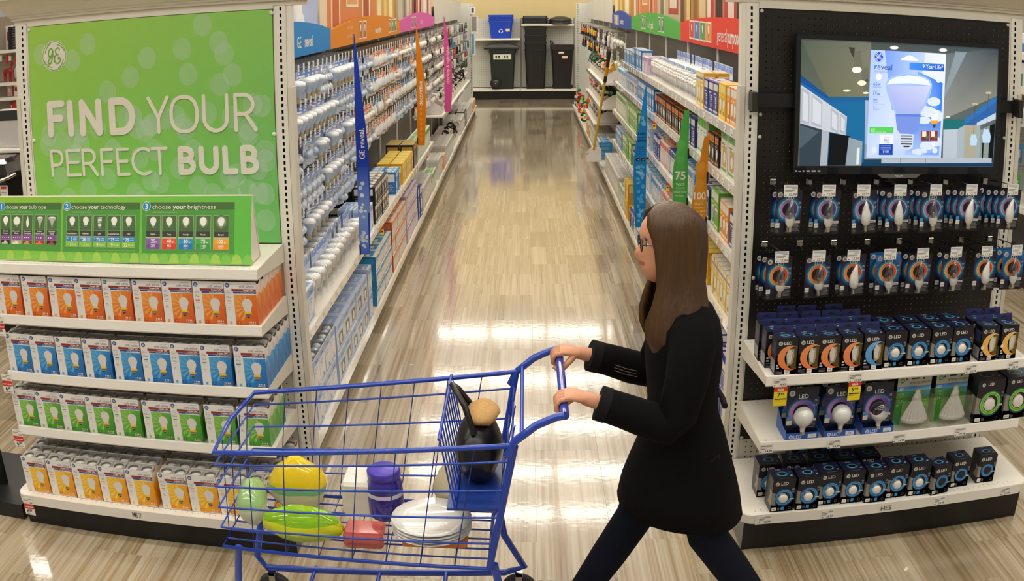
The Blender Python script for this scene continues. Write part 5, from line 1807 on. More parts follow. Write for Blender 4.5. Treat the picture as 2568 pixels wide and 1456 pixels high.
def run_shelf(bx, z, xf, ya, yb, lip=0.040, labels=True, side=1):
    y = ya
    while y < yb-0.1:
        y2 = min(y+1.22, yb)
        s = bx('shelf_board', xf+0.004, XB-0.013, y+0.001, y2-0.001, z-0.016, z, SHELFW)
        r = bx('price_rail', xf-0.006, xf+0.003, y+0.001, y2-0.001, z-lip, z+0.004, hx('efeae0'), GLOSS, s)
        if labels:
            b = MB()
            x = side*((xf-0.0065)-XB)
            F = Frame((x, y-YA if side < 0 else y2-YA, z-lip), (0, 1 if side < 0 else -1, 0), (0, 0, 1))
            q = 0.05
            while q < y2-y-0.06:
                b.rect(F, q, 0.004, q+0.05, lip-0.002, hx('fbf9f4'))
                b.rect(F, q+0.006, 0.022, q+0.03, 0.026, hx('a7a39b'), 2)
                b.rect(F, q+0.028, 0.008, q+0.044, 0.016, hx('6a665f'), 2)
                q += ra.uniform(0.11, 0.22)
            stuff(b.build('price_label', s))
        y = y2
run_shelf(bxL, 0.668, 0.952, YA, 6.55, side=-1)
run_shelf(bxL, 0.795, 0.955, 7.75, 13.6, side=-1)
for z, ye in ((1.565, 5.6), (1.315, 6.4), (1.010, 6.5), (0.680, 6.6)):
    run_shelf(bxR, z, 0.952, YA, ye, side=1)
# pale end wings at the far end of both runs
for side, name in ((-1, 'left'), (1, 'right')):
    b = MB()
    b.box(-0.27, 0.27, -0.015, 0.015, 0.0, 2.17, hx('cfcfc6'), PAINT)
    o = b.build('end_wing', None, (side*1.31, 15.85, 0.0))
    k = MB()
    for z in range(52):
        k.box(-side*0.235-0.006, -side*0.235+0.006, -0.0165, -0.0155, 0.35+z*0.035, 0.365+z*0.035, hx('2f2c28'), PAINT)
    stuff(k.build('slot', o))
    tag(o, 'pale grey end panel closing the far end of the %s shelving run' % name, 'panel')

SIGNP = mat('printed_plastic', 0.55, spec=0.25)
# ---- header signs with arched tops
def header(side, ya, yb, z0, ze, zc, name, peak=0.5):
    """arched strip; returns the builder and its print frame, u measured along the sign"""
    b = MB()
    x = side*1.28
    n = 20
    Ln = yb-ya
    def top(f):
        return ze+(zc-ze)*(1-abs((f-peak)/max(peak, 1-peak))**2.0)
    pts = [(ya, z0), (yb, z0)]+[(yb-Ln*i/n, top(1-i/n)) for i in range(n+1)]
    A = [(0, y-ya, z) for y, z in pts]
    B = [(-side*0.010, y-ya, z) for y, z in pts]
    c = {'blue': hx('1f86cc'), 'orange': hx('e08a1f'), 'pink': hx('d95fae'), 'navy': hx('2f4fa8'), 'green': hx('55b04a'), 'red': hx('e2412f')}[name]
    b.loft([A, B] if side < 0 else [B, A], c, SIGNP)
    F = Frame((-side*0.0102, 0 if side < 0 else Ln, 0), (0, 1 if side < 0 else -1, 0), (0, 0, 1))
    return b, F, Ln, x
def finish(b, x, ya, label):
    o = b.build('header_sign', None, (x, ya, 0))
    return tag(o, label, 'sign')
PW = hx('f4efe4')
def chip(b, F, u, z, w, h, col, k=2):
    b.rect(F, u, z, u+w, z+h, PW, k)
    b.rect(F, u+0.01, z+0.01, u+w-0.01, z+h-0.01, col, k+0.5)
    bulb_icon(b, F, u+w/2, z+h*0.55, h*0.55, 'a', k+1)
b, F, Ln, x = header(-1, 0.30, 2.70, 1.835, 1.975, 2.045, 'blue', 0.45)
b.text(F, 'GE', 1.42, 1.885, 0.065, PW, 2, w=0.17)
b.text(F, 'reveal', 1.62, 1.885, 0.065, PW, 2, bold=0.02, w=0.42)
b.rect(F, 1.0, 1.86, 1.22, 2.02, PW, 2)
b.grad(F, 1.012, 1.868, 1.208, 2.012, hx('b8392f'), hx('c9d8e2'), hx('2b3f96'), hx('e3e9ee'), 3)
finish(b, x, 0.30, 'blue arched header sign with white brand lettering above the left hook wall')
b, F, Ln, x = header(-1, 2.70, 6.36, 1.835, 1.965, 2.042, 'orange')
b.text(F, 'decorative', 1.95, 1.885, 0.055, PW, 2, bold=0.03, w=0.55)
for t, z in (('shapes matters', 1.955), ('for every fixture', 1.89)):
    b.text(F, t, 0.62, z, 0.026, hx('f6d9a8'), 2, w=0.40)
for i in range(2):
    chip(b, F, 1.12+i*0.20, 1.86, 0.17, 0.145, hx('b8651a'))
for i in range(3):
    chip(b, F, 2.78+i*0.20, 1.865, 0.17, 0.13, hx(['c7772a', '6d9c4a', '4f8a52'][i]))
finish(b, x, 2.70, 'orange arched header sign reading decorative above the left hook wall')
b, F, Ln, x = header(-1, 6.36, 10.05, 1.84, 1.965, 2.04, 'pink')
b.text(F, 'specialty', 1.9, 1.90, 0.06, PW, 2, w=0.9)
for i in range(2):
    chip(b, F, 1.0+i*0.25, 1.865, 0.2, 0.13, hx('a9438a'))
finish(b, x, 6.36, 'pink arched header sign far along the left hook wall')
b, F, Ln, x = header(1, 0.32, 3.98, 1.833, 1.968, 2.040, 'red', 0.52)
b.text(F, 'general', 1.50, 1.885, 0.085, PW, 2, w=0.31)
b.text(F, 'purpose', 1.83, 1.885, 0.085, PW, 2, bold=0.025, w=0.36)
for i, c in enumerate(('d8432f', '2f7fc0', '4fa04a', 'e89a2a')):
    chip(b, F, 0.42+i*0.225, 1.862, 0.21, 0.14, hx(c))
finish(b, x, 0.32, 'red arched header sign reading general purpose above the right shelves')
b, F, Ln, x = header(1, 3.98, 7.66, 1.833, 1.968, 2.040, 'green')
b.text(F, 'multi', 1.55, 1.885, 0.07, PW, 2, w=0.22)
b.text(F, 'pack', 1.80, 1.885, 0.07, PW, 2, bold=0.03, w=0.26)
for i in range(2):
    chip(b, F, 1.02+i*0.2, 1.865, 0.17, 0.14, hx('3f8a3c'))
    chip(b, F, 2.35+i*0.2, 1.865, 0.17, 0.14, hx('3f8a3c'))
finish(b, x, 3.98, 'green arched header sign above the right shelves')
b, F, Ln, x = header(1, 7.66, 10.2, 1.82, 1.955, 2.045, 'navy', 0.55)
b.text(F, 'fluorescent', 1.15, 1.87, 0.07, PW, 2, bold=0.02, w=0.75)
for i in range(4):
    chip(b, F, 0.3+i*0.18, 1.85, 0.15, 0.13, hx(['e0902f', 'c9c2b4', 'e5e0d2', '9fb4d8'][i]))
finish(b, x, 7.66, 'dark blue arched header sign farthest along the right shelves')

# ---- room picture panels above the headers
def picture(side, ya, yb, kind, label):
    b = MB()
    Ln = yb-ya
    b.box(-0.006, 0.006, 0, Ln, 0, 1.05, hx('d8cfc0'), PAINT)
    F = Frame((-side*0.0062, 0 if side < 0 else Ln, 0), (0, 1 if side < 0 else -1, 0), (0, 0, 1), 0.0006)
    H = 1.05
    R_ = lambda x0, y0, x1, y1, c, k=1: b.rect(F, x0*Ln, y0*H, x1*Ln, y1*H, hx(c), k, m=SIGNP)
    if kind == 'sky':
        b.grad(F, 0, 0, Ln, H, hx('e8eef6'), hx('b9c9e8'), hx('6f8fd8'), hx('88a4e0'), 1, m=SIGNP)
        rs = random.Random(4)
        for i in range(26):
            b.disc(F, rs.uniform(.1, .9)*Ln, rs.uniform(.05, .6)*H, rs.uniform(.08, .2), hx(rs.choice(['f4f4f2', 'e4e9f2', 'fbfbf8'])), 1.5+i*0.05, 14, m=SIGNP)
    elif kind == 'orange_room':
        R_(0, 0, 1, 1, 'd9854f'); R_(0, .0, .10, 1, 'ead7b8', 2); R_(.16, 0, .30, .72, 'f0dfc2', 2); R_(.18, 0, .28, .68, 'c96a3a', 3); R_(.4, .18, .62, .6, 'f3e2c6', 2); R_(.42, .2, .6, .58, 'e6a36a', 3); R_(.7, 0, .86, .8, 'f1e3cb', 2); R_(.72, 0, .84, .76, 'b65a34', 3); R_(0, .86, 1, 1, 'f0dcb6', 4)
    elif kind == 'yellow_room':
        R_(0, 0, 1, 1, 'd9b25a'); R_(.05, 0, .2, .9, 'f3e2b0', 2); R_(.3, 0, .5, .6, '8a5a2a', 2); R_(.32, .02, .48, .56, 'e9c77a', 3); R_(.6, 0, .78, .75, 'f4e6c2', 2); R_(.85, 0, 1, 1, 'c08a3a', 2)
    elif kind == 'grey_room':
        R_(0, 0, 1, 1, 'a9a48e'); R_(.1, 0, .4, 1, 'c9c6b4', 2); R_(.5, 0, .6, .8, '7d7863', 2); R_(.7, 0, .95, .5, 'd8d2bd', 2)
    elif kind == 'red_room':
        R_(0, 0, 1, 1, 'b8453c'); R_(.0, 0, .1, 1, 'efe3d2', 2); R_(.2, .05, .5, .75, 'd97a62', 2); R_(.25, 0, .45, .3, '2f2622', 3); R_(.6, 0, .75, .55, 'e8d6c6', 3); R_(.82, 0, .86, .9, '2a211e', 3); R_(.9, 0, 1, .8, 'd8c2b0', 2)
    elif kind == 'pink_room':
        R_(0, 0, 1, 1, 'd9b8a8'); R_(.1, 0, .35, .9, 'f1e8de', 2); R_(.5, 0, .65, 1, 'a0405a', 2); R_(.7, 0, .9, .7, 'e3cfc2', 2)
    elif kind == 'wood_room':
        R_(0, 0, 1, 1, 'b98a4a'); R_(.05, 0, .3, .9, '7a5426', 2); R_(.09, .04, .26, .84, 'e6c88a', 3); R_(.42, 0, .6, .7, '8f6a34', 2); R_(.7, 0, .96, .95, 'dcc596', 2)
    elif kind == 'hall':
        R_(0, 0, 1, 1, 'c9b69a'); R_(.08, 0, .3, .8, 'e9e2d0', 2); R_(.12, 0, .26, .74, '8a7a5e', 3); R_(.45, .1, .8, .6, 'b4472f', 2); R_(.5, .15, .75, .5, 'e2d7bf', 3); R_(.88, 0, 1, .9, '6d4a2a', 2)
    elif kind == 'column':
        R_(0, 0, 1, 1, 'd9c9b0'); R_(.1, 0, .34, 1, 'efe8dc', 2); R_(.4, 0, .8, 1, 'f6f2ea', 2)
        for i in range(5):
            R_(.44+i*.07, 0, .455+i*.07, 1, 'd9d2c4', 3)
        R_(.36, 0, .84, .10, 'fbf8f2', 4)
    o = b.build('room_picture', None, (side*1.31, ya, 1.93))
    tag(o, label, 'picture')
for ya, yb, k, lb in ((0.30, 2.45, 'sky', 'cloudy sky picture panel over the blue header sign'), (2.50, 4.9, 'orange_room', 'orange room picture panel over the left orange header'), (4.93, 6.3, 'yellow_room', 'yellow room picture panel over the left orange header'),
                      (6.33, 7.5, 'grey_room', 'grey room picture panel at left between orange and pink headers'), (7.53, 8.8, 'red_room', 'red room picture panel over the pink header'), (8.83, 10.05, 'pink_room', 'pale pink room picture panel over the pink header')):
    picture(-1, ya, yb, k, lb)
for ya, yb, k, lb in ((0.32, 1.78, 'column', 'picture panel of white columns over the red header sign'), (1.81, 3.0, 'red_room', 'red room picture panel over the red header sign'), (3.03, 3.98, 'wood_room', 'brown wooden room picture panel over the red header sign'),
                      (4.0, 5.6, 'hall', 'beige hallway picture panel over the green header sign'), (5.63, 7.66, 'orange_room', 'orange room picture panel over the green header sign'), (7.7, 10.2, 'yellow_room', 'yellow room picture panel over the dark blue header')):
    picture(1, ya, yb, k, lb)
# plain white valances further on
for side, nm in ((-1, 'left'), (1, 'right')):
    for i in range(4):
        b = MB()
        b.box(-0.008, 0.008, 0, 1.36, 0, 0.36, hx('dad8d0'), PAINT)
        o = b.build('white_valance', None, (side*1.28, 10.25+i*1.39, 1.86))
        tag(o, 'plain white valance panel, %s past the last coloured header on the %s' % (ordw(i+1), nm), 'panel', 'plain white valance panels')

# ---- tall fin signs that stand out into the aisle
def fin(side, y, z0, z1, w, col, label, tip=0.06):
    b = MB()
    n = 16
    st, cu = [], []
    for i in range(n+1):
        t = i/n
        st.append((0.0, z0+(z1-z0)*t))
        ww = w*(0.78+0.22*math.sin(PI*min(1, t/0.72)))*(1 if t < 0.45 else max(tip, 1-(1-tip)*((t-0.45)/0.55)**1.7))
        cu.append((ww, z0+(z1-z0)*t-0.05*(1-t)**3*0))
    pts = [(-side*x, z) for x, z in st]+[(-side*x, z) for x, z in cu[::-1]]
    if side > 0:
        pts = pts
    th = 0.0035
    A = [(x, 0, z-z0) for x, z in pts]
    B = [(x, th, z-z0) for x, z in pts]
    c1, c2, zs = col
    b.loft([A, B] if side > 0 else [B, A], c1, SIGNP)
    F = Frame((0, -0.0003, 0), (1, 0, 0), (0, 0, 1))
    return b, F, cu
def fin_done(b, side, y, z0, label, clips=()):
    o = b.build('fin_sign', None, (side*0.9415, y, z0))
    for z in clips:
        k = MB()
        k.bbox(-0.006 if side > 0 else -0.003, 0.003 if side > 0 else 0.006, -0.006, 0.010, z-z0-0.03, z-z0+0.03, 0.002, hx('26221e'), PLAST)
        k.build('clip', o)
    tag(o, label, 'sign')
b, F, cu = fin(-1, 1.75, 0.672, 1.957, 0.074, (hx('1f3fae'), None, 0), '')
rs = random.Random(8)
b.grad(F, 0.001, 0.002, 0.056, 0.25, hx('4a72d8'), hx('4a72d8'), hx('86a6ea'), hx('86a6ea'), 1, m=SIGNP)
b.grad(F, 0.001, 0.25, 0.068, 0.52, hx('7f9fe6'), hx('7f9fe6'), hx('2a4cb8'), hx('2a4cb8'), 1, m=SIGNP)
for i in range(22):
    z = rs.choice([rs.uniform(0.03, 0.14), rs.uniform(0.22, 0.45)])
    b.disc(F, rs.uniform(0.014, 0.046), z, rs.uniform(0.007, 0.013), hx(rs.choice(['dfe6f2', 'c9d5ee', 'f0f2f4'])), 2+0.05*i, 12, m=SIGNP)
b.text(F, 'GE reveal.', 0.050, 0.565, 0.030, PW, 3, rot=PI/2, bold=0.012, w=0.33, m=SIGNP)
fin_done(b, -1, 1.75, 0.672, 'tall dark blue fin sign with clouds at its foot on the left shelf edge', (0.70,))
b, F, cu = fin(-1, 4.9, 0.86, 1.95, 0.082, (hx('e08612'), None, 0), '')
b.text(F, 'decorative', 0.052, 0.36, 0.036, PW, 3, rot=PI/2, bold=0.01, w=0.36, m=SIGNP)
for i in range(7):
    b.disc(F, 0.036, 0.06+i*0.045, 0.014, hx('e89a35'), 1+0.1*i, 12, m=SIGNP)
fin_done(b, -1, 4.9, 0.86, 'tall orange fin sign reading decorative on the left shelf edge', (0.9,))
b, F, cu = fin(-1, 7.85, 0.84, 1.99, 0.095, (hx('e0559f'), None, 0), '')
b.text(F, 'specialty & nightlights', 0.060, 0.34, 0.036, PW, 3, rot=PI/2, w=0.52, m=SIGNP)
fin_done(b, -1, 7.85, 0.84, 'tall pink fin sign reading specialty and nightlights, far along the left side', (0.9,))
b, F, cu = fin(1, 3.5, 0.42, 1.535, 0.098, (hx('1c86d0'), None, 0), '')
for i in range(44):
    b.disc(F, -rs.uniform(0.018, 0.07), rs.uniform(0.05, 0.50), rs.uniform(0.008, 0.013), hx(rs.choice(['6fc0ea', '8fd2f2', '57b0e4'])), 1+0.04*i, 12, m=SIGNP)
for i in range(9):
    b.disc(F, -rs.uniform(0.012, 0.04), rs.uniform(0.76, 0.86), 0.009, hx('7cc6ee'), 1+0.04*i, 12, m=SIGNP)
for t, z, s in (('Linear', 0.715, 0.021), ('Fluorescent', 0.690, 0.013), ('Lighting', 0.662, 0.021)):
    b.text(F, t, -0.006, z, s, hx('16304f'), 3, al='r', bold=0.01, w=0.078, m=SIGNP)
for i in range(4):
    b.text(F, ['Solutions for', 'cove light and', 'large-area', 'illumination'][i], -0.046, 0.615-i*0.017, 0.010, hx('1b3a5c'), 3, al='c', w=0.06, m=SIGNP)
for xx in (-0.066, -0.028):
    b.disc(F, xx, 0.525, 0.0155, hx('17222e'), 3, 16, m=SIGNP)
    b.text(F, 'T8', xx, 0.519, 0.011, PW, 4, al='c', m=SIGNP)
fin_done(b, 1, 3.5, 0.42, 'tall light blue fin sign reading Linear Fluorescent Lighting on the right shelves', ())
b, F, cu = fin(1, 1.6, 0.90, 1.525, 0.088, (hx('4fae4e'), None, 0), '', 0.36)
for i in range(10):
    b.disc(F, -0.044, 0.045+i*0.043, 0.026, hx('63ba5e' if i % 2 else '5ab457'), 1+0.08*i, 16, m=SIGNP)
b.text(F, '75', -0.044, 0.235, 0.044, PW, 3, al='c', bold=0.02, w=0.066, m=SIGNP)
for t, z, s, w in (('watt', 0.200, 0.021, 0.05), ('replacement', 0.184, 0.008, 0.06), ('about 1100', 0.158, 0.0125, 0.074), ('lumens', 0.138, 0.0125, 0.05)):
    b.text(F, t, -0.044, z, s, hx('dfeed2'), 3, al='c', w=w, m=SIGNP)
fin_done(b, 1, 1.6, 0.90, 'green fin sign reading 75 watt on the right shelf edge', (1.28, 1.0))
b, F, cu = fin(1, 1.01, 0.775, 1.458, 0.082, (hx('d98a1e'), None, 0), '', 0.32)
for i in range(12):
    b.disc(F, -0.040, 0.04+i*0.045, 0.024, hx('e09a34' if i % 2 else 'dd9228'), 1+0.08*i, 16, m=SIGNP)
b.text(F, '100', -0.037, 0.365, 0.036, PW, 3, al='c', bold=0.015, w=0.060, m=SIGNP)
for t, z, s, w in (('watt', 0.335, 0.020, 0.05), ('replacement', 0.321, 0.007, 0.056), ('about 1600', 0.298, 0.0115, 0.07), ('lumens', 0.281, 0.0115, 0.046)):
    b.text(F, t, -0.041, z, s, hx('f2dcae'), 3, al='c', w=w, m=SIGNP)
fin_done(b, 1, 1.01, 0.775, 'orange fin sign reading 100 watt on the right shelf edge', (1.25, 1.02))

# ---- generic shop boxes
def goods(name, w, d, h, base, accent, side_c, top_c, pic='a', text=None, tcol='f2efe6', window=None, open_top=False):
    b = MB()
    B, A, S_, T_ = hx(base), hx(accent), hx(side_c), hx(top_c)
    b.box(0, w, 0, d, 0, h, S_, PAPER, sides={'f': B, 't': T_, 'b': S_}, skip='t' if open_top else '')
    F = Frame((0, 0, 0), (1, 0, 0), (0, 0, 1))
    b.rect(F, w*0.04, h*0.74, w*0.96, h*0.95, A, 1)
    if text:
        b.text(F, text, w*0.5, h*0.79, h*0.10, hx(tcol), 2, al='c', bold=0.015, w=w*0.8)
    b.rect(F, w*0.10, h*0.62, w*0.62, h*0.655, A, 1)
    b.rect(F, w*0.10, h*0.54, w*0.45, h*0.565, hx('a8a49c'), 1)
    if window:
        b.rect(F, w*0.30, h*0.16, w*0.88, h*0.60, hx(window), 1.5)
        b.disc(F, w*0.58, h*0.36, min(w, h)*0.17, hx('f2efe8'), 2, 14)
    elif pic:
        bulb_icon(b, F, w*0.60, h*0.34, h*0.46, pic, 2)
    b.rect(F, w*0.08, h*0.06, w*0.92, h*0.12, A, 1)
    for (oo, u) in (((0, d, 0), (0, -1, 0)), ((w, 0, 0), (0, 1, 0))):
        F2 = Frame(oo, u, (0, 0, 1))
        b.rect(F2, d*0.1, h*0.55, d*0.9, h*0.9, A, 1)
        for i in range(4):
            b.rect(F2, d*0.15, h*(0.12+0.09*i), d*(0.8-0.1*(i % 2)), h*(0.15+0.09*i), hx('b9b5ad'), 1)
    T = Frame((0, 0, h), (1, 0, 0), (0, 1, 0))
    if open_top:
        b.face([(0.002, 0.002, h*0.86), (w-0.002, 0.002, h*0.86), (w-0.002, d-0.002, h*0.86), (0.002, d-0.002, h*0.86)], hx('8f8a82'), PAPER)
        for y0, y1, x0, x1 in ((0.002, 0.002, 0.002, w-0.002), (d-0.002, d-0.002, w-0.002, 0.002)):
            b.face([(x1, y1, h*0.86), (x0, y0, h*0.86), (x0, y0, h), (x1, y1, h)], hx('b5aca0'), PAPER)
        for x0, ya, yb in ((0.002, d-0.002, 0.002), (w-0.002, 0.002, d-0.002)):
            b.face([(x0, yb, h*0.86), (x0, ya, h*0.86), (x0, ya, h), (x0, yb, h)], hx('b5aca0'), PAPER)
    else:
        b.rect(T, w*0.1, d*0.15, w*0.9, d*0.85, A, 1)
        b.rect(T, w*0.2, d*0.3, w*0.6, d*0.45, T_, 2)
    o = b.build(name)
    if open_top:
        n = max(1, round(w/0.065))
        for i in range(n):
            k = MB()
            r = min(w/n, d)*0.40
            k.lathe([(r*0.9, -0.01), (r, 0.002), (r*0.85, 0.012), (r*0.5, 0.019), (0, 0.021)], (0, 0, 0), 10, hx('cfe0ec'), GLASSW, caps=False)
            k.build('bulb', o, (w*(i+0.5)/n, d/2, h*0.86+0.006))
    return Proto(o)
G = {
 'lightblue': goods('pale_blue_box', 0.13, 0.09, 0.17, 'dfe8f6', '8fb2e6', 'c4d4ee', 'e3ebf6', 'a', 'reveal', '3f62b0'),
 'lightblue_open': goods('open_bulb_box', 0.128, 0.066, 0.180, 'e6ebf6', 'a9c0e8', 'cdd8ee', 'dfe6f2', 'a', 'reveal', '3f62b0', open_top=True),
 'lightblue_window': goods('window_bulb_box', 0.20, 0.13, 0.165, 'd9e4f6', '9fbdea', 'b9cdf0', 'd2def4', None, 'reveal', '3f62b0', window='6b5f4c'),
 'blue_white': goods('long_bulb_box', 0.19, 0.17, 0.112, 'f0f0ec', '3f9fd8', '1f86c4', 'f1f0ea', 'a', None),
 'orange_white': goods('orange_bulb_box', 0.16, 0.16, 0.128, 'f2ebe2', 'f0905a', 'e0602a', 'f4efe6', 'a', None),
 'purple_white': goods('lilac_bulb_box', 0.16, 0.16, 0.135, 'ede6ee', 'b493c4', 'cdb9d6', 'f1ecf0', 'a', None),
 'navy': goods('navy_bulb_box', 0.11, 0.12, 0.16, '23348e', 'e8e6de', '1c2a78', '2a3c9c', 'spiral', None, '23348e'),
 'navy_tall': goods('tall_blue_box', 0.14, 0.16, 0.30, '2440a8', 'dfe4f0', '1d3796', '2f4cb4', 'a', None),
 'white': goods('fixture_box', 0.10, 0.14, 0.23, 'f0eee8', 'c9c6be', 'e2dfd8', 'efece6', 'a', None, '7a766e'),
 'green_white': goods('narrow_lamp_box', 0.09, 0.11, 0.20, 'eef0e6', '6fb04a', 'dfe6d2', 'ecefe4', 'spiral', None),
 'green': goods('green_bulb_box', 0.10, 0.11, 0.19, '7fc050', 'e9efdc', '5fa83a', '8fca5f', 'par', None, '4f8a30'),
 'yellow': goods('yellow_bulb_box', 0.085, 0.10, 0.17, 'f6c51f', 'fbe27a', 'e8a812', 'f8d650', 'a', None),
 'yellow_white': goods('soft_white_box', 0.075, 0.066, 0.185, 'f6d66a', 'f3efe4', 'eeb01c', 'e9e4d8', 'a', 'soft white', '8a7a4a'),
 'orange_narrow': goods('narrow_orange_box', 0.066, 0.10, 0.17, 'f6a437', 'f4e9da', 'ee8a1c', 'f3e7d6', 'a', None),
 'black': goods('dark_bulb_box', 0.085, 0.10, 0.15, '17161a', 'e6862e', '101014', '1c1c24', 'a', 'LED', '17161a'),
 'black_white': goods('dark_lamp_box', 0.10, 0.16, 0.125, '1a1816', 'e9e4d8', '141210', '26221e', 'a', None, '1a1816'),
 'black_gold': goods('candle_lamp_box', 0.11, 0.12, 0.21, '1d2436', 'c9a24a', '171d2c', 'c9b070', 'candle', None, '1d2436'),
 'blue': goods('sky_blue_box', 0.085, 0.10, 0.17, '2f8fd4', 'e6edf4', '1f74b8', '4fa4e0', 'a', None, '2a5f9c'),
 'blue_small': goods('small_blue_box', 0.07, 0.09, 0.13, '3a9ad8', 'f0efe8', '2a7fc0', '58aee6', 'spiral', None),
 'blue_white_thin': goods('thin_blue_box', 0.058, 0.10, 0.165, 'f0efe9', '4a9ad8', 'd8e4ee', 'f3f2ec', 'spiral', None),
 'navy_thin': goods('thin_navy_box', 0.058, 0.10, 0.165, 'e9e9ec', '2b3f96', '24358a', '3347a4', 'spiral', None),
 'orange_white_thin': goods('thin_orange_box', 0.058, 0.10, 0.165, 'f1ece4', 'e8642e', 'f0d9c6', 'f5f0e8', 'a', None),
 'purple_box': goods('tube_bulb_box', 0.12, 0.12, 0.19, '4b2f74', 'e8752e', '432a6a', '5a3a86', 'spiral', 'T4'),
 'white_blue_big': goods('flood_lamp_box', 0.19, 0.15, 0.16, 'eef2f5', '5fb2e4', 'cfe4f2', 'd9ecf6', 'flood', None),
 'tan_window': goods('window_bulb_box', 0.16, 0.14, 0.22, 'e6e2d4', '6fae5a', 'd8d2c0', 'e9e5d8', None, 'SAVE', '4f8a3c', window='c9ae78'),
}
gname = {'lightblue': 'light blue bulb box', 'lightblue_open': 'pale blue open-top box', 'lightblue_window': 'light blue window bulb box', 'blue_white': 'white box with blue end', 'orange_white': 'white-and-orange bulb box',
         'purple_white': 'white-and-lilac bulb box', 'navy': 'navy blue bulb box', 'navy_tall': 'tall royal blue box', 'white': 'plain white fixture box', 'green_white': 'narrow white-and-green box', 'green': 'green bulb box', 'yellow': 'yellow bulb box',
         'yellow_white': 'yellow-and-white bulb box', 'orange_narrow': 'narrow orange bulb box', 'black': 'black and orange bulb box', 'black_white': 'black-and-white box', 'black_gold': 'black and gold bulb box', 'blue': 'sky blue bulb box', 'blue_small': 'small sky blue box',
         'blue_white_thin': 'thin white-and-blue box', 'navy_thin': 'thin white-and-navy box', 'orange_white_thin': 'thin white-and-orange box', 'purple_box': 'purple tube lamp box', 'white_blue_big': 'large pale blue box', 'tan_window': 'green box with tan window'}
gsize = {'lightblue': (0.13, 0.09, 0.17), 'lightblue_open': (0.128, 0.066, 0.18), 'lightblue_window': (0.20, 0.13, 0.165), 'blue_white': (0.19, 0.17, 0.112), 'orange_white': (0.16, 0.16, 0.128), 'purple_white': (0.16, 0.16, 0.135), 'navy': (0.11, 0.12, 0.16),
         'navy_tall': (0.14, 0.16, 0.30), 'white': (0.10, 0.14, 0.23), 'green_white': (0.09, 0.11, 0.20), 'green': (0.10, 0.11, 0.19), 'yellow': (0.085, 0.10, 0.17), 'yellow_white': (0.075, 0.066, 0.185), 'orange_narrow': (0.066, 0.10, 0.17), 'black': (0.085, 0.10, 0.15),
         'black_white': (0.10, 0.16, 0.125), 'black_gold': (0.11, 0.12, 0.21), 'blue': (0.085, 0.10, 0.17), 'blue_small': (0.07, 0.09, 0.13), 'blue_white_thin': (0.058, 0.10, 0.165), 'navy_thin': (0.058, 0.10, 0.165), 'orange_white_thin': (0.058, 0.10, 0.165),
         'purple_box': (0.12, 0.12, 0.19), 'white_blue_big': (0.19, 0.15, 0.16), 'tan_window': (0.16, 0.14, 0.22)}
_cnt = {}
def fill(side, place_name, z, spec, xf=0.966):
    """spec: (kind, from y, to y, stack, deep)"""
    for kind, ya, yb, stack, deep in spec:
        w, d, h = gsize[kind]
        y = ya
        while y+w <= yb+0.002:
            for dd in range(deep):
                for s in range(stack):
                    x = xf + dd*(d+0.008) + ra.uniform(0, 0.005)
                    key = (kind, side, place_name, dd, s)
                    n = _cnt[key] = _cnt.get(key, 0)+1
                    lv = '' if stack == 1 else ' %s layer,' % ['bottom', 'second', 'third', 'fourth'][s]
                    rw = '' if deep == 1 else (' front row,' if dd == 0 else ' %s row back,' % ordw(dd+1))
                    lab = '%s,%s%s %s, %s from near' % (gname[kind], lv, rw, place_name, ordw(n))
                    jz = ra.uniform(-0.03, 0.03) if stack == 1 else ra.uniform(-0.006, 0.006)
                    if side < 0:
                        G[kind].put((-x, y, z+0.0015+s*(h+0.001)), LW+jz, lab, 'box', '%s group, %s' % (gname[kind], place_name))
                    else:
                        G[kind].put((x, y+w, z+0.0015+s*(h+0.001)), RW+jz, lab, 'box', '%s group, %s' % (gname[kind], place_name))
            y += w+0.0035+ra.uniform(0, 0.003)
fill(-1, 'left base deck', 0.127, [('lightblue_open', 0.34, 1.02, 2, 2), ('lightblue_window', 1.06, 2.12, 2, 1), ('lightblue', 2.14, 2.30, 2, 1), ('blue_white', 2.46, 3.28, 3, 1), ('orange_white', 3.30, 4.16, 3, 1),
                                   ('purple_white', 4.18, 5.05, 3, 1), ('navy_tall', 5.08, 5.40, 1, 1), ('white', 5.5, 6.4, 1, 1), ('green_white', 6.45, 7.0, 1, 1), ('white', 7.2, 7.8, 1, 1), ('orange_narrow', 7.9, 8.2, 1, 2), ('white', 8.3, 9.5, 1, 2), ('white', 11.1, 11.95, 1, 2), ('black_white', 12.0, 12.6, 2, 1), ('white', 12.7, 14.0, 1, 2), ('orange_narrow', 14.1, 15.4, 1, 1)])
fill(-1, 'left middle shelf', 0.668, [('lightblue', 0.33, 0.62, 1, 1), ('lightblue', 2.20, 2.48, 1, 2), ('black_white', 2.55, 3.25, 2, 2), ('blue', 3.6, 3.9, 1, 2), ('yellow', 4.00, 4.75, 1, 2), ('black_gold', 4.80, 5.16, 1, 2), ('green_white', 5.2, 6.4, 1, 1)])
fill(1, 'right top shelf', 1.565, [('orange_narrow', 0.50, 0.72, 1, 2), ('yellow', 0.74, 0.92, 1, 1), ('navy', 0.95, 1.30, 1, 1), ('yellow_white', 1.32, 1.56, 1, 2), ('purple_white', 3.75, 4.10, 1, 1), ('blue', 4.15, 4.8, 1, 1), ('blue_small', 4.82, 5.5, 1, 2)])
fill(1, 'right second shelf', 1.315, [('tan_window', 0.34, 0.86, 1, 1), ('black', 0.90, 1.18, 1, 2), ('green_white', 1.2, 1.55, 1, 2), ('navy', 1.58, 1.95, 1, 1), ('black', 1.98, 3.30, 1, 2), ('blue', 3.35, 4.4, 1, 1), ('lightblue_window', 4.42, 5.3, 1, 1), ('white_blue_big', 5.35, 6.3, 1, 1)])
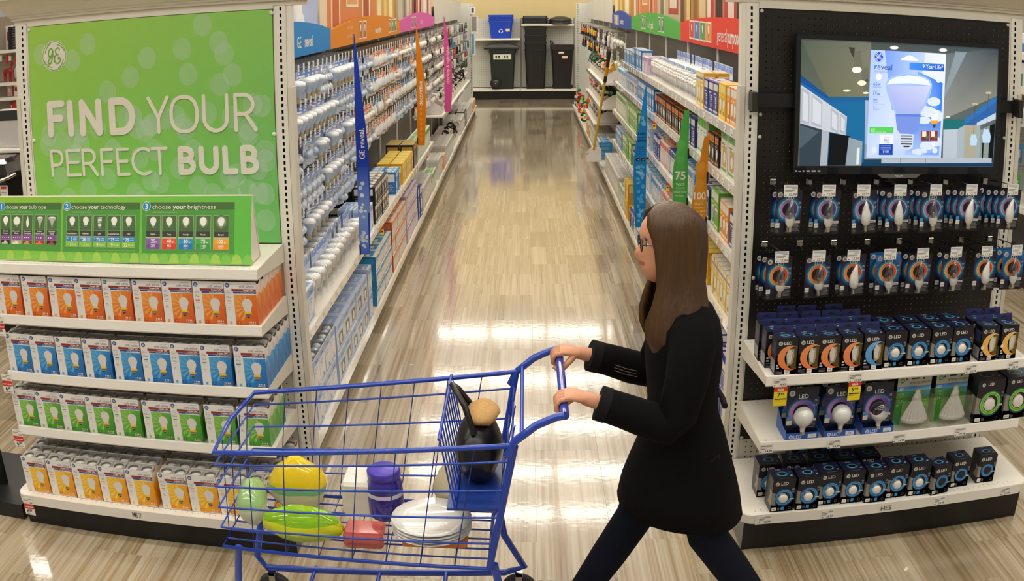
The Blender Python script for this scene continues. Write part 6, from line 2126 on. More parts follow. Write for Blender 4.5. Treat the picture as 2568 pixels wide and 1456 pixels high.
fill(1, 'right third shelf', 1.010, [('navy', 0.34, 0.58, 1, 1), ('orange_narrow', 0.60, 0.82, 1, 1), ('green', 0.84, 1.05, 1, 1), ('navy', 1.1, 1.55, 1, 1), ('blue_white_thin', 1.6, 2.15, 1, 1), ('navy_thin', 2.17, 2.55, 1, 1), ('orange_white_thin', 2.57, 2.95, 1, 1), ('navy', 2.98, 3.35, 1, 1), ('lightblue_window', 3.5, 4.3, 1, 1), ('green', 4.35, 5.2, 1, 1), ('green_white', 5.25, 6.3, 1, 1)])
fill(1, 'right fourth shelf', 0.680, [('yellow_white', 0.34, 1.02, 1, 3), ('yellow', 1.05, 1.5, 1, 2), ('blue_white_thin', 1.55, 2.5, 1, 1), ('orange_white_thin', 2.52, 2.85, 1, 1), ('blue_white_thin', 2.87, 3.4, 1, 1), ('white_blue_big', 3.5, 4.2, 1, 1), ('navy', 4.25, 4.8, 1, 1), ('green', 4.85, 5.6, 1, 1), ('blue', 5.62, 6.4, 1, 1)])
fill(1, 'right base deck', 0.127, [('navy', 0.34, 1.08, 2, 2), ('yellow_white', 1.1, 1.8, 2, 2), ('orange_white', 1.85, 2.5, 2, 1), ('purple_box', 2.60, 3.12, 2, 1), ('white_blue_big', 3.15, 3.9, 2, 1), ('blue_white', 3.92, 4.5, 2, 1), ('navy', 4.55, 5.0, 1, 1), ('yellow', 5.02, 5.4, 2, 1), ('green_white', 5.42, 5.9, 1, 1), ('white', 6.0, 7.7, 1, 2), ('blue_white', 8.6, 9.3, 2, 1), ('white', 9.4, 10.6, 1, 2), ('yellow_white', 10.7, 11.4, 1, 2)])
# ---- clamshells: lamp in a clear shell standing on the shelf
def clamshell(kind):
    w, d, h = (0.115, 0.10, 0.20) if kind == 'flood' else (0.085, 0.075, 0.155)
    b = MB()
    b.box(0, w, d, d+0.001, 0, h, hx('cfdcf2') if kind == 'flood' else hx('e9ecef'), PAPER)
    F = Frame((0, d, 0), (1, 0, 0), (0, 0, 1))
    b.rect(F, w*0.05, h*0.80, w*0.95, h*0.97, hx('6f96da') if kind == 'flood' else hx('5fa8dc'), 1)
    b.rect(F, w*0.10, h*0.72, w*0.7, h*0.76, hx('d0662f') if kind != 'flood' else hx('9fb4dc'), 1)
    b.rect(F, w*0.4, h*0.91, w*0.6, h*0.94, hx('f4f4f0'), 2)
    o = b.build('flood_lamp_clamshell' if kind == 'flood' else 'spiral_lamp_clamshell')
    l = MB()
    cx, cy = w/2, d*0.5
    if kind == 'flood':
        l.lathe([(0.013, 0.012), (0.014, 0.035), (0.020, 0.045), (0.024, 0.062), (0.044, 0.105), (0.047, 0.118), (0.044, 0.130), (0.028, 0.137), (0, 0.139)], (cx, cy, 0), 18,
                [hx('b9b2a0')]+[hx('e9e6de')]*4+[hx('f1efe9')]*3, GLASSW)
    else:
        l.lathe([(0.011, 0.006), (0.012, 0.028), (0.021, 0.034), (0.022, 0.060), (0.016, 0.064)], (cx, cy, 0), 14, [hx('b5b1a6'), hx('ecebe6'), hx('ecebe6'), hx('ecebe6')], PLAST)
        path = []
        for i in range(46):
            t = i/45
            a = t*3.2*2*PI
            r = 0.021+0.006*math.sin(PI*t)
            path.append((cx+r*math.cos(a), cy+r*math.sin(a), 0.068+0.066*t))
        l.tube(path, 0.0085, 6, hx('f4f2ea'), GLASSW)
    l.build('lamp', o)
    c = MB()
    loops = []
    for z, s in ((0.0, 0.9), (0.01, 1.0), (h*0.66, 1.0), (h*0.72, 0.7)):
        loops.append([(w*0.04, d, z)]+[(w/2-w*0.46*s*math.cos(PI*i/8), d-d*0.98*s*math.sin(PI*i/8)**0.6, z) for i in range(1, 8)]+[(w*0.96, d, z)])
    c.loft(loops, (1, 1, 1, 1), CLEAR, caps=False, closed=False, smooth=True)
    c.build('clear_shell', o)
    return Proto(o)
CSF, CSS = clamshell('flood'), clamshell('spiral')
n = 0
for row in range(2):
    y = 0.66
    while y < 2.12:
        n += 1
        CSF.put((-0.975-row*0.135-ra.uniform(0, 0.012), y, 0.6695), LW+ra.uniform(-0.10, 0.12), 'clear flood lamp clamshell on left middle shelf, %s row, %s from near end' % (('front', 'back')[row], ordw(int((y-0.66)/0.128)+1)), 'clamshell', 'flood lamp clamshells on the left shelf')
        y += 0.128+row*0.02*0
n = 0
for i in range(20):
    y = 1.60+i*0.105
    CSS.put((0.975+ra.uniform(0, 0.01), y+0.085, 1.5665), RW+ra.uniform(-0.06, 0.06), 'white spiral lamp in clear shell on right top shelf front row, %s from near end' % ordw(i+1), 'clamshell', 'spiral lamp clamshells on the right top shelf')
for i in range(17):
    y = 1.62+i*0.120
    o = CSF.put((1.085+ra.uniform(0, 0.02), y+0.115, 1.5665), RW+ra.uniform(-0.05, 0.05), 'clear flood lamp clamshell on right top shelf back row, %s from near end' % ordw(i+1), 'clamshell', 'flood lamp clamshells on the right top shelf')
for i in range(2):
    CSS.put((0.975, 0.42+i*0.09-0.03, 1.5665), RW, 'white spiral lamp in clear shell beside the right post, %s' % ('nearest the post' if i == 0 else 'second one'), 'clamshell', 'spiral lamp clamshells on the right top shelf')
# ================================================================== hanging packs along the left run
def aisle_hook(L=0.235):
    b = MB()
    b.tube([(0, 0, 0), (0, -L+0.012, 0.004), (0, -L, 0.012)], 0.0026, 5, hx('8a877f'), CHROME)
    b.tube([(0, 0, 0.030), (0, -L-0.006, 0.034)], 0.0022, 5, hx('8a877f'), CHROME)
    b.tube([(0, 0, -0.01), (0, 0, 0.036)], 0.004, 5, hx('8a877f'), CHROME)
    o = b.build('display_hook')
    t = MB()
    t.box(-0.016, 0.016, -L-0.0085, -L-0.0065, -0.008, 0.042, hx('f6f4ee'), PLAST)
    F = Frame((-0.016, -L-0.0086, -0.008), (1, 0, 0), (0, 0, 1))
    t.rect(F, 0.004, 0.030, 0.028, 0.034, hx('b5b2aa'))
    t.rect(F, 0.010, 0.008, 0.028, 0.016, hx('77736b'))
    t.build('price_tag', o)
    return Proto(o)
AH = aisle_hook()
def hang_pack(name, w, h, card, top, glass, shape, nb, header):
    b = MB()
    b.box(-w/2, w/2, 0, 0.001, -h, 0, hx(card), PAPER)
    F = Frame((-w/2, 0, -h), (1, 0, 0), (0, 0, 1))
    b.grad(F, 0, h*0.70, w, h, hx(top), hx(top), hx(header), hx(header), 1)
    b.rect(F, w*0.38, h*0.93, w*0.62, h*0.96, hx('fbfaf5'), 2)
    b.rect(F, w*0.08, h*0.80, w*0.70, h*0.86, hx('f4f2ec'), 2)
    b.rect(F, w*0.08, h*0.73, w*0.50, h*0.77, hx('f4f2ec'), 2)
    b.rect(F, w*0.06, h*0.05, w*0.32, h*0.18, hx('f6f4ee'), 2)
    B_ = Frame((w/2, 0.001, -h), (-1, 0, 0), (0, 0, 1))
    b.rect(B_, w*0.1, h*0.08, w*0.9, h*0.9, hx('cfd2d6'), 1)
    for i in range(6):
        b.rect(B_, w*0.16, h*(0.2+0.1*i), w*0.8, h*(0.24+0.1*i), hx('9a9da4'), 2)
    o = b.build(name)
    for i in range(nb):
        l = MB()
        if shape == 'globe':
            cx, cz, r = ((-0.5+(i+0.5)/nb)*w if nb < 3 else (-0.25+0.5*(i % 2))*w), (-h*0.52 if nb < 3 else -h*(0.42+0.34*(i//2))), min(w/2/max(1, min(nb, 2)), 0.042)*0.86
            l.lathe([(0.0, -r), (r*0.6, -r*0.8), (r*0.95, -r*0.3), (r, 0.05*r), (r*0.85, r*0.55), (r*0.4, r*0.95), (r*0.32, r*1.4)], (0, -r*0.9, 0), 12, [hx(glass)]*5+[hx('b3aea2')], GLASSW)
        elif shape == 'candle':
            cx, cz, r = (-0.5+(i+0.5)/nb)*w, -h*0.5, min(w/2/nb*0.8, 0.018)
            l.lathe([(r*0.5, -0.050), (r*0.55, -0.034), (r*0.9, -0.022), (r, -0.008), (r*0.8, 0.014), (r*0.35, 0.034), (0, 0.044)], (0, -r, 0), 10, [hx('b8aa84')]+[hx(glass)]*5, GLASSW)
        elif shape == 'flood':
            cx, cz, r = 0, -h*0.52, w*0.40
            l.lathe([(0.012, -0.060), (0.013, -0.030), (r*0.7, 0.006), (r, 0.030), (r*0.92, 0.044), (r*0.5, 0.053), (0, 0.055)], (0, -r*0.85, 0), 14, [hx('b8aa84'), hx(glass), hx(glass), hx('eef0f2'), hx('f4f4f2'), hx('f4f4f2')], GLASSW)
        else:
            cx, cz, r = 0, -h*0.55, 0.016
            l.bbox(-w*0.26, w*0.26, -0.028, -0.002, -0.035, 0.03, 0.006, hx(glass), PLAST)
        l.build('lamp', o, (cx, -0.001, cz))
    return Proto(o)
PK = {
 'ra': hang_pack('globe_lamp_pack', 0.100, 0.150, 'ccd8ee', '9db6e0', 'b9cde4', 'globe', 2, '6f92d2'),
 'rb': hang_pack('flood_lamp_pack', 0.098, 0.165, 'c2d2ee', '88a8de', 'b4c8e0', 'flood', 1, '5f86cc'),
 'rc': hang_pack('four_lamp_pack', 0.100, 0.175, 'd3def0', 'a9c0e6', 'c9d6e6', 'globe', 4, '8aa8dc'),
 'oa': hang_pack('white_globe_pack', 0.100, 0.150, 'f0d9c6', 'f08a4a', 'f4f1ea', 'globe', 2, 'e8642e'),
 'ob': hang_pack('candle_lamp_pack', 0.100, 0.140, 'e9e4e4', 'e9753a', 'eef0f2', 'candle', 3, 'f0a070'),
 'oc': hang_pack('clear_globe_pack', 0.100, 0.165, 'e6e0ea', 'b79ac8', 'e9e6ea', 'globe', 4, '8a5fa8'),
 'od': hang_pack('blue_candle_pack', 0.090, 0.140, 'dfe6ee', '5f9fd4', 'f2f2ee', 'candle', 2, '2f7fc0'),
 'sa': hang_pack('small_lamp_pack', 0.075, 0.125, 'e2dedc', 'd9d6cf', 'f1efe8', 'globe', 1, 'b9b6b0'),
 'sb': hang_pack('night_light_pack', 0.080, 0.140, 'e8e6e2', 'd86a9a', 'f6f4ee', 'block', 1, 'c04a88'),
 'sc': hang_pack('socket_pack', 0.075, 0.130, 'dcd8d0', '6a665f', '37332f', 'block', 1, '2f2c2a'),
 'sd': hang_pack('green_socket_pack', 0.080, 0.150, 'e6e6de', '5fa84a', 'e2ded4', 'block', 1, '3f8a3a'),
}
pname = {'ra': 'pale blue twin globe pack', 'rb': 'pale blue flood lamp pack', 'rc': 'pale blue four-lamp pack', 'oa': 'orange twin white globe pack', 'ob': 'white and orange candle lamp pack', 'oc': 'lilac four-globe pack',
         'od': 'blue twin candle pack', 'sa': 'small single lamp pack', 'sb': 'pink-topped night light pack', 'sc': 'dark socket pack', 'sd': 'green-topped socket pack'}
rp = random.Random(99)
nh = 0
hook_far, pack_far = MB(), MB()
HZ = [1.79, 1.61, 1.43, 1.25, 1.07]
LEV = ['top', 'second', 'third', 'fourth', 'fifth']
zones = [(0.40, 2.62, 0.117, ['ra', 'rb', 'rc'], 3, 5), (2.70, 6.3, 0.129, ['oa', 'ob', 'oc', 'od', 'oa', 'ob', 'ra'], 2, 4), (6.42, 10.1, 0.15, ['sa', 'sb', 'sc', 'sd', 'ob', 'sa', 'sc'], 1, 5)]
for zi, (ya, yb, st, kinds, deep, nrow) in enumerate(zones):
    for r in range(nrow):
        y = ya + (0.03 if r % 2 else 0)
        c = 0
        kind = rp.choice(kinds)
        while y < yb:
            c += 1
            if abs((y-YA+0.61) % 1.22-0.61) < 0.03:
                y += 0.05
            z = HZ[r]+(0.0 if zi == 0 else -0.02)
            zone = ('near', 'middle', 'far')[zi]
            if nh < 300:
                nh += 1
                AH.put((-XB+0.0045, y, z), LW+rp.uniform(-0.03, 0.03), 'wire hook on left wall, %s part, %s row, %s from near end' % (zone, LEV[r], ordw(c)), 'hook', 'wire hooks on the left wall')
            else:
                hook_far.tube([(-XB+0.016, y, z), (-XB+0.235, y, z+0.01)], 0.0026, 4, hx('8a877f'), CHROME)
                hook_far.box(-XB+0.24, -XB+0.242, y-0.016, y+0.016, z-0.01, z+0.04, hx('f6f4ee'), PLAST)
            if rp.random() < 0.45:
                kind = rp.choice(kinds)
            nd = rp.randint(max(1, deep-1), deep) if rp.random() > 0.10 else 0
            jy = rp.uniform(-0.38, 0.22)
            for d in range(nd):
                x = -XB+0.215-d*{'rb': 0.092, 'rc': 0.083, 'ra': 0.086}.get(kind, 0.080)-rp.uniform(0, 0.004)
                lab = '%s on left wall, %s part, %s row, %s hook, %s' % (pname[kind], zone, LEV[r], ordw(c), 'front' if d == 0 else ordw(d+1))
                o = PK[kind].put((x, y, z-0.004), LW+jy+rp.uniform(-0.04, 0.04), lab, 'lamp pack', '%ss on the left hook wall' % pname[kind])
                o.rotation_euler.x = 0.03
            y += st
y = 10.25
while y < 15.5:
    for r in range(5):
        z = HZ[r]
        if rp.random() < 0.12:
            continue
        c = hx(rp.choice(['d8d5cf', '2e2b29', 'c9c4bd', '4a4643', 'e9e6e0', 'b8493c', '5f8fb8', '8a867f', '3a5f3a']))
        w, h = rp.uniform(0.03, 0.06), rp.uniform(0.08, 0.15)
        x = -XB+0.16+rp.uniform(0, 0.06)
        pack_far.bbox(x, x+0.03, y-w, y+w, z-h, z, 0.004, c, PLAST)
        pack_far.box(x+0.0305, x+0.031, y-w*0.8, y+w*0.8, z-h*0.4, z-0.01, hx('efece6'), PAPER)
        hook_far.tube([(-XB+0.016, y, z+0.004), (-XB+0.235, y, z+0.008)], 0.0026, 4, hx('8a877f'), CHROME)
    y += 0.16
o = stuff(hook_far.build('far_hook_field'))
tag(o, 'dense field of small wire hooks at the far end of the left wall', 'hooks')
o = stuff(pack_far.build('far_pack_field'))
tag(o, 'dense field of small hanging hardware packs at the far end of the left wall', 'packs')

# ================================================================== hardware at the far end of both runs
def coil(col, r=0.085, t=0.020, turns=3):
    b = MB()
    for k in range(turns):
        n = 18
        path = [((r-0.012*k)*math.cos(2*PI*i/n)*(1+0.08*math.sin(3*i)), (0.016*k)+0.01*math.sin(5*i), (r-0.008*k)*math.sin(2*PI*i/n)) for i in range(n)]
        b.tube(path, t*0.5, 5, hx(col), RUBBER, closed=True)
    b.tube([(r*0.9, -0.01, -0.02), (r*1.25, -0.02, -r*0.7), (r*1.1, -0.03, -r*1.2)], t*0.45, 5, hx(col), RUBBER)
    o = b.build('cord_coil')
    s = MB()
    s.box(-r*1.08, -r*0.62, -0.012, 0.045, -0.022, 0.022, hx('efece4'), PAPER)
    s.build('paper_band', o)
    return Proto(o)
COILS = {c: coil(h) for c, h in (('yellow', 'f2c418'), ('orange', 'f2561e'), ('green', '1f5a3a'), ('white', 'e9e6de'), ('black', '1d1b1a'), ('lime', '3fc846'), ('blue', '2f6fc0'), ('red', 'c4262e'))}
def bin_tray(side):
    b = MB()
    w, d, h = 0.42, 0.30, 0.16
    c = hx('e2dfd6')
    b.box(0, w, 0, d, 0, 0.004, c, PAINT)
    b.box(0, w, 0, 0.004, 0.004, h*0.55, c, PAINT)
    b.box(0, w, d-0.004, d, 0.004, h, c, PAINT)
    for x in (0, w-0.004):
        pts = [(0.004, 0.004), (0.004, h*0.55), (d*0.4, h), (d-0.004, h), (d-0.004, 0.004)]
        b.loft([[(x, y, z) for y, z in pts], [(x+0.004, y, z) for y, z in pts]], hx('efece6'), PAINT)
    o = b.build('display_bin')
    l = MB()
    l.box(0.01, w-0.01, 0.02, d-0.01, 0.006, h*0.5, hx('8a6a45'), PAPER)
    l.build('cardboard_liner', o)
    return Proto(o)
BN = bin_tray(1)
for side, nm in ((1, 'right'), (-1, 'left')):
    levels_ = ((1.16, 8.0, 6), (0.84, 8.2, 6), (0.50, 9.4, 4)) if side > 0 else ((0.797, 8.0, 11), (0.13, 9.6, 3))
    for li, (z, y0, n) in enumerate(levels_):
        if side > 0:
            b = MB()
            b.box(-0.19, 0.19, 0, n*0.47+0.1, -0.02, -0.002, SHELFW, PAINT)
            b.box(-0.196, -0.19, 0, n*0.47+0.1, -0.04, 0.002, hx('efeae0'), GLOSS)
            o = b.build('bin_shelf', RR, (XB-0.20-XB, y0-0.05-YA, z))
        for i in range(n):
            y = y0+i*0.47
            BN.put((side*(XB-0.345), y+(0.42 if side > 0 else 0.0), z+0.001), RW if side > 0 else LW, 'white sloping display bin on the far %s run, %s level, %s from near end' % (nm, ('upper', 'middle', 'lower')[li], ordw(i+1)), 'bin', 'white display bins at the far end')
            cols = ['white', 'white', 'yellow', 'black', 'green', 'orange'] if side > 0 else ['white', 'black']
            for k in range(2):
                cc = rp.choice(cols)
                COILS[cc].put((side*(XB-0.24-0.06*k), y+0.12+0.18*k, z+0.185), rp.uniform(0, 3), '%s cord coil in the %s bin of %s run, %s level, %s' % (cc, ordw(i+1), nm, ('upper', 'middle', 'lower')[li], ('near', 'far')[k]), 'cord', 'cord coils in bins', (0.72, 0.72, 0.72))
for i in range(18):
    cc = ['orange', 'orange', 'green', 'yellow', 'lime', 'red', 'orange', 'green', 'green'][i % 9]
    row, k = divmod(i, 9)
    o = COILS[cc].put((XB-0.30+rp.uniform(-0.04, 0.04), 11.6+k*0.42, 0.127+0.11+row*0.19), rp.uniform(0, 3), '%s extension cord coil on the far right base deck, %s layer, %s from near' % (cc, ('lower', 'upper')[row], ordw(k+1)), 'cord', 'extension cord coils on the right base deck', (0.85, 0.85, 0.85))
def hand_tool(col, col2):
    b = MB()
    b.bbox(-0.03, 0.03, -0.03, 0.0, -0.16, -0.05, 0.01, hx(col), PLAST)
    b.tube([(0, -0.015, -0.05), (0.0, -0.015, 0.0), (0.02, -0.015, 0.02), (0.035, -0.015, 0.0)], 0.008, 6, hx(col2), PLAST)
    o = b.build('hanging_work_light')
    h = MB()
    h.lathe([(0.026, -0.25), (0.03, -0.20), (0.018, -0.165)], (0, -0.015, 0), 10, hx(col2), PLAST)
    h.build('head', o)
    return Proto(o)
TOOLS = {'yellow': hand_tool('f0c21a', '1d1b1a'), 'black': hand_tool('211f1e', '3a3735'), 'orange': hand_tool('f2561e', '1d1b1a'), 'white': hand_tool('eceae4', 'd2cfc8')}
for r, z in enumerate((1.745, 1.525)):
    y = 8.1
    i = 0
    while y < 15.3:
        i += 1
        cc = rp.choice(['white', 'white', 'white', 'black'] if y < 10.5 else ['yellow', 'black', 'orange', 'black', 'white', 'yellow'])
        TOOLS[cc].put((XB-0.16-rp.uniform(0, 0.08), y, z), RW+rp.uniform(-0.4, 0.4), '%s hanging work light on the far right wall, %s row, %s from near' % (cc, ('upper', 'lower')[r], ordw(i)), 'work light', 'work lights hanging on the far right wall', (0.68, 0.68, 0.68))
        hk = (XB, y, z+0.02)
        y += 0.19
b = MB()
y = 8.0
while y < 15.4:
    for z in (1.749, 1.529):
        b.tube([(XB-0.016, y+0.082, z+0.028), (XB-0.26, y+0.082, z+0.030)], 0.003, 4, hx('8a877f'), CHROME)
        b.tube([(XB-0.016, y+0.165, z+0.034), (XB-0.24, y+0.165, z+0.036)], 0.003, 4, hx('8a877f'), CHROME)
    y += 0.19
o = stuff(b.build('far_hook_field', None))
tag(o, 'field of wire hooks on the far right wall behind the work lights', 'hooks')
# white cable packs hanging between the shelves and the bins on the right
for r, z in enumerate((1.75, 1.50, 1.25)):
    for i in range(6):
        PK['sa' if (i+r) % 2 else 'sd'].put((XB-0.22, 6.75+i*0.19, z), RW+rp.uniform(-0.3, 0.3), 'white cable pack on the right wall past the shelves, %s row, %s from near' % (('top', 'middle', 'lower')[r], ordw(i+1)), 'lamp pack', 'white cable packs on the right wall')
# the yellow pole
b = MB()
p0, p1 = Vector((0.848, 7.95, 0.33)), Vector((0.930, 6.65, 1.62))
d = (p1-p0)
b.tube([p0, p0+d*0.1, p0+d*0.72], 0.015, 10, hx('f4c513'), PLAST)
o = b.build('extension_pole')
k = MB()
k.tube([p0+d*0.72, p0+d*0.9, p1], 0.019, 10, hx('2a2620'), RUBBER)
k.tube([p0+d*0.78, p0+d*0.86], 0.0205, 10, hx('e0b414'), RUBBER)
k.build('grip', o)
tag(o, 'long yellow extension pole with a dark grip leaning against the right shelves', 'pole')
BN.put((0.76, 8.12, 0.22), RW, 'white display bin at the foot of the yellow pole', 'bin', 'white display bins at the far end', (0.6, 0.6, 0.9))

# ================================================================== back wall unit with bins
YW = 18.05
bw = empty('back_shelving', (0, YW, 0))
tag(bw, 'pale pegboard shelving unit across the end of the aisle with dark kick plate', 'shelving')
def bxw(name, x0, x1, y0, y1, z0, z1, col, m=PAINT, par=bw):
    b = MB()
    b.box(x0, x1, y0, y1, z0, z1, col, m)
    return b.build(name, par)
xs = [-2.52, -1.30, -0.084, 1.126, 2.34]
for i in range(4):
    b = MB()
    pegboard(b, xs[i]+0.02, xs[i+1]-0.02, 0.25, 1.83, 0.41, xs[i]+0.06, 0.30, hx('c9c9be'), hx('55524a'), hx('3a3832'), pitch=0.0508, r=0.006, m=PAINT)
    b.build('peg_panel', bw)
    d = bxw('base_deck', xs[i]+0.003, xs[i+1]-0.003, -0.03, 0.40, 0.195, 0.235, SHELFW)
    bxw('price_rail', xs[i]+0.003, xs[i+1]-0.003, -0.04, -0.031, 0.190, 0.238, hx('f4f0e4'), GLOSS, d)
    bxw('kick_plate', xs[i]+0.002, xs[i+1]-0.002, 0.01, 0.02, 0.001, 0.19, BLACK, PLAST)
for x in xs:
    bxw('upright', x-0.018, x+0.018, 0.395, 0.43, 0.02, 1.84, hx('8f8d84'))
for x0, x1, z in ((-1.28, -0.10, 1.375), (-0.07, 1.11, 1.692)):
    s = bxw('shelf_board', x0, x1, -0.01, 0.394, z-0.02, z, SHELFW)
    bxw('price_rail', x0, x1, -0.02, -0.011, z-0.032, z+0.004, hx('f6f2e6'), GLOSS, s)
def taper(b, x0, x1, y0, y1, z0, z1, s0, col, m=PLAST, r=0.03, m2=None):
    """a tapered tub: full size at z1, scaled s0 at z0"""
    cx, cy = (x0+x1)/2, (y0+y1)/2
    def lp(z, s):
        hx_, hy = (x1-x0)/2*s, (y1-y0)/2*s
        return [(cx-hx_+r, cy-hy, z), (cx+hx_-r, cy-hy, z), (cx+hx_, cy-hy+r, z), (cx+hx_, cy+hy-r, z), (cx+hx_-r, cy+hy, z), (cx-hx_+r, cy+hy, z), (cx-hx_, cy+hy-r, z), (cx-hx_, cy-hy+r, z)]
    b.loft([lp(z0, s0), lp(z1, 1.0)], col, m)
RBLUE = hx('1f47c4')
for i in range(5):
    b = MB()
    zt = 1.780+0.033*i
    taper(b, -0.795, -0.265, 0.02, 0.38, zt-0.40 if i == 0 else zt-0.033, zt-0.012, 0.84 if i == 0 else 0.98, RBLUE)
    taper(b, -0.815, -0.245, 0.0, 0.40, zt-0.020, zt, 0.985, hx('2a54d4'))
    if i == 0:
        F = Frame((-0.53, 0.045, 1.545), (1, 0, 0), (0, 0, 1), 0.003)
        F.o.y = 0.030
        for k in range(3):
            a = 2*PI*k/3+PI/2
            pts = [(0.040*math.cos(a+t), 0.040*math.sin(a+t)) for t in (-0.75, -0.35, 0.05, 0.45)]
            b.stroke(F, pts, 0.022, hx('e4e6ea'), 2, m=PLAST)
        b.rect(F, 0.11, -0.01, 0.20, 0.055, hx('efe6c0'), 2)
        b.rect(F, 0.115, 0.03, 0.195, 0.050, hx('e8c65a'), 3)
    o = b.build('recycling_bin', None, (0, YW, 0))
    tag(o, 'blue recycling bin nested in the stack on the left shelf, %s' % ('lowest, with the white emblem' if i == 0 else '%s from the bottom' % ordw(i+1)), 'bin', 'nested blue recycling bins')
DK, DK2, DG = hx('1b1a18'), hx('262421'), hx('232a24')
for i in range(4):
    b = MB()
    z = 1.6935+i*0.040
    taper(b, -0.055-0.004*(i % 2), 0.535, 0.0, 0.39, z, z+0.022, 1.0, DK2)
    taper(b, -0.03, 0.505, 0.02, 0.37, z+0.022, z+0.0395 if i < 3 else z+0.070, 1.03, DK)
    tag(b.build('bin_lid', None, (0, YW, 0)), 'square black bin lid, %s in the stack on the right shelf' % ('lowest' if i == 0 else 'topmost' if i == 3 else ordw(i+1)+' from the bottom'), 'lid', 'stacked square lids')
for i in range(2):
    b = MB()
    z = 1.6935+i*0.06
    b.lathe([(0.255, 0.0), (0.262, 0.012), (0.262, 0.035), (0.245, 0.050), (0.238, 0.058)] if i == 0 else [(0.255, 0.0), (0.262, 0.012), (0.262, 0.035), (0.23, 0.075), (0.12, 0.115), (0.0, 0.125)], (0.81, 0.135, z), 28, DK2, PLAST)
    b.box(0.79, 0.83, 0.05, 0.24, z+0.04, z+0.058 if i == 0 else z+0.115, DK2, PLAST)
    tag(b.build('round_bin_cover', None, (0, YW, 0)), 'round black bin lid on the right shelf, %s' % ('underneath' if i == 0 else 'domed one on top'), 'lid', 'round lids')
# green wheeled bin
t = empty('wheeled_bin', (0, YW, 0))
tag(t, 'dark green wheeled rubbish bin with a wide lid and white label on the base deck', 'bin')
b = MB()
taper(b, -0.78, -0.21, -0.02, 0.37, 0.2365, 1.12, 0.86, DG)
taper(b, -0.795, -0.19, -0.03, 0.38, 1.05, 1.13, 1.0, DG)
b.build('body', t)
b = MB()
lp = lambda z, e, x0, x1: [(x0-e, -0.05-e*0.3, z), (x1+e, -0.05-e*0.3, z), (x1+e, 0.39, z), (x0-e, 0.39, z)]
b.loft([lp(1.135, 0.0, -0.90, -0.13), lp(1.175, 0.02, -0.90, -0.13), lp(1.215, -0.04, -0.90, -0.15), lp(1.245, -0.14, -0.88, -0.20)], hx('1c211d'), PLAST)
b.build('lid', t)
b = MB()
F = Frame((-0.70, -0.0225, 0.90), (1, 0, 0), (0, 0, 1), 0.002)
b.box(-0.70, -0.30, -0.022, -0.015, 0.90, 1.02, hx('e6e3da'), PAPER)
b.rect(F, 0, 0, 0.40, 0.014, hx('6fae3a'))
for i, c in enumerate(('4a3a22', '3d4438', 'dfe4e6', '5a4a2a', '6a5230')):
    b.rect(F, 0.045+i*0.062, 0.035, 0.085+i*0.062, 0.095, hx(c))
b.build('label', t)
for x, yy in ((-0.645, -0.075), (-0.645, 0.34)):
    w = MB()
    w.lathe([(0.122, 0.0), (0.128, 0.01), (0.128, 0.04), (0.122, 0.05)], (x, yy, 0.370), 26, hx('141413'), RUBBER, axis=(0, 1, 0))
    wo = w.build('wheel', t)
    h = MB()
    h.lathe([(0.085, -0.001), (0.080, -0.006), (0.02, -0.010), (0.0, -0.011)], (x, yy, 0.366), 18, hx('2a2c2a'), PLAST, axis=(0, 1, 0))
    h.lathe([(0.014, -0.012), (0.012, -0.02), (0, -0.022)], (x, yy, 0.366), 12, hx('d9d6cd'), CHROME, axis=(0, 1, 0))
    h.build('hub', wo)
# nested black bins
for i in range(4):
    b = MB()
    top = 1.125+i*0.163
    if i == 0:
        taper(b, 0.005, 0.485, -0.015, 0.37, 0.2365, top-0.02, 0.84, DK)
        for x in (0.13, 0.33):
            b.box(x, x+0.03, -0.012, 0.0, 0.35, top-0.1, hx('23211f'), PLAST)
        b.box(0.17, 0.32, 0.02, 0.03, 0.29, 0.31, hx('9a978f'), CHROME)
        for x in (0.07, 0.40):
            b.bbox(x-0.03, x+0.03, 0.0, 0.05, 0.24, 0.36, 0.01, hx('121110'), RUBBER)
    else:
        taper(b, 0.005, 0.485, -0.015, 0.37, top-0.163, top-0.02, 0.975, DK)
        for x in (0.11, 0.36):
            b.box(x, x+0.02, -0.018, -0.005, top-0.14, top-0.03, hx('23211f'), PLAST)
    taper(b, -0.012, 0.502, -0.03, 0.385, top-0.022, top, 1.0, hx('24221f'))
    tag(b.build('black_bin', None, (0, YW, 0)), 'black bin nested in the tall centre column, %s' % ('lowest, standing on the base deck' if i == 0 else 'topmost, under the lid shelf' if i == 3 else '%s from the bottom' % ordw(i+1)), 'bin', 'nested black bins')
t = empty('wheeled_bin', (0, YW, 0))
tag(t, 'black wheeled bin with two small stickers at the right end of the base deck', 'bin')
b = MB()
taper(b, 0.60, 1.09, -0.01, 0.37, 0.2365, 1.16, 0.82, DK)
taper(b, 0.58, 1.11, -0.03, 0.385, 1.11, 1.235, 1.0, DK2)
b.build('body', t)
b = MB()
b.tube([(0.62, 0.2, 1.20), (0.575, 0.2, 1.30), (0.585, 0.2, 1.325), (0.62, 0.2, 1.30), (0.66, 0.2, 1.21)], 0.014, 8, DK2, PLAST)
b.build('handle', t)
b = MB()
F = Frame((0, -0.036, 0), (1, 0, 0), (0, 0, 1), 0.002)
for x, z in ((0.76, 1.02), (0.84, 0.92)):
    b.box(x, x+0.12, -0.035, -0.015, z, z+0.055, hx('e6dfd2'), PAPER)
    b.rect(F, x, z, x+0.12, z+0.018, hx('c44a3a'))
b.build('sticker', t)
for x in (0.655, 1.03):
    w = MB()
    w.lathe([(0.045, 0.0), (0.05, 0.008), (0.05, 0.03), (0.045, 0.038)], (x, -0.05, 0.2925), 16, hx('121110'), RUBBER, axis=(0, 1, 0))
    w.build('wheel', t)
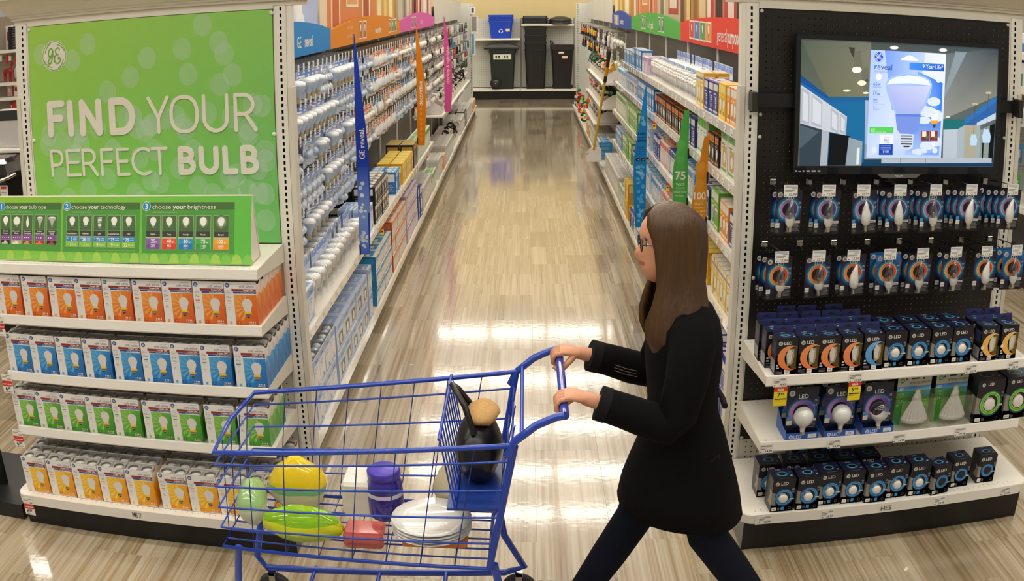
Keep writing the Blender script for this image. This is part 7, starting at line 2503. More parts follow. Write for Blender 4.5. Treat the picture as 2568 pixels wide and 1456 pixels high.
# papers on the left end wing
for i, (x, z, w, h, c) in enumerate(((-1.06, 1.98, 0.05, 0.10, '3a4a7a'), (-1.06, 1.60, 0.10, 0.30, '8f8c84'), (-1.05, 1.15, 0.04, 0.40, '5f9fd4'))):
    b = MB()
    b.box(x-0.02, x+w+0.03, 15.815, 15.833, z-0.03, z+h+0.02, hx('e2ded2'), PAPER)
    F = Frame((x, 15.815, z), (1, 0, 0), (0, 0, 1), 0.001)
    b.rect(F, 0, 0, w, h, hx(c))
    tag(b.build('notice'), 'small paper notice on the left end panel, %s' % ('topmost', 'middle', 'lowest with blue print')[i], 'notice')

# ================================================================== what shows past the outer posts
cu = empty('seasonal_shelving', (-9.4, 11.0, 0))
tag(cu, 'white shelving with red seasonal goods seen left of the green sign', 'shelving')
b = MB()
b.box(-0.75, 0.75, 0.40, 0.42, 0, 2.4, hx('a99a86'), PAINT)
b.build('back_panel', cu)
for z in (1.80, 1.23, 0.97, 0.655, 0.437, 0.247):
    b = MB()
    b.box(-0.75, 0.75, 0.0, 0.395, z-0.03, z, SHELFW, PAINT)
    b.box(-0.75, 0.75, -0.01, -0.001, z-0.05, z+0.005, hx('f2eee4'), GLOSS)
    b.build('shelf_board', cu)
b = MB()
b.box(-0.75, 0.75, 0.03, 0.04, 0.0, 0.19, BLACK, PLAST)
b.build('kick_plate', cu)
def simple(name, label, cat, fn, group=None):
    b = MB()
    fn(b)
    return tag(b.build(name), label, cat, group)
cxs = -9.4
for i, (dx, z, w, h, c, lb) in enumerate(((0.32, 1.803, 0.13, 0.42, 'e9e4da', 'tall white gift box with red print on the top shelf'), (0.50, 1.803, 0.13, 0.42, 'ece7dd', 'second white gift box on the top shelf'), (0.46, 0.973, 0.12, 0.21, 'efe9de', 'white mug box on the red shelves'), (0.30, 0.973, 0.10, 0.19, 'd9a59a', 'pink box beside the white mug box'),
                                           (0.36, 0.658, 0.14, 0.22, 'b3352c', 'red square tin on the seasonal shelves'), (0.37, 0.440, 0.13, 0.15, 'c23a30', 'small red box low on the seasonal shelves'), (0.54, 0.440, 0.13, 0.16, 'b8322a', 'second small red box low on the shelves'))):
    simple('gift_box', lb, 'box', lambda b: (b.bbox(cxs+dx-w/2, cxs+dx+w/2, 11.24, 11.38, z+0.001, z+h, 0.004, hx(c), PAPER), b.box(cxs+dx-w*0.3, cxs+dx+w*0.3, 11.2375, 11.2395, z+h*0.4, z+h*0.75, hx('c8372c' if c[0] == 'e' else 'f0e6da'), PAPER)))
simple('ribbed_tin', 'black ribbed round tin in front of the white gift boxes', 'tin', lambda b: [b.lathe([(0.10, 0.02+0.045*i), (0.107, 0.03+0.045*i), (0.107, 0.045+0.045*i), (0.10, 0.06+0.045*i)], (cxs+0.50, 11.12, 1.802), 20, hx('1b1a19'), PLAST) for i in range(8)] and b.lathe([(0.10, 0), (0.10, 0.4)], (cxs+0.50, 11.12, 1.802), 20, hx('1b1a19'), PLAST))
for i in range(2):
    x = cxs+0.35+0.22*i
    def deer(b):
        b.lathe([(0.02, -0.09), (0.045, -0.06), (0.05, 0.03), (0.035, 0.08), (0.01, 0.10)], (x, 11.12, 1.43), 10, hx('a11f22'), GLOSS, axis=(1, 0, 0.1))
        b.tube([(x+0.07, 11.12, 1.45), (x+0.10, 11.12, 1.54)], [0.03, 0.02], 8, hx('a11f22'), GLOSS)
        b.lathe([(0.012, -0.04), (0.026, -0.01), (0.022, 0.03), (0.0, 0.04)], (x+0.115, 11.12, 1.555), 8, hx('a11f22'), GLOSS, axis=(1, 0, -0.3))
        for yy in (11.09, 11.15):
            for dx in (-0.06, 0.06):
                b.tube([(x+dx, yy, 1.41), (x+dx, yy, 1.233)], [0.018, 0.010], 6, hx('a11f22'), GLOSS)
            b.tube([(x+0.10, yy, 1.57), (x+0.08, yy-0.0, 1.66), (x+0.12, yy, 1.72)], 0.007, 5, hx('a11f22'), GLOSS)
            b.tube([(x+0.08, yy, 1.64), (x+0.03, yy, 1.70)], 0.006, 5, hx('a11f22'), GLOSS)
    simple('reindeer_figurine', 'glossy red reindeer figurine on the seasonal shelves, %s' % ('left one' if i == 0 else 'right one'), 'figurine', deer)
simple('round_plate', 'red round plate standing on the seasonal shelves', 'plate', lambda b: (b.lathe([(0.0, 0), (0.10, 0.0), (0.135, 0.02), (0.135, 0.026), (0.10, 0.008), (0.0, 0.008)], (cxs+0.58, 11.1, 0.795), 22, hx('c02c28'), GLOSS, axis=(0, -1, 0.1)), b.box(cxs+0.57, cxs+0.64, 11.08, 11.085, 0.76, 0.83, hx('ece6da'), PAPER)))
simple('round_plate', 'white patterned plate hanging on the seasonal shelves', 'plate', lambda b: b.lathe([(0.0, 0), (0.12, 0.0), (0.15, 0.02), (0.15, 0.026), (0.0, 0.012)], (cxs+0.70, 11.05, 1.385), 22, hx('e6dfd2'), GLOSS, axis=(0, -1, 0)))
simple('patterned_bowl', 'red and white patterned bowl on the lowest seasonal shelf', 'bowl', lambda b: b.lathe([(0.08, 0), (0.14, 0.04), (0.185, 0.12), (0.19, 0.125), (0.175, 0.12), (0.0, 0.03)], (cxs+0.45, 11.15, 0.25), 22, [hx('efe6da'), hx('c4473f'), hx('efe6da'), hx('b8322a'), hx('e9dccb')], GLOSS))
for i in range(9):
    simple('hanging_ornament', 'red and green hanging ornament pack above the reindeer, %s from left' % ordw(i+1), 'ornament', lambda b: (b.bbox(cxs+0.14+0.07*i, cxs+0.19+0.07*i, 11.05, 11.09, 1.57+0.04*(i % 3), 1.69+0.03*(i % 2), 0.008, hx(['c22a26', 'e9e2d6', '2f6a3a'][i % 3]), GLOSS)), 'hanging ornament packs')
# grill on its stand with cartons behind
g = empty('tabletop_grill', (-3.62, 2.2, 0))
tag(g, 'black tabletop grill with chrome handle on a dark stand at the left edge', 'grill')
b = MB()
b.loft([[(-0.30+e, -0.20+e, z), (0.09-e, -0.20+e, z), (0.09-e, 0.2-e, z), (-0.30+e, 0.2-e, z)] for z, e in ((0.93, 0.0), (1.08, 0.0))], hx('171615'), GLOSS)
b.build('base', g)
b = MB()
b.loft([[(-0.30+e, -0.20+e, z), (0.10-e, -0.20+e, z), (0.10-e, 0.2-e, z), (-0.30+e, 0.2-e, z)] for z, e in ((1.085, 0.0), (1.13, 0.0), (1.20, 0.03), (1.225, 0.08))], hx('1d1c1b'), GLOSS)
b.build('lid', g)
b = MB()
b.tube([(-0.28, -0.21, 1.085), (-0.26, -0.25, 1.09), (0.06, -0.25, 1.095), (0.115, -0.20, 1.11), (0.125, -0.12, 1.12)], 0.013, 8, hx('c9c4b8'), CHROME)
b.build('handle', g)
b = MB()
b.lathe([(0.03, 0), (0.03, 0.02), (0.022, 0.028), (0, 0.028)], (-0.06, -0.2, 1.0), 16, hx('3a3835'), CHROME, axis=(0, -1, 0))
b.build('knob', g)
b = MB()
b.box(0.035, 0.105, -0.215, -0.212, 0.955, 1.06, hx('e9e5da'), PAPER)
F = Frame((0.035, -0.2151, 0.955), (1, 0, 0), (0, 0, 1))
b.rect(F, 0.01, 0.08, 0.06, 0.098, hx('c43a2e'))
b.rect(F, 0.012, 0.05, 0.055, 0.056, hx('5a564e'))
b.build('hang_tag', g)
b = MB()
b.box(-0.45, 0.16, -0.26, 0.30, 0.87, 0.929, hx('1a1918'), PAINT)
b.box(-0.42, 0.13, -0.22, 0.26, 0.0, 0.87, hx('141312'), PAINT)
b.build('stand', g)
simple('cardboard_carton', 'brown cardboard carton behind the grill', 'box', lambda b: (b.bbox(-4.0, -3.50, 3.05, 3.5, 0.0, 1.02, 0.004, hx('b08a52'), PAPER), b.box(-3.9, -3.6, 3.048, 3.0495, 0.82, 0.86, hx('3a4a2a'), PAPER)))
simple('cardboard_carton', 'second brown cardboard carton on the left behind the post', 'box', lambda b: b.bbox(-3.48, -3.2, 2.6, 3.1, 0.0, 0.80, 0.004, hx('a07c48'), PAPER))
simple('picture_book_box', 'snowy picture box standing on a white table at the left edge', 'box', lambda b: (b.bbox(-3.95, -3.60, 2.60, 2.70, 1.235, 1.52, 0.003, hx('bdb8b4'), PAPER), b.box(-3.95, -3.60, 2.598, 2.5995, 1.44, 1.515, hx('2c2a2a'), PAPER), b.box(-3.68, -3.66, 2.5975, 2.5979, 1.28, 1.43, hx('b0342c'), PAPER)))
simple('white_table', 'white topped display table behind the grill', 'table', lambda b: (b.bbox(-4.4, -3.56, 2.52, 2.95, 1.205, 1.233, 0.006, hx('e9e5dc'), PAINT), b.box(-4.35, -3.75, 2.6, 2.9, 0.0, 1.205, hx('1c1b1a'), PAINT)))
# black stand beside the left display
s = empty('black_stand', (-2.55, -0.33, 0))
tag(s, 'low black display stand on the floor beside the left endcap', 'stand')
b = MB()
b.box(-0.30, 0.34, -0.14, 0.35, 0.0, 0.075, hx('1d1c1b'), PAINT)
b.build('platform', s)
b = MB()
b.box(-0.30, 0.165, 0.02, 0.05, 0.076, 0.70, hx('0f0e0e'), PAINT)
b.build('panel', s)
# goods across the next aisle, right of the television
rg = empty('far_aisle_shelving', (4.45, 1.2, 0))
tag(rg, 'pale shelving across the next aisle at the right edge of the view', 'shelving')
b = MB()
b.box(0, 0.03, 0, 5, 0, 2.2, hx('8d938f'), PAINT)
b.build('back_panel', rg)
for z in (1.86, 1.58, 0.62):
    b = MB()
    b.box(-0.40, -0.002, 0, 5, z-0.02, z, SHELFW, PAINT)
    b.box(-0.41, -0.401, 0, 5, z-0.045, z+0.004, hx('eeeae0'), GLOSS)
    b.build('shelf_board', rg)
b = MB()
b.box(-0.42, -0.002, 0, 5, 0.0, 0.14, BLACK, PLAST)
b.build('kick_plate', rg)
for i in range(8):
    y = 2.5+i*0.19
    simple('storage_box', 'blue and white storage box across the next aisle, %s from near end' % ordw(i+1), 'box', lambda b: (b.bbox(4.08, 4.3, y, y+0.17, 1.861, 2.03, 0.004, hx('e4e6e4'), PAPER), b.box(4.078, 4.0795, y+0.02, y+0.15, 1.88, 1.95, hx('3a7fb8'), PAPER)), 'storage boxes across the next aisle')
    simple('storage_box', 'teal storage box below, across the next aisle, %s from near end' % ordw(i+1), 'box', lambda b: (b.bbox(4.07, 4.3, y, y+0.17, 1.581, 1.79, 0.004, hx('4f8fae' if i % 2 else 'd5d9d8'), PAPER), b.box(4.068, 4.0695, y+0.03, y+0.14, 1.60, 1.70, hx('1f6f6a'), PAPER)), 'teal storage boxes across the next aisle')
    for r, z in enumerate((1.42, 1.12, 0.86)):
        simple('hardware_pack', 'small pack on a hook across the next aisle, %s row, %s from near end' % (('upper', 'middle', 'lower')[r], ordw(i+1)), 'pack', lambda b: (b.box(4.10, 4.102, y+0.02, y+0.12, z-0.16, z, hx(['dfe3e2', '2f7fb8', '4fa84a', 'c9ccc9'][(i+r) % 4]), PAPER), b.tube([(4.445, y+0.07, z+0.005), (4.06, y+0.07, z+0.012), (4.05, y+0.07, z+0.03)], 0.004, 6, hx('c9c7c0'), CHROME), b.bbox(4.075, 4.10, y+0.04, y+0.10, z-0.12, z-0.05, 0.006, hx('b9bcbc'), PLAST)), 'hook packs across the next aisle')

# small flags on the shelf edges and scraps on the floor
def flag(c1, c2):
    b = MB()
    b.box(-0.02, 0.02, 0, 0.0006, -0.085, 0, hx(c2), PAPER)
    F = Frame((-0.02, 0, -0.085), (1, 0, 0), (0, 0, 1))
    b.rect(F, 0, 0.060, 0.04, 0.085, hx(c1))
    b.rect(F, 0.006, 0.03, 0.03, 0.048, hx('3a3420'))
    return Proto(b.build('shelf_flag'))
FY, FW = flag('d8342a', 'f3da1e'), flag('d8342a', 'efebe0')
for i, (f, x, y, z, nm) in enumerate(((FY, 0.938, 3.05, 1.283, 'second shelf near the light blue fin sign'), (FY, 0.938, 2.35, 0.975, 'third shelf above the thin boxes'), (FY, 0.938, 2.10, 0.648, 'fourth shelf beside the green fin sign'),
                                      (FY, 0.938, 0.82, 0.648, 'fourth shelf over the yellow boxes'), (FY, 0.938, 0.60, 0.648, 'fourth shelf nearest the post'), (FW, 0.938, 2.30, 0.092, 'base deck by the purple boxes'), (FW, 0.938, 1.95, 0.092, 'base deck behind the person'), (FY, -0.938, 2.62, 0.632, 'left middle shelf edge'))):
    f.put((x, y, z), RW*0.35 if x > 0 else LW*0.35, '%s sale flag hanging from the %s' % ('yellow' if f is FY else 'white', nm), 'price flag', 'small sale flags in the aisle', (0.6, 0.6, 0.6))
for i, (x, y, rz, c, lb) in enumerate(((1.520, -0.735, 0.9, 'efe9dc', 'small white paper scrap on the floor before the right endcap'), (1.06, -0.66, 0.3, 'b8903a', 'tiny brown crumb on the floor by the right endcap corner'), (-0.66, 1.70, 0.1, 'f2efe8', 'white paper scrap on the aisle floor at left'))):
    b = MB()
    w = 0.014 if i != 1 else 0.006
    b.loft([[(-w, -w*0.4, 0), (w, -w*0.4, 0), (w, w*0.4, 0), (-w, w*0.4, 0)], [(-w, -w*0.4, 0.0006), (w*0.9, -w*0.4, 0.002), (w, w*0.4, 0.001), (-w, w*0.4, 0.0006)]], hx(c), PAPER)
    tag(b.build('paper_scrap', None, (x, y, 0.0003), rz), lb, 'scrap')
# ================================================================== shopping cart
CB = hx('1f45b4')
CBD = hx('1a3486')
cart = empty('shopping_cart', (0, 0, 0))
tag(cart, 'blue wire shopping cart full of groceries pushed by the person in black', 'cart')
NR, NF = Vector((0.0, -1.235, 0.893)), Vector((-0.905, -1.215, 0.825))
FR_, FF = Vector((0.0, -0.700, 0.908)), Vector((-0.905, -0.715, 0.818))
nr, nf = Vector((-0.085, -1.180, 0.428)), Vector((-0.945, -1.165, 0.452))
fr, ff = Vector((-0.085, -0.755, 0.428)), Vector((-0.945, -0.765, 0.452))
def lerp(a, b, t):
    return a+(b-a)*t
def wire(p, q, r, name='wire', par=cart, col=CB, n=6):
    b = MB()
    b.tube([p, q] if not isinstance(p, list) else p, r, n, col, PLAST)
    return b.build(name, par)
b = MB()
b.tube([NR, NF, lerp(NF, FF, 0.5)+Vector((-0.02, 0, 0)), FF, FR_], 0.0085, 8, CB, GLOSS)
b.build('rim', cart)
for t in (0.12, 0.34, 0.56, 0.78):
    wire(lerp(NR, nr, t), lerp(NF, nf, t), 0.0034)
    wire(lerp(FR_, fr, t), lerp(FF, ff, t), 0.0034)
    wire(lerp(NF, nf, t), lerp(FF, ff, t), 0.0032)
b = MB()
b.tube([nr, nf, ff, fr, nr], 0.0065, 6, CB, PLAST)
b.build('lower_rim', cart)
for t in (0.14, 0.28, 0.43, 0.57, 0.72, 0.86):
    wire(lerp(nr, fr, t), lerp(nf, ff, t), 0.0032)
v = MB()
for i in range(1, 8):
    t = i/8
    for a, c, d, e in ((NR, NF, nr, nf), (FR_, FF, fr, ff)):
        v.tube([lerp(a, c, t), lerp(d, e, t)], 0.0017, 4, CBD, PLAST)
    v.tube([lerp(nr, nf, t), lerp(fr, ff, t)], 0.0017, 4, CBD, PLAST)
for i in range(1, 5):
    v.tube([lerp(NF, FF, i/5), lerp(nf, ff, i/5)], 0.0017, 4, CBD, PLAST)
stuff(v.build('cross_wires', cart))
# rear gate
for t in (0.10, 0.30, 0.50, 0.70, 0.90):
    wire(lerp(NR, nr, t), lerp(FR_, fr, t), 0.0032, 'gate_wire')
for t in (0.25, 0.5, 0.75):
    wire(lerp(NR, FR_, t), lerp(nr, fr, t), 0.0022, 'gate_wire')
for a, c in ((NR, nr), (FR_, fr)):
    wire(a, c, 0.011, 'corner_post', n=8)
# handle and its arms
HX, HZ_ = 0.140, 0.985
b = MB()
b.tube([(HX, -1.235, HZ_), (HX, -0.695, HZ_)], 0.0135, 12, hx('1c3da6'), GLOSS)
b.build('handle', cart)
for y in (-1.235, -0.695):
    b = MB()
    b.tube([(HX, y, HZ_), (0.115, y, HZ_-0.004), (0.06, y, 0.955), (0.0, y, 0.905), (-0.02, y, 0.86)], 0.0125, 8, CB, GLOSS)
    b.build('handle_arm', cart)
b = MB()
b.tube([(0.02, -1.235, 0.925), (0.02, -0.695, 0.925)], 0.006, 6, CB, PLAST)
b.build('cross_bar', cart)
# child seat: fold-out back and flap
st = MB()
for y in [-1.2+0.05*i for i in range(11)]:
    st.tube([(-0.215, y, 0.90), (-0.180, y, 0.66)], 0.0026, 5, CB, PLAST)
st.tube([(-0.215, -1.215, 0.90), (-0.215, -0.715, 0.90)], 0.005, 6, CB, PLAST)
st.tube([(-0.18, -1.20, 0.66), (-0.18, -0.73, 0.66)], 0.005, 6, CB, PLAST)
st.build('seat_back', cart)
b = MB()
b.loft([[(-0.205, -1.19, 0.648), (-0.035, -1.19, 0.648), (-0.035, -0.735, 0.648), (-0.205, -0.735, 0.648)], [(-0.205, -1.19, 0.656), (-0.035, -1.19, 0.656), (-0.035, -0.735, 0.656), (-0.205, -0.735, 0.656)]], hx('23408f'), PLAST)
b.build('seat_flap', cart)
# chassis and casters
for y, s in ((-1.17, 1), (-0.76, -1)):
    b = MB()
    b.tube([(-0.07, y, 0.44), (-0.05, y, 0.30), (0.02, y+0.0, 0.16), (-0.05, y, 0.135), (-0.92, y+0.06*s, 0.15), (-0.95, y+0.06*s, 0.20), (-0.90, y+0.03*s, 0.44)], 0.013, 8, CB, GLOSS)
    b.build('frame_rail', cart)
for t in (0.2, 0.5, 0.8):
    wire(Vector((-0.1-0.8*t, -1.15, 0.142)), Vector((-0.1-0.8*t, -0.78, 0.142)), 0.008, 'cross_rail')
for x, y in ((0.0, -1.17), (0.0, -0.76), (-0.90, -1.11), (-0.90, -0.82)):
    w = MB()
    w.lathe([(0.058, -0.014), (0.063, -0.008), (0.063, 0.008), (0.058, 0.014)], (x, y, 0.0635), 20, hx('3a3a3c'), RUBBER, axis=(0, 1, 0))
    wo = w.build('wheel', cart)
    f = MB()
    for s in (-0.022, 0.022):
        f.box(x-0.012, x+0.012, y+s-0.002, y+s+0.002, 0.055, 0.138, hx('b9b7b0'), CHROME)
    f.box(x-0.014, x+0.014, y-0.024, y+0.024, 0.128, 0.138, hx('b9b7b0'), CHROME)
    f.build('fork', wo)

# ---- what is in the cart
ZB = 0.462
def blob(b, c, r, col, m, n=12, seed=0, squash=1.0, wob=0.10):
    """a soft lumpy bag standing on its base at c"""
    rr = random.Random(seed)
    ph = [rr.uniform(0, 6.28) for _ in range(4)]
    loops = []
    for i in range(9):
        t = i/8
        s = math.sin(PI*(0.10+0.86*t))**0.55
        loops.append([(c[0]+r[0]*s*math.cos(a)*(1+wob*math.sin(3*a+ph[0]+4*t)), c[1]+r[1]*s*math.sin(a)*(1+wob*math.sin(4*a+ph[1]-3*t)), c[2]+2*r[2]*t*(1+0.03*math.sin(2*a+ph[2]))) for a in [2*PI*j/n for j in range(n)]])
    b.loft(loops, col, m, smooth=True)
def item(name, label, cat, fn):
    b = MB()
    fn(b)
    return tag(b.build(name), label, cat)
YC = -0.95
item('snack_bag', 'yellow and lime snack bag lying at the front of the cart', 'bag', lambda b: blob(b, (-0.68, -1.085, ZB), (0.135, 0.06, 0.058), [hx('b8d60c')]*3+[hx('dbe31a')]*2+[hx('8ec412')]*3, GLOSS, 14, 3))
item('yellow_bag', 'bright yellow packaged bag standing at the front of the cart', 'bag', lambda b: blob(b, (-0.74, -0.88, ZB), (0.105, 0.06, 0.095), [hx('d9d8b0')]*3+[hx('7fc08a')]+[hx('f2cf1a')]*4, GLOSS, 14, 5))
item('green_bag', 'pale green produce bag behind the lime snack bag', 'bag', lambda b: blob(b, (-0.875, -0.985, ZB), (0.05, 0.09, 0.075), [hx('d5dcc0')]*4+[hx('a9cf8a')]*4, GLOSS, 12, 8))
o = item('purple_jar', 'dark purple jar with white bands in the middle of the cart', 'jar', lambda b: b.lathe([(0.055, 0), (0.062, 0.01), (0.062, 0.085), (0.062, 0.10), (0.058, 0.13), (0.05, 0.145)], (-0.435, -0.90, ZB), 18, [hx('3a2a94'), hx('3c2c9c'), hx('d9d6e6'), hx('34268a'), hx('3c2c9c')], GLOSS))
b = MB()
b.lathe([(0.048, 0.146), (0.056, 0.148), (0.056, 0.172), (0.05, 0.178), (0, 0.178)], (-0.435, -0.90, ZB), 18, [hx('c9c6dc'), hx('4a3ab0'), hx('4a3ab0'), hx('5a4ac0')], PLAST)
b.build('jar_lid', o)
for i in range(4):
    item('plate', 'white round plate in the cart stack, %s' % ('lowest, on the orange carton' if i == 0 else 'topmost' if i == 3 else '%s from the bottom' % ordw(i+1)), 'plate', lambda b: b.lathe([(0.075, 0), (0.095, 0.004), (0.128, 0.018), (0.128, 0.021), (0.09, 0.008), (0, 0.007)], (-0.27, -1.045, ZB+0.0225+0.012*i), 22, hx('ecebe6'), GLOSS))['group'] = 'white plates in the cart'
item('bread_bag', 'beige bread bag beside the seat of the cart', 'bag', lambda b: blob(b, (-0.20, -0.845, ZB), (0.075, 0.075, 0.088), hx('cfc2a0'), PLAST, 14, 12))
item('meat_pack', 'red and pink packaged tray in the middle of the cart', 'package', lambda b: b.bbox(-0.545, -0.415, -1.14, -1.045, ZB, ZB+0.06, 0.012, hx('c25a52'), GLOSS))
item('orange_carton', 'orange and cream carton under the white plates', 'carton', lambda b: (b.bbox(-0.36, -0.155, -1.11, -0.97, ZB-0.002, ZB+0.0195, 0.004, hx('e0843a'), PAPER)))
item('white_package', 'white package lying at the back of the cart near the far side', 'package', lambda b: b.bbox(-0.58, -0.475, -0.93, -0.80, ZB, ZB+0.13, 0.012, hx('e9e4da'), PAPER))
bag = item('black_handbag', 'black handbag sitting in the child seat of the cart', 'bag', lambda b: blob(b, (-0.118, -0.95, 0.657), (0.075, 0.15, 0.105), hx('131214'), PLAST, 16, 2, wob=0.06))
b = MB()
b.tube([(-0.125, -1.05, 0.84), (-0.15, -1.04, 0.93), (-0.19, -0.98, 0.975), (-0.18, -0.90, 0.93), (-0.13, -0.86, 0.84)], 0.010, 8, hx('1b1a1c'), PLAST)
b.build('handle', bag)
b = MB()
blob(b, (-0.10, -0.95, 0.845), (0.05, 0.09, 0.028), hx('c9a06a'), CLOTH, 12, 6)
b.build('lining', bag)

# ================================================================== the woman
wm = bpy.data.meshes.new('skeleton')
J = {}
vs, es, rad = [], [], []
def jn(k, p, r, link=None):
    J[k] = len(vs)
    vs.append(p)
    rad.append(r)
    if link is not None:
        es.append((J[link], J[k]))
jn('pelvis', (0.540, -0.95, 0.800), 0.105)
jn('belly', (0.530, -0.95, 0.910), 0.092, 'pelvis')
jn('chest', (0.515, -0.95, 1.050), 0.098, 'belly')
jn('upper', (0.510, -0.95, 1.160), 0.085, 'chest')
jn('neck', (0.492, -0.95, 1.245), 0.047, 'upper')
jn('nape', (0.478, -0.95, 1.330), 0.050, 'neck')
for s, nm in ((-1, 'near'), (1, 'far')):
    y = -0.95
    jn(nm+'sh', (0.515, y+s*0.150, 1.165), 0.050, 'upper')
    if s < 0:
        jn(nm+'el', (0.462, -1.165, 0.925), 0.036, nm+'sh')
        jn(nm+'fa', (0.340, -1.160, 0.958), 0.032, nm+'el')
        jn(nm+'wr', (0.222, -1.145, 0.992), 0.023, nm+'fa')
        jn(nm+'pa', (0.182, -1.140, 1.004), 0.024, nm+'wr')
    else:
        jn(nm+'el', (0.450, -0.745, 0.932), 0.036, nm+'sh')
        jn(nm+'fa', (0.335, -0.755, 0.962), 0.032, nm+'el')
        jn(nm+'wr', (0.222, -0.765, 0.994), 0.023, nm+'fa')
        jn(nm+'pa', (0.182, -0.770, 1.005), 0.024, nm+'wr')
FL = [(0.530, -0.865, 0.760), (0.455, -0.862, 0.590), (0.395, -0.862, 0.430), (0.310, -0.860, 0.270), (0.215, -0.858, 0.095)]
BL = [(0.552, -1.035, 0.760), (0.590, -1.032, 0.590), (0.615, -1.030, 0.440), (0.715, -1.025, 0.290), (0.815, -1.020, 0.145)]
RR = [0.085, 0.070, 0.052, 0.050, 0.032]
for nm, L_ in (('f', FL), ('b', BL)):
    for i, p in enumerate(L_):
        jn(nm+str(i), p, RR[i], 'pelvis' if i == 0 else nm+str(i-1))
jn('ftoe', (0.085, -0.858, 0.060), 0.024, 'f4')
jn('bball', (0.735, -1.018, 0.045), 0.026, 'b4')
wm.from_pydata(vs, es, [])
wo = bpy.data.objects.new('skeleton', wm)
COL.objects.link(wo)
md = wo.modifiers.new('skin', 'SKIN')
sv = wm.skin_vertices[0].data
for i, r in enumerate(rad):
    sv[i].radius = (r, r)
sv[0].use_root = True
s2 = wo.modifiers.new('sub', 'SUBSURF')
s2.levels = 2
s2.render_levels = 2
bpy.context.view_layer.update()
ev = wo.evaluated_get(bpy.context.evaluated_depsgraph_get())
em = ev.to_mesh()
body = MB()
SK = hx('d89a78')
body.raw([tuple(v.co) for v in em.vertices], [tuple(p.vertices) for p in em.polygons], SK, SKIN, True)
ev.to_mesh_clear()
bpy.data.objects.remove(wo)
# head: rings from chin to crown, nose and brow pushed out
HC = Vector((0.462, -0.95, 1.300))
HH = 0.212
lev = [(0.0, .050, .020, .022), (0.05, .072, .035, .040), (0.12, .080, .050, .052), (0.20, .084, .062, .060), (0.25, .086, .070, .063), (0.30, .0835, .074, .065), (0.36, .085, .080, .068), (0.42, .084, .086, .070), (0.48, .082, .090, .0715), (0.54, .078, .094, .0725), (0.60, .084, .097, .0735),
       (0.68, .086, .099, .074), (0.78, .080, .096, .072), (0.87, .066, .084, .063), (0.94, .044, .060, .046), (0.985, .020, .030, .024), (1.0, .002, .002, .002)]
nn = 28
loops, cl = [], []
for t, f, bk_, w in lev:
    L_ = []
    for i in range(nn):
        a = 2*PI*i/nn
        ca, sa = math.cos(a), math.sin(a)
        d = f if ca > 0 else bk_
        ext = 0.0
        if ca > 0.9:
            ang = math.atan2(sa, ca)
            nose = max(0.0, 1-abs(t-0.385)/0.12)*0.024 if t < 0.385 else max(0.0, 1-(t-0.385)/0.20)*0.024
            ext += nose*math.exp(-(ang/0.17)**2)
            ext += (0.006 if abs(t-0.25) < 0.04 else 0)*math.exp(-(ang/0.3)**2)
        if 0.3 < abs(math.atan2(sa, ca)) < 0.65 and abs(t-0.53) < 0.04:
            ext -= 0.006
        L_.append((HC.x-(d+ext)*ca-0.012*t, HC.y+w*sa, HC.z+HH*t-0.012*ca*(1-t)))
    loops.append(L_)
for t, *_ in lev[:-1]:
    cl.append(hx('b5605a') if 0.19 < t < 0.26 else SK)
cols = []
k0 = len(body.f)
body.loft(loops, SK, SKIN, caps=True, smooth=True)
for q in range(len(lev)-1):
    for i in range(nn):
        if 0.24 < lev[q][0] < 0.27 and (i <= 1 or i >= nn-2):
            body.c[k0+q*nn+i] = hx('b4625c')
# hands: palm, four curled fingers and a thumb around the handle bar
for y0, s in ((-1.140, 1), (-0.770, -1)):
    pal = []
    for x, z, hw, ht in ((0.205, 0.998, 0.026, 0.017), (0.180, 1.006, 0.037, 0.016), (0.158, 1.011, 0.041, 0.013), (0.142, 1.010, 0.038, 0.009)):
        pal.append([(x, y0+hw*math.cos(2*PI*i/12), z+ht*math.sin(2*PI*i/12)) for i in range(12)])
    body.loft(pal, SK, SKIN, smooth=True)
    for i, (ln, r) in enumerate(((0.92, 0.0085), (1.05, 0.0092), (1.0, 0.009), (0.82, 0.0078))):
        y = y0+s*(0.030-0.020*i)
        o_ = 0.0225
        A = [PI*0.42, PI*0.66, PI*0.92, PI*(0.92+0.26*ln), PI*(0.92+0.46*ln)]
        path = [(0.160, y, 1.010)]+[(HX+o_*math.cos(a), y-s*0.002*j, HZ_+o_*math.sin(a)) for j, a in enumerate(A)]
        body.tube(path, [r*1.05, r*1.02, r, r*0.96, r*0.9, r*0.7], 8, SK, SKIN)
    yt = y0+s*0.036
    body.tube([(0.188, y0+s*0.022, 1.000), (0.172, yt, 0.985), (0.152, yt+s*0.008, 0.966), (0.132, yt+s*0.006, 0.960), (0.120, yt, 0.966)], [0.011, 0.0105, 0.0095, 0.0085, 0.006], 8, SK, SKIN)
    for i in range(1):
        pass
woman = body.build('person')
tag(woman, 'person in a long black coat and glasses walking left, pushing the blue cart', 'person')
for s in (-1, 1):
    e = MB()
    c = (HC.x-0.071+0.0015, HC.y+s*0.031, HC.z+HH*0.535-0.004)
    e.lathe([(0.0105*math.sin(PI*i/8), -0.0105*math.cos(PI*i/8)) for i in range(9)], c, 12, [hx('efe9e2')]*6+[hx('4a3524'), hx('171310')], GLOSS, axis=(-1, 0, 0))
    e.build('eye', woman)
    e = MB()
    e.tube([(c[0]-0.010, c[1]-0.016, c[2]+0.018), (c[0]-0.013, c[1], c[2]+0.022), (c[0]-0.008, c[1]+s*0.012, c[2]+0.019)], 0.0026, 5, hx('3a281a'), HAIRM)
    e.build('eyebrow', woman)
g = MB()
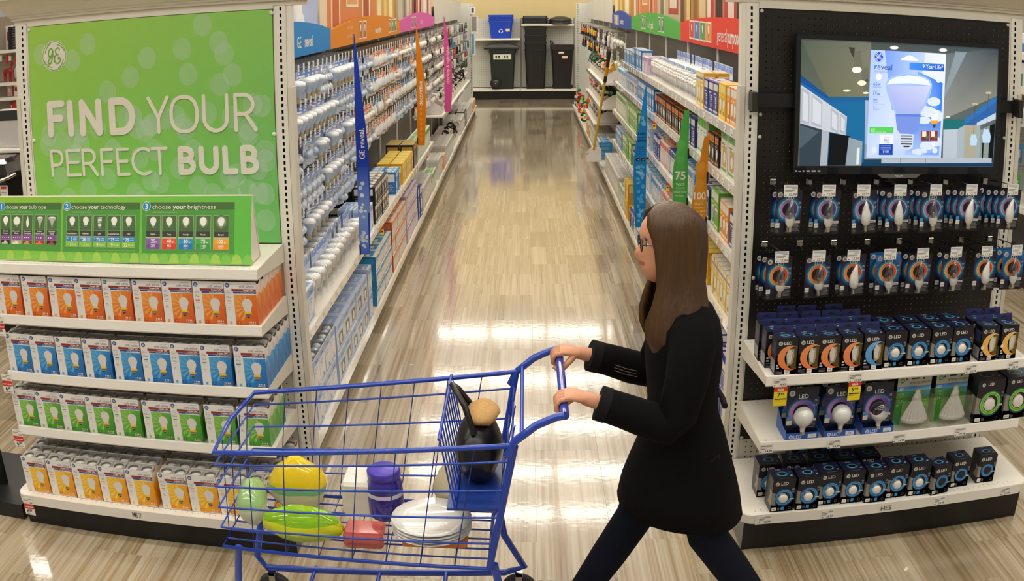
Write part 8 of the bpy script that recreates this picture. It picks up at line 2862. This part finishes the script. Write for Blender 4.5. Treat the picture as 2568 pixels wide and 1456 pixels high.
for s in (-1, 1):
    c = Vector((HC.x-0.092, HC.y+s*0.032, HC.z+HH*0.53-0.004))
    g.tube([(c.x, c.y+0.023*math.cos(2*PI*i/16), c.z+0.018*math.sin(2*PI*i/16)) for i in range(16)], 0.0018, 5, hx('1d1a18'), PLAST, closed=True)
    g.tube([(c.x, c.y+s*0.023, c.z+0.006), (c.x+0.03, HC.y+s*0.073, c.z+0.008), (HC.x+0.02, HC.y+s*0.079, c.z+0.006)], 0.0018, 5, hx('1d1a18'), PLAST)
g.tube([(HC.x-0.093, HC.y-0.009, HC.z+HH*0.53), (HC.x-0.095, HC.y, HC.z+HH*0.535), (HC.x-0.093, HC.y+0.009, HC.z+HH*0.53)], 0.0018, 5, hx('1d1a18'), PLAST)
g.build('glasses', woman)
# hair: cap over the skull, open to the face, long locks falling to the chest and back
h = MB()
HB = hx('4c3216')
hl = [(1.530, 0.004, 0.004, 0.004, 0.0, PI), (1.522, 0.045, 0.045, 0.050, 0.0, PI), (1.500, 0.075, 0.080, 0.074, 0.36, PI), (1.470, 0.090, 0.104, 0.087, 0.58, PI), (1.430, 0.090, 0.112, 0.091, 0.80, PI), (1.390, 0.088, 0.114, 0.092, 0.95, PI), (1.340, 0.086, 0.112, 0.094, 0.98, PI), (1.290, 0.085, 0.110, 0.100, 0.95, PI),
      (1.240, 0.098, 0.112, 0.118, 0.80, PI), (1.190, 0.118, 0.118, 0.135, 0.66, PI), (1.140, 0.126, 0.122, 0.142, 0.62, PI), (1.105, 0.118, 0.116, 0.134, 0.66, PI), (1.075, 0.104, 0.104, 0.118, 0.74, PI)]
def strand(inner):
    loops = []
    for z, f, bk_, w, a0, a1 in hl:
        n2 = 26
        L_ = []
        for i in range(n2+1):
            a = a0+(2*PI-2*a0)*i/n2
            ca, sa = math.cos(a), math.sin(a)
            d = f if ca > 0 else bk_
            rip = 1+(0.035*math.sin(9*a+z*16)+0.02*math.sin(17*a-z*9) if z < 1.5 else 0)
            k = 0.86 if inner else 1.0
            cx = 0.457+max(0, 1.30-z)*0.16
            L_.append((cx-d*ca*rip*k, -0.95+w*sa*rip*k, z-(0.004 if inner else 0)))
        loops.append(L_)
    return loops
O_, I_ = strand(False), strand(True)
full = [a+b_[::-1] for a, b_ in zip(O_, I_)]
h.loft(full, HB, HAIRM, caps=True, smooth=True)
h.build('hair', woman)
def oval(cx, cy, z, rx, ry, n=28, ph=0.0, wob=0.0, slope=0.0):
    return [(cx-rx*math.cos(2*PI*i/n)*(1+wob*math.sin(5*2*PI*i/n+ph)), cy+ry*math.sin(2*PI*i/n)*(1+wob*math.sin(4*2*PI*i/n+ph)), z+slope*math.cos(2*PI*i/n)) for i in range(n)]
KB = hx('0a090b')
c = MB()
co = [(1.262, .492, .062, .070, 0), (1.240, .500, .070, .082, 0), (1.212, .508, .088, .148, 0), (1.175, .512, .104, .190, 0), (1.120, .514, .114, .196, .004), (1.050, .513, .118, .188, .006), (0.970, .514, .112, .168, .010), (0.890, .520, .110, .160, .012), (0.820, .530, .128, .172, .015), (0.740, .533, .150, .188, .02), (0.660, .532, .176, .200, .025), (0.590, .530, .197, .208, .03), (0.525, .530, .210, .212, .035), (0.530, .530, .195, .198, .03), (0.70, .532, .14, .17, .02)]
c.loft([oval(cx, -0.95, z, rx, ry, 32, z*9, 0.018 if z < 0.9 else 0.004, sl) for z, cx, rx, ry, sl in co], KB, CLOTH, caps=False, smooth=True)
c.build('coat', woman)
for nm, pts in (('near', [(0.515, -1.075, 1.178), (0.512, -1.118, 1.150), (0.492, -1.150, 1.045), (0.466, -1.168, 0.945), (0.440, -1.168, 0.915), (0.390, -1.165, 0.932), (0.310, -1.155, 0.962), (0.240, -1.147, 0.985)]),
                ('far', [(0.515, -0.825, 1.178), (0.512, -0.782, 1.150), (0.490, -0.755, 1.045), (0.456, -0.742, 0.952), (0.430, -0.745, 0.925), (0.380, -0.752, 0.940), (0.305, -0.758, 0.968), (0.240, -0.764, 0.988)])):
    b = MB()
    b.tube(pts, [0.066, 0.070, 0.064, 0.060, 0.060, 0.056, 0.052, 0.050], 16, KB, CLOTH)
    so = b.build('sleeve', woman)
    q = MB()
    a, e = Vector(pts[-1]), Vector(pts[-2])
    dd = (e-a).normalized()
    q.tube([a-dd*0.002, a+dd*0.030], 0.0525, 16, hx('1b1a1c'), CLOTH)
    q.build('cuff', so)
    if nm == 'far':
        q = MB()
        for k in range(3):
            z = -0.012+0.010*k
            q.tube([(0.39-0.0, -0.806, 0.938+z), (0.35, -0.809, 0.950+z), (0.315, -0.811, 0.964+z)], 0.0012, 4, hx('8a8272'), CLOTH)
        q.build('stripe', so)
b = MB()
b.tube([(0.640, -1.02, 0.905), (0.645, -0.95, 0.905), (0.640, -0.88, 0.905)], 0.010, 6, hx('232124'), CLOTH)
b.build('belt_tab', woman)
TR_ = hx('141826')
b = MB()
for L_ in (FL, BL):
    b.tube(L_[:4]+[tuple(Vector(L_[3]).lerp(Vector(L_[4]), 0.86))], [0.088, 0.080, 0.066, 0.062, 0.052], 14, TR_, CLOTH)
b.tube([(0.54, -0.95, 0.86), (0.54, -0.95, 0.76)], [0.095, 0.10], 18, TR_, CLOTH)
b.build('trousers', woman)
def shoe(heel, toe, up):
    b = MB()
    h_, t_ = Vector(heel), Vector(toe)
    d = (t_-h_).normalized()
    y = Vector((0, 1, 0))
    n = y.cross(d)
    if n.z < 0:
        n = -n
    loops = []
    for t, w, ht in ((-0.02, 0.020, 0.045), (0.0, 0.030, 0.075), (0.25, 0.034, 0.070), (0.5, 0.038, 0.050), (0.75, 0.042, 0.036), (0.92, 0.036, 0.026), (1.0, 0.018, 0.014)):
        p = h_.lerp(t_, t)
        loops.append([tuple(p+y*(-w)), tuple(p+y*w), tuple(p+y*w*0.9+n*ht*0.6), tuple(p+y*w*0.4+n*ht), tuple(p-y*w*0.4+n*ht), tuple(p-y*w*0.9+n*ht*0.6)])
    b.loft(loops, hx('131215'), PLAST, smooth=True)
    b.tube([tuple(h_.lerp(t_, 0.12)+n*0.05), up], [0.040, 0.047], 12, hx('131215'), PLAST)
    so = b.build('shoe', woman)
    s = MB()
    lp = []
    for t, w in ((-0.03, 0.024), (0.25, 0.034), (0.5, 0.038), (0.75, 0.042), (1.0, 0.022)):
        p = h_.lerp(t_, t)
        lp.append([tuple(p-y*w), tuple(p+y*w), tuple(p+y*w-n*0.010), tuple(p-y*w-n*0.010)])
    s.loft(lp, hx('2a2828'), RUBBER)
    s.build('sole', so)
shoe((0.255, -0.858, 0.013), (0.020, -0.858, 0.052), (0.235, -0.858, 0.140))
shoe((0.875, -1.020, 0.100), (0.690, -1.018, 0.018), (0.800, -1.021, 0.175))

# models that were never set out are removed again
for p in list(Proto.every):
    if not p.used:
        for o in list(p.root.children_recursive)+[p.root]:
            bpy.data.objects.remove(o)
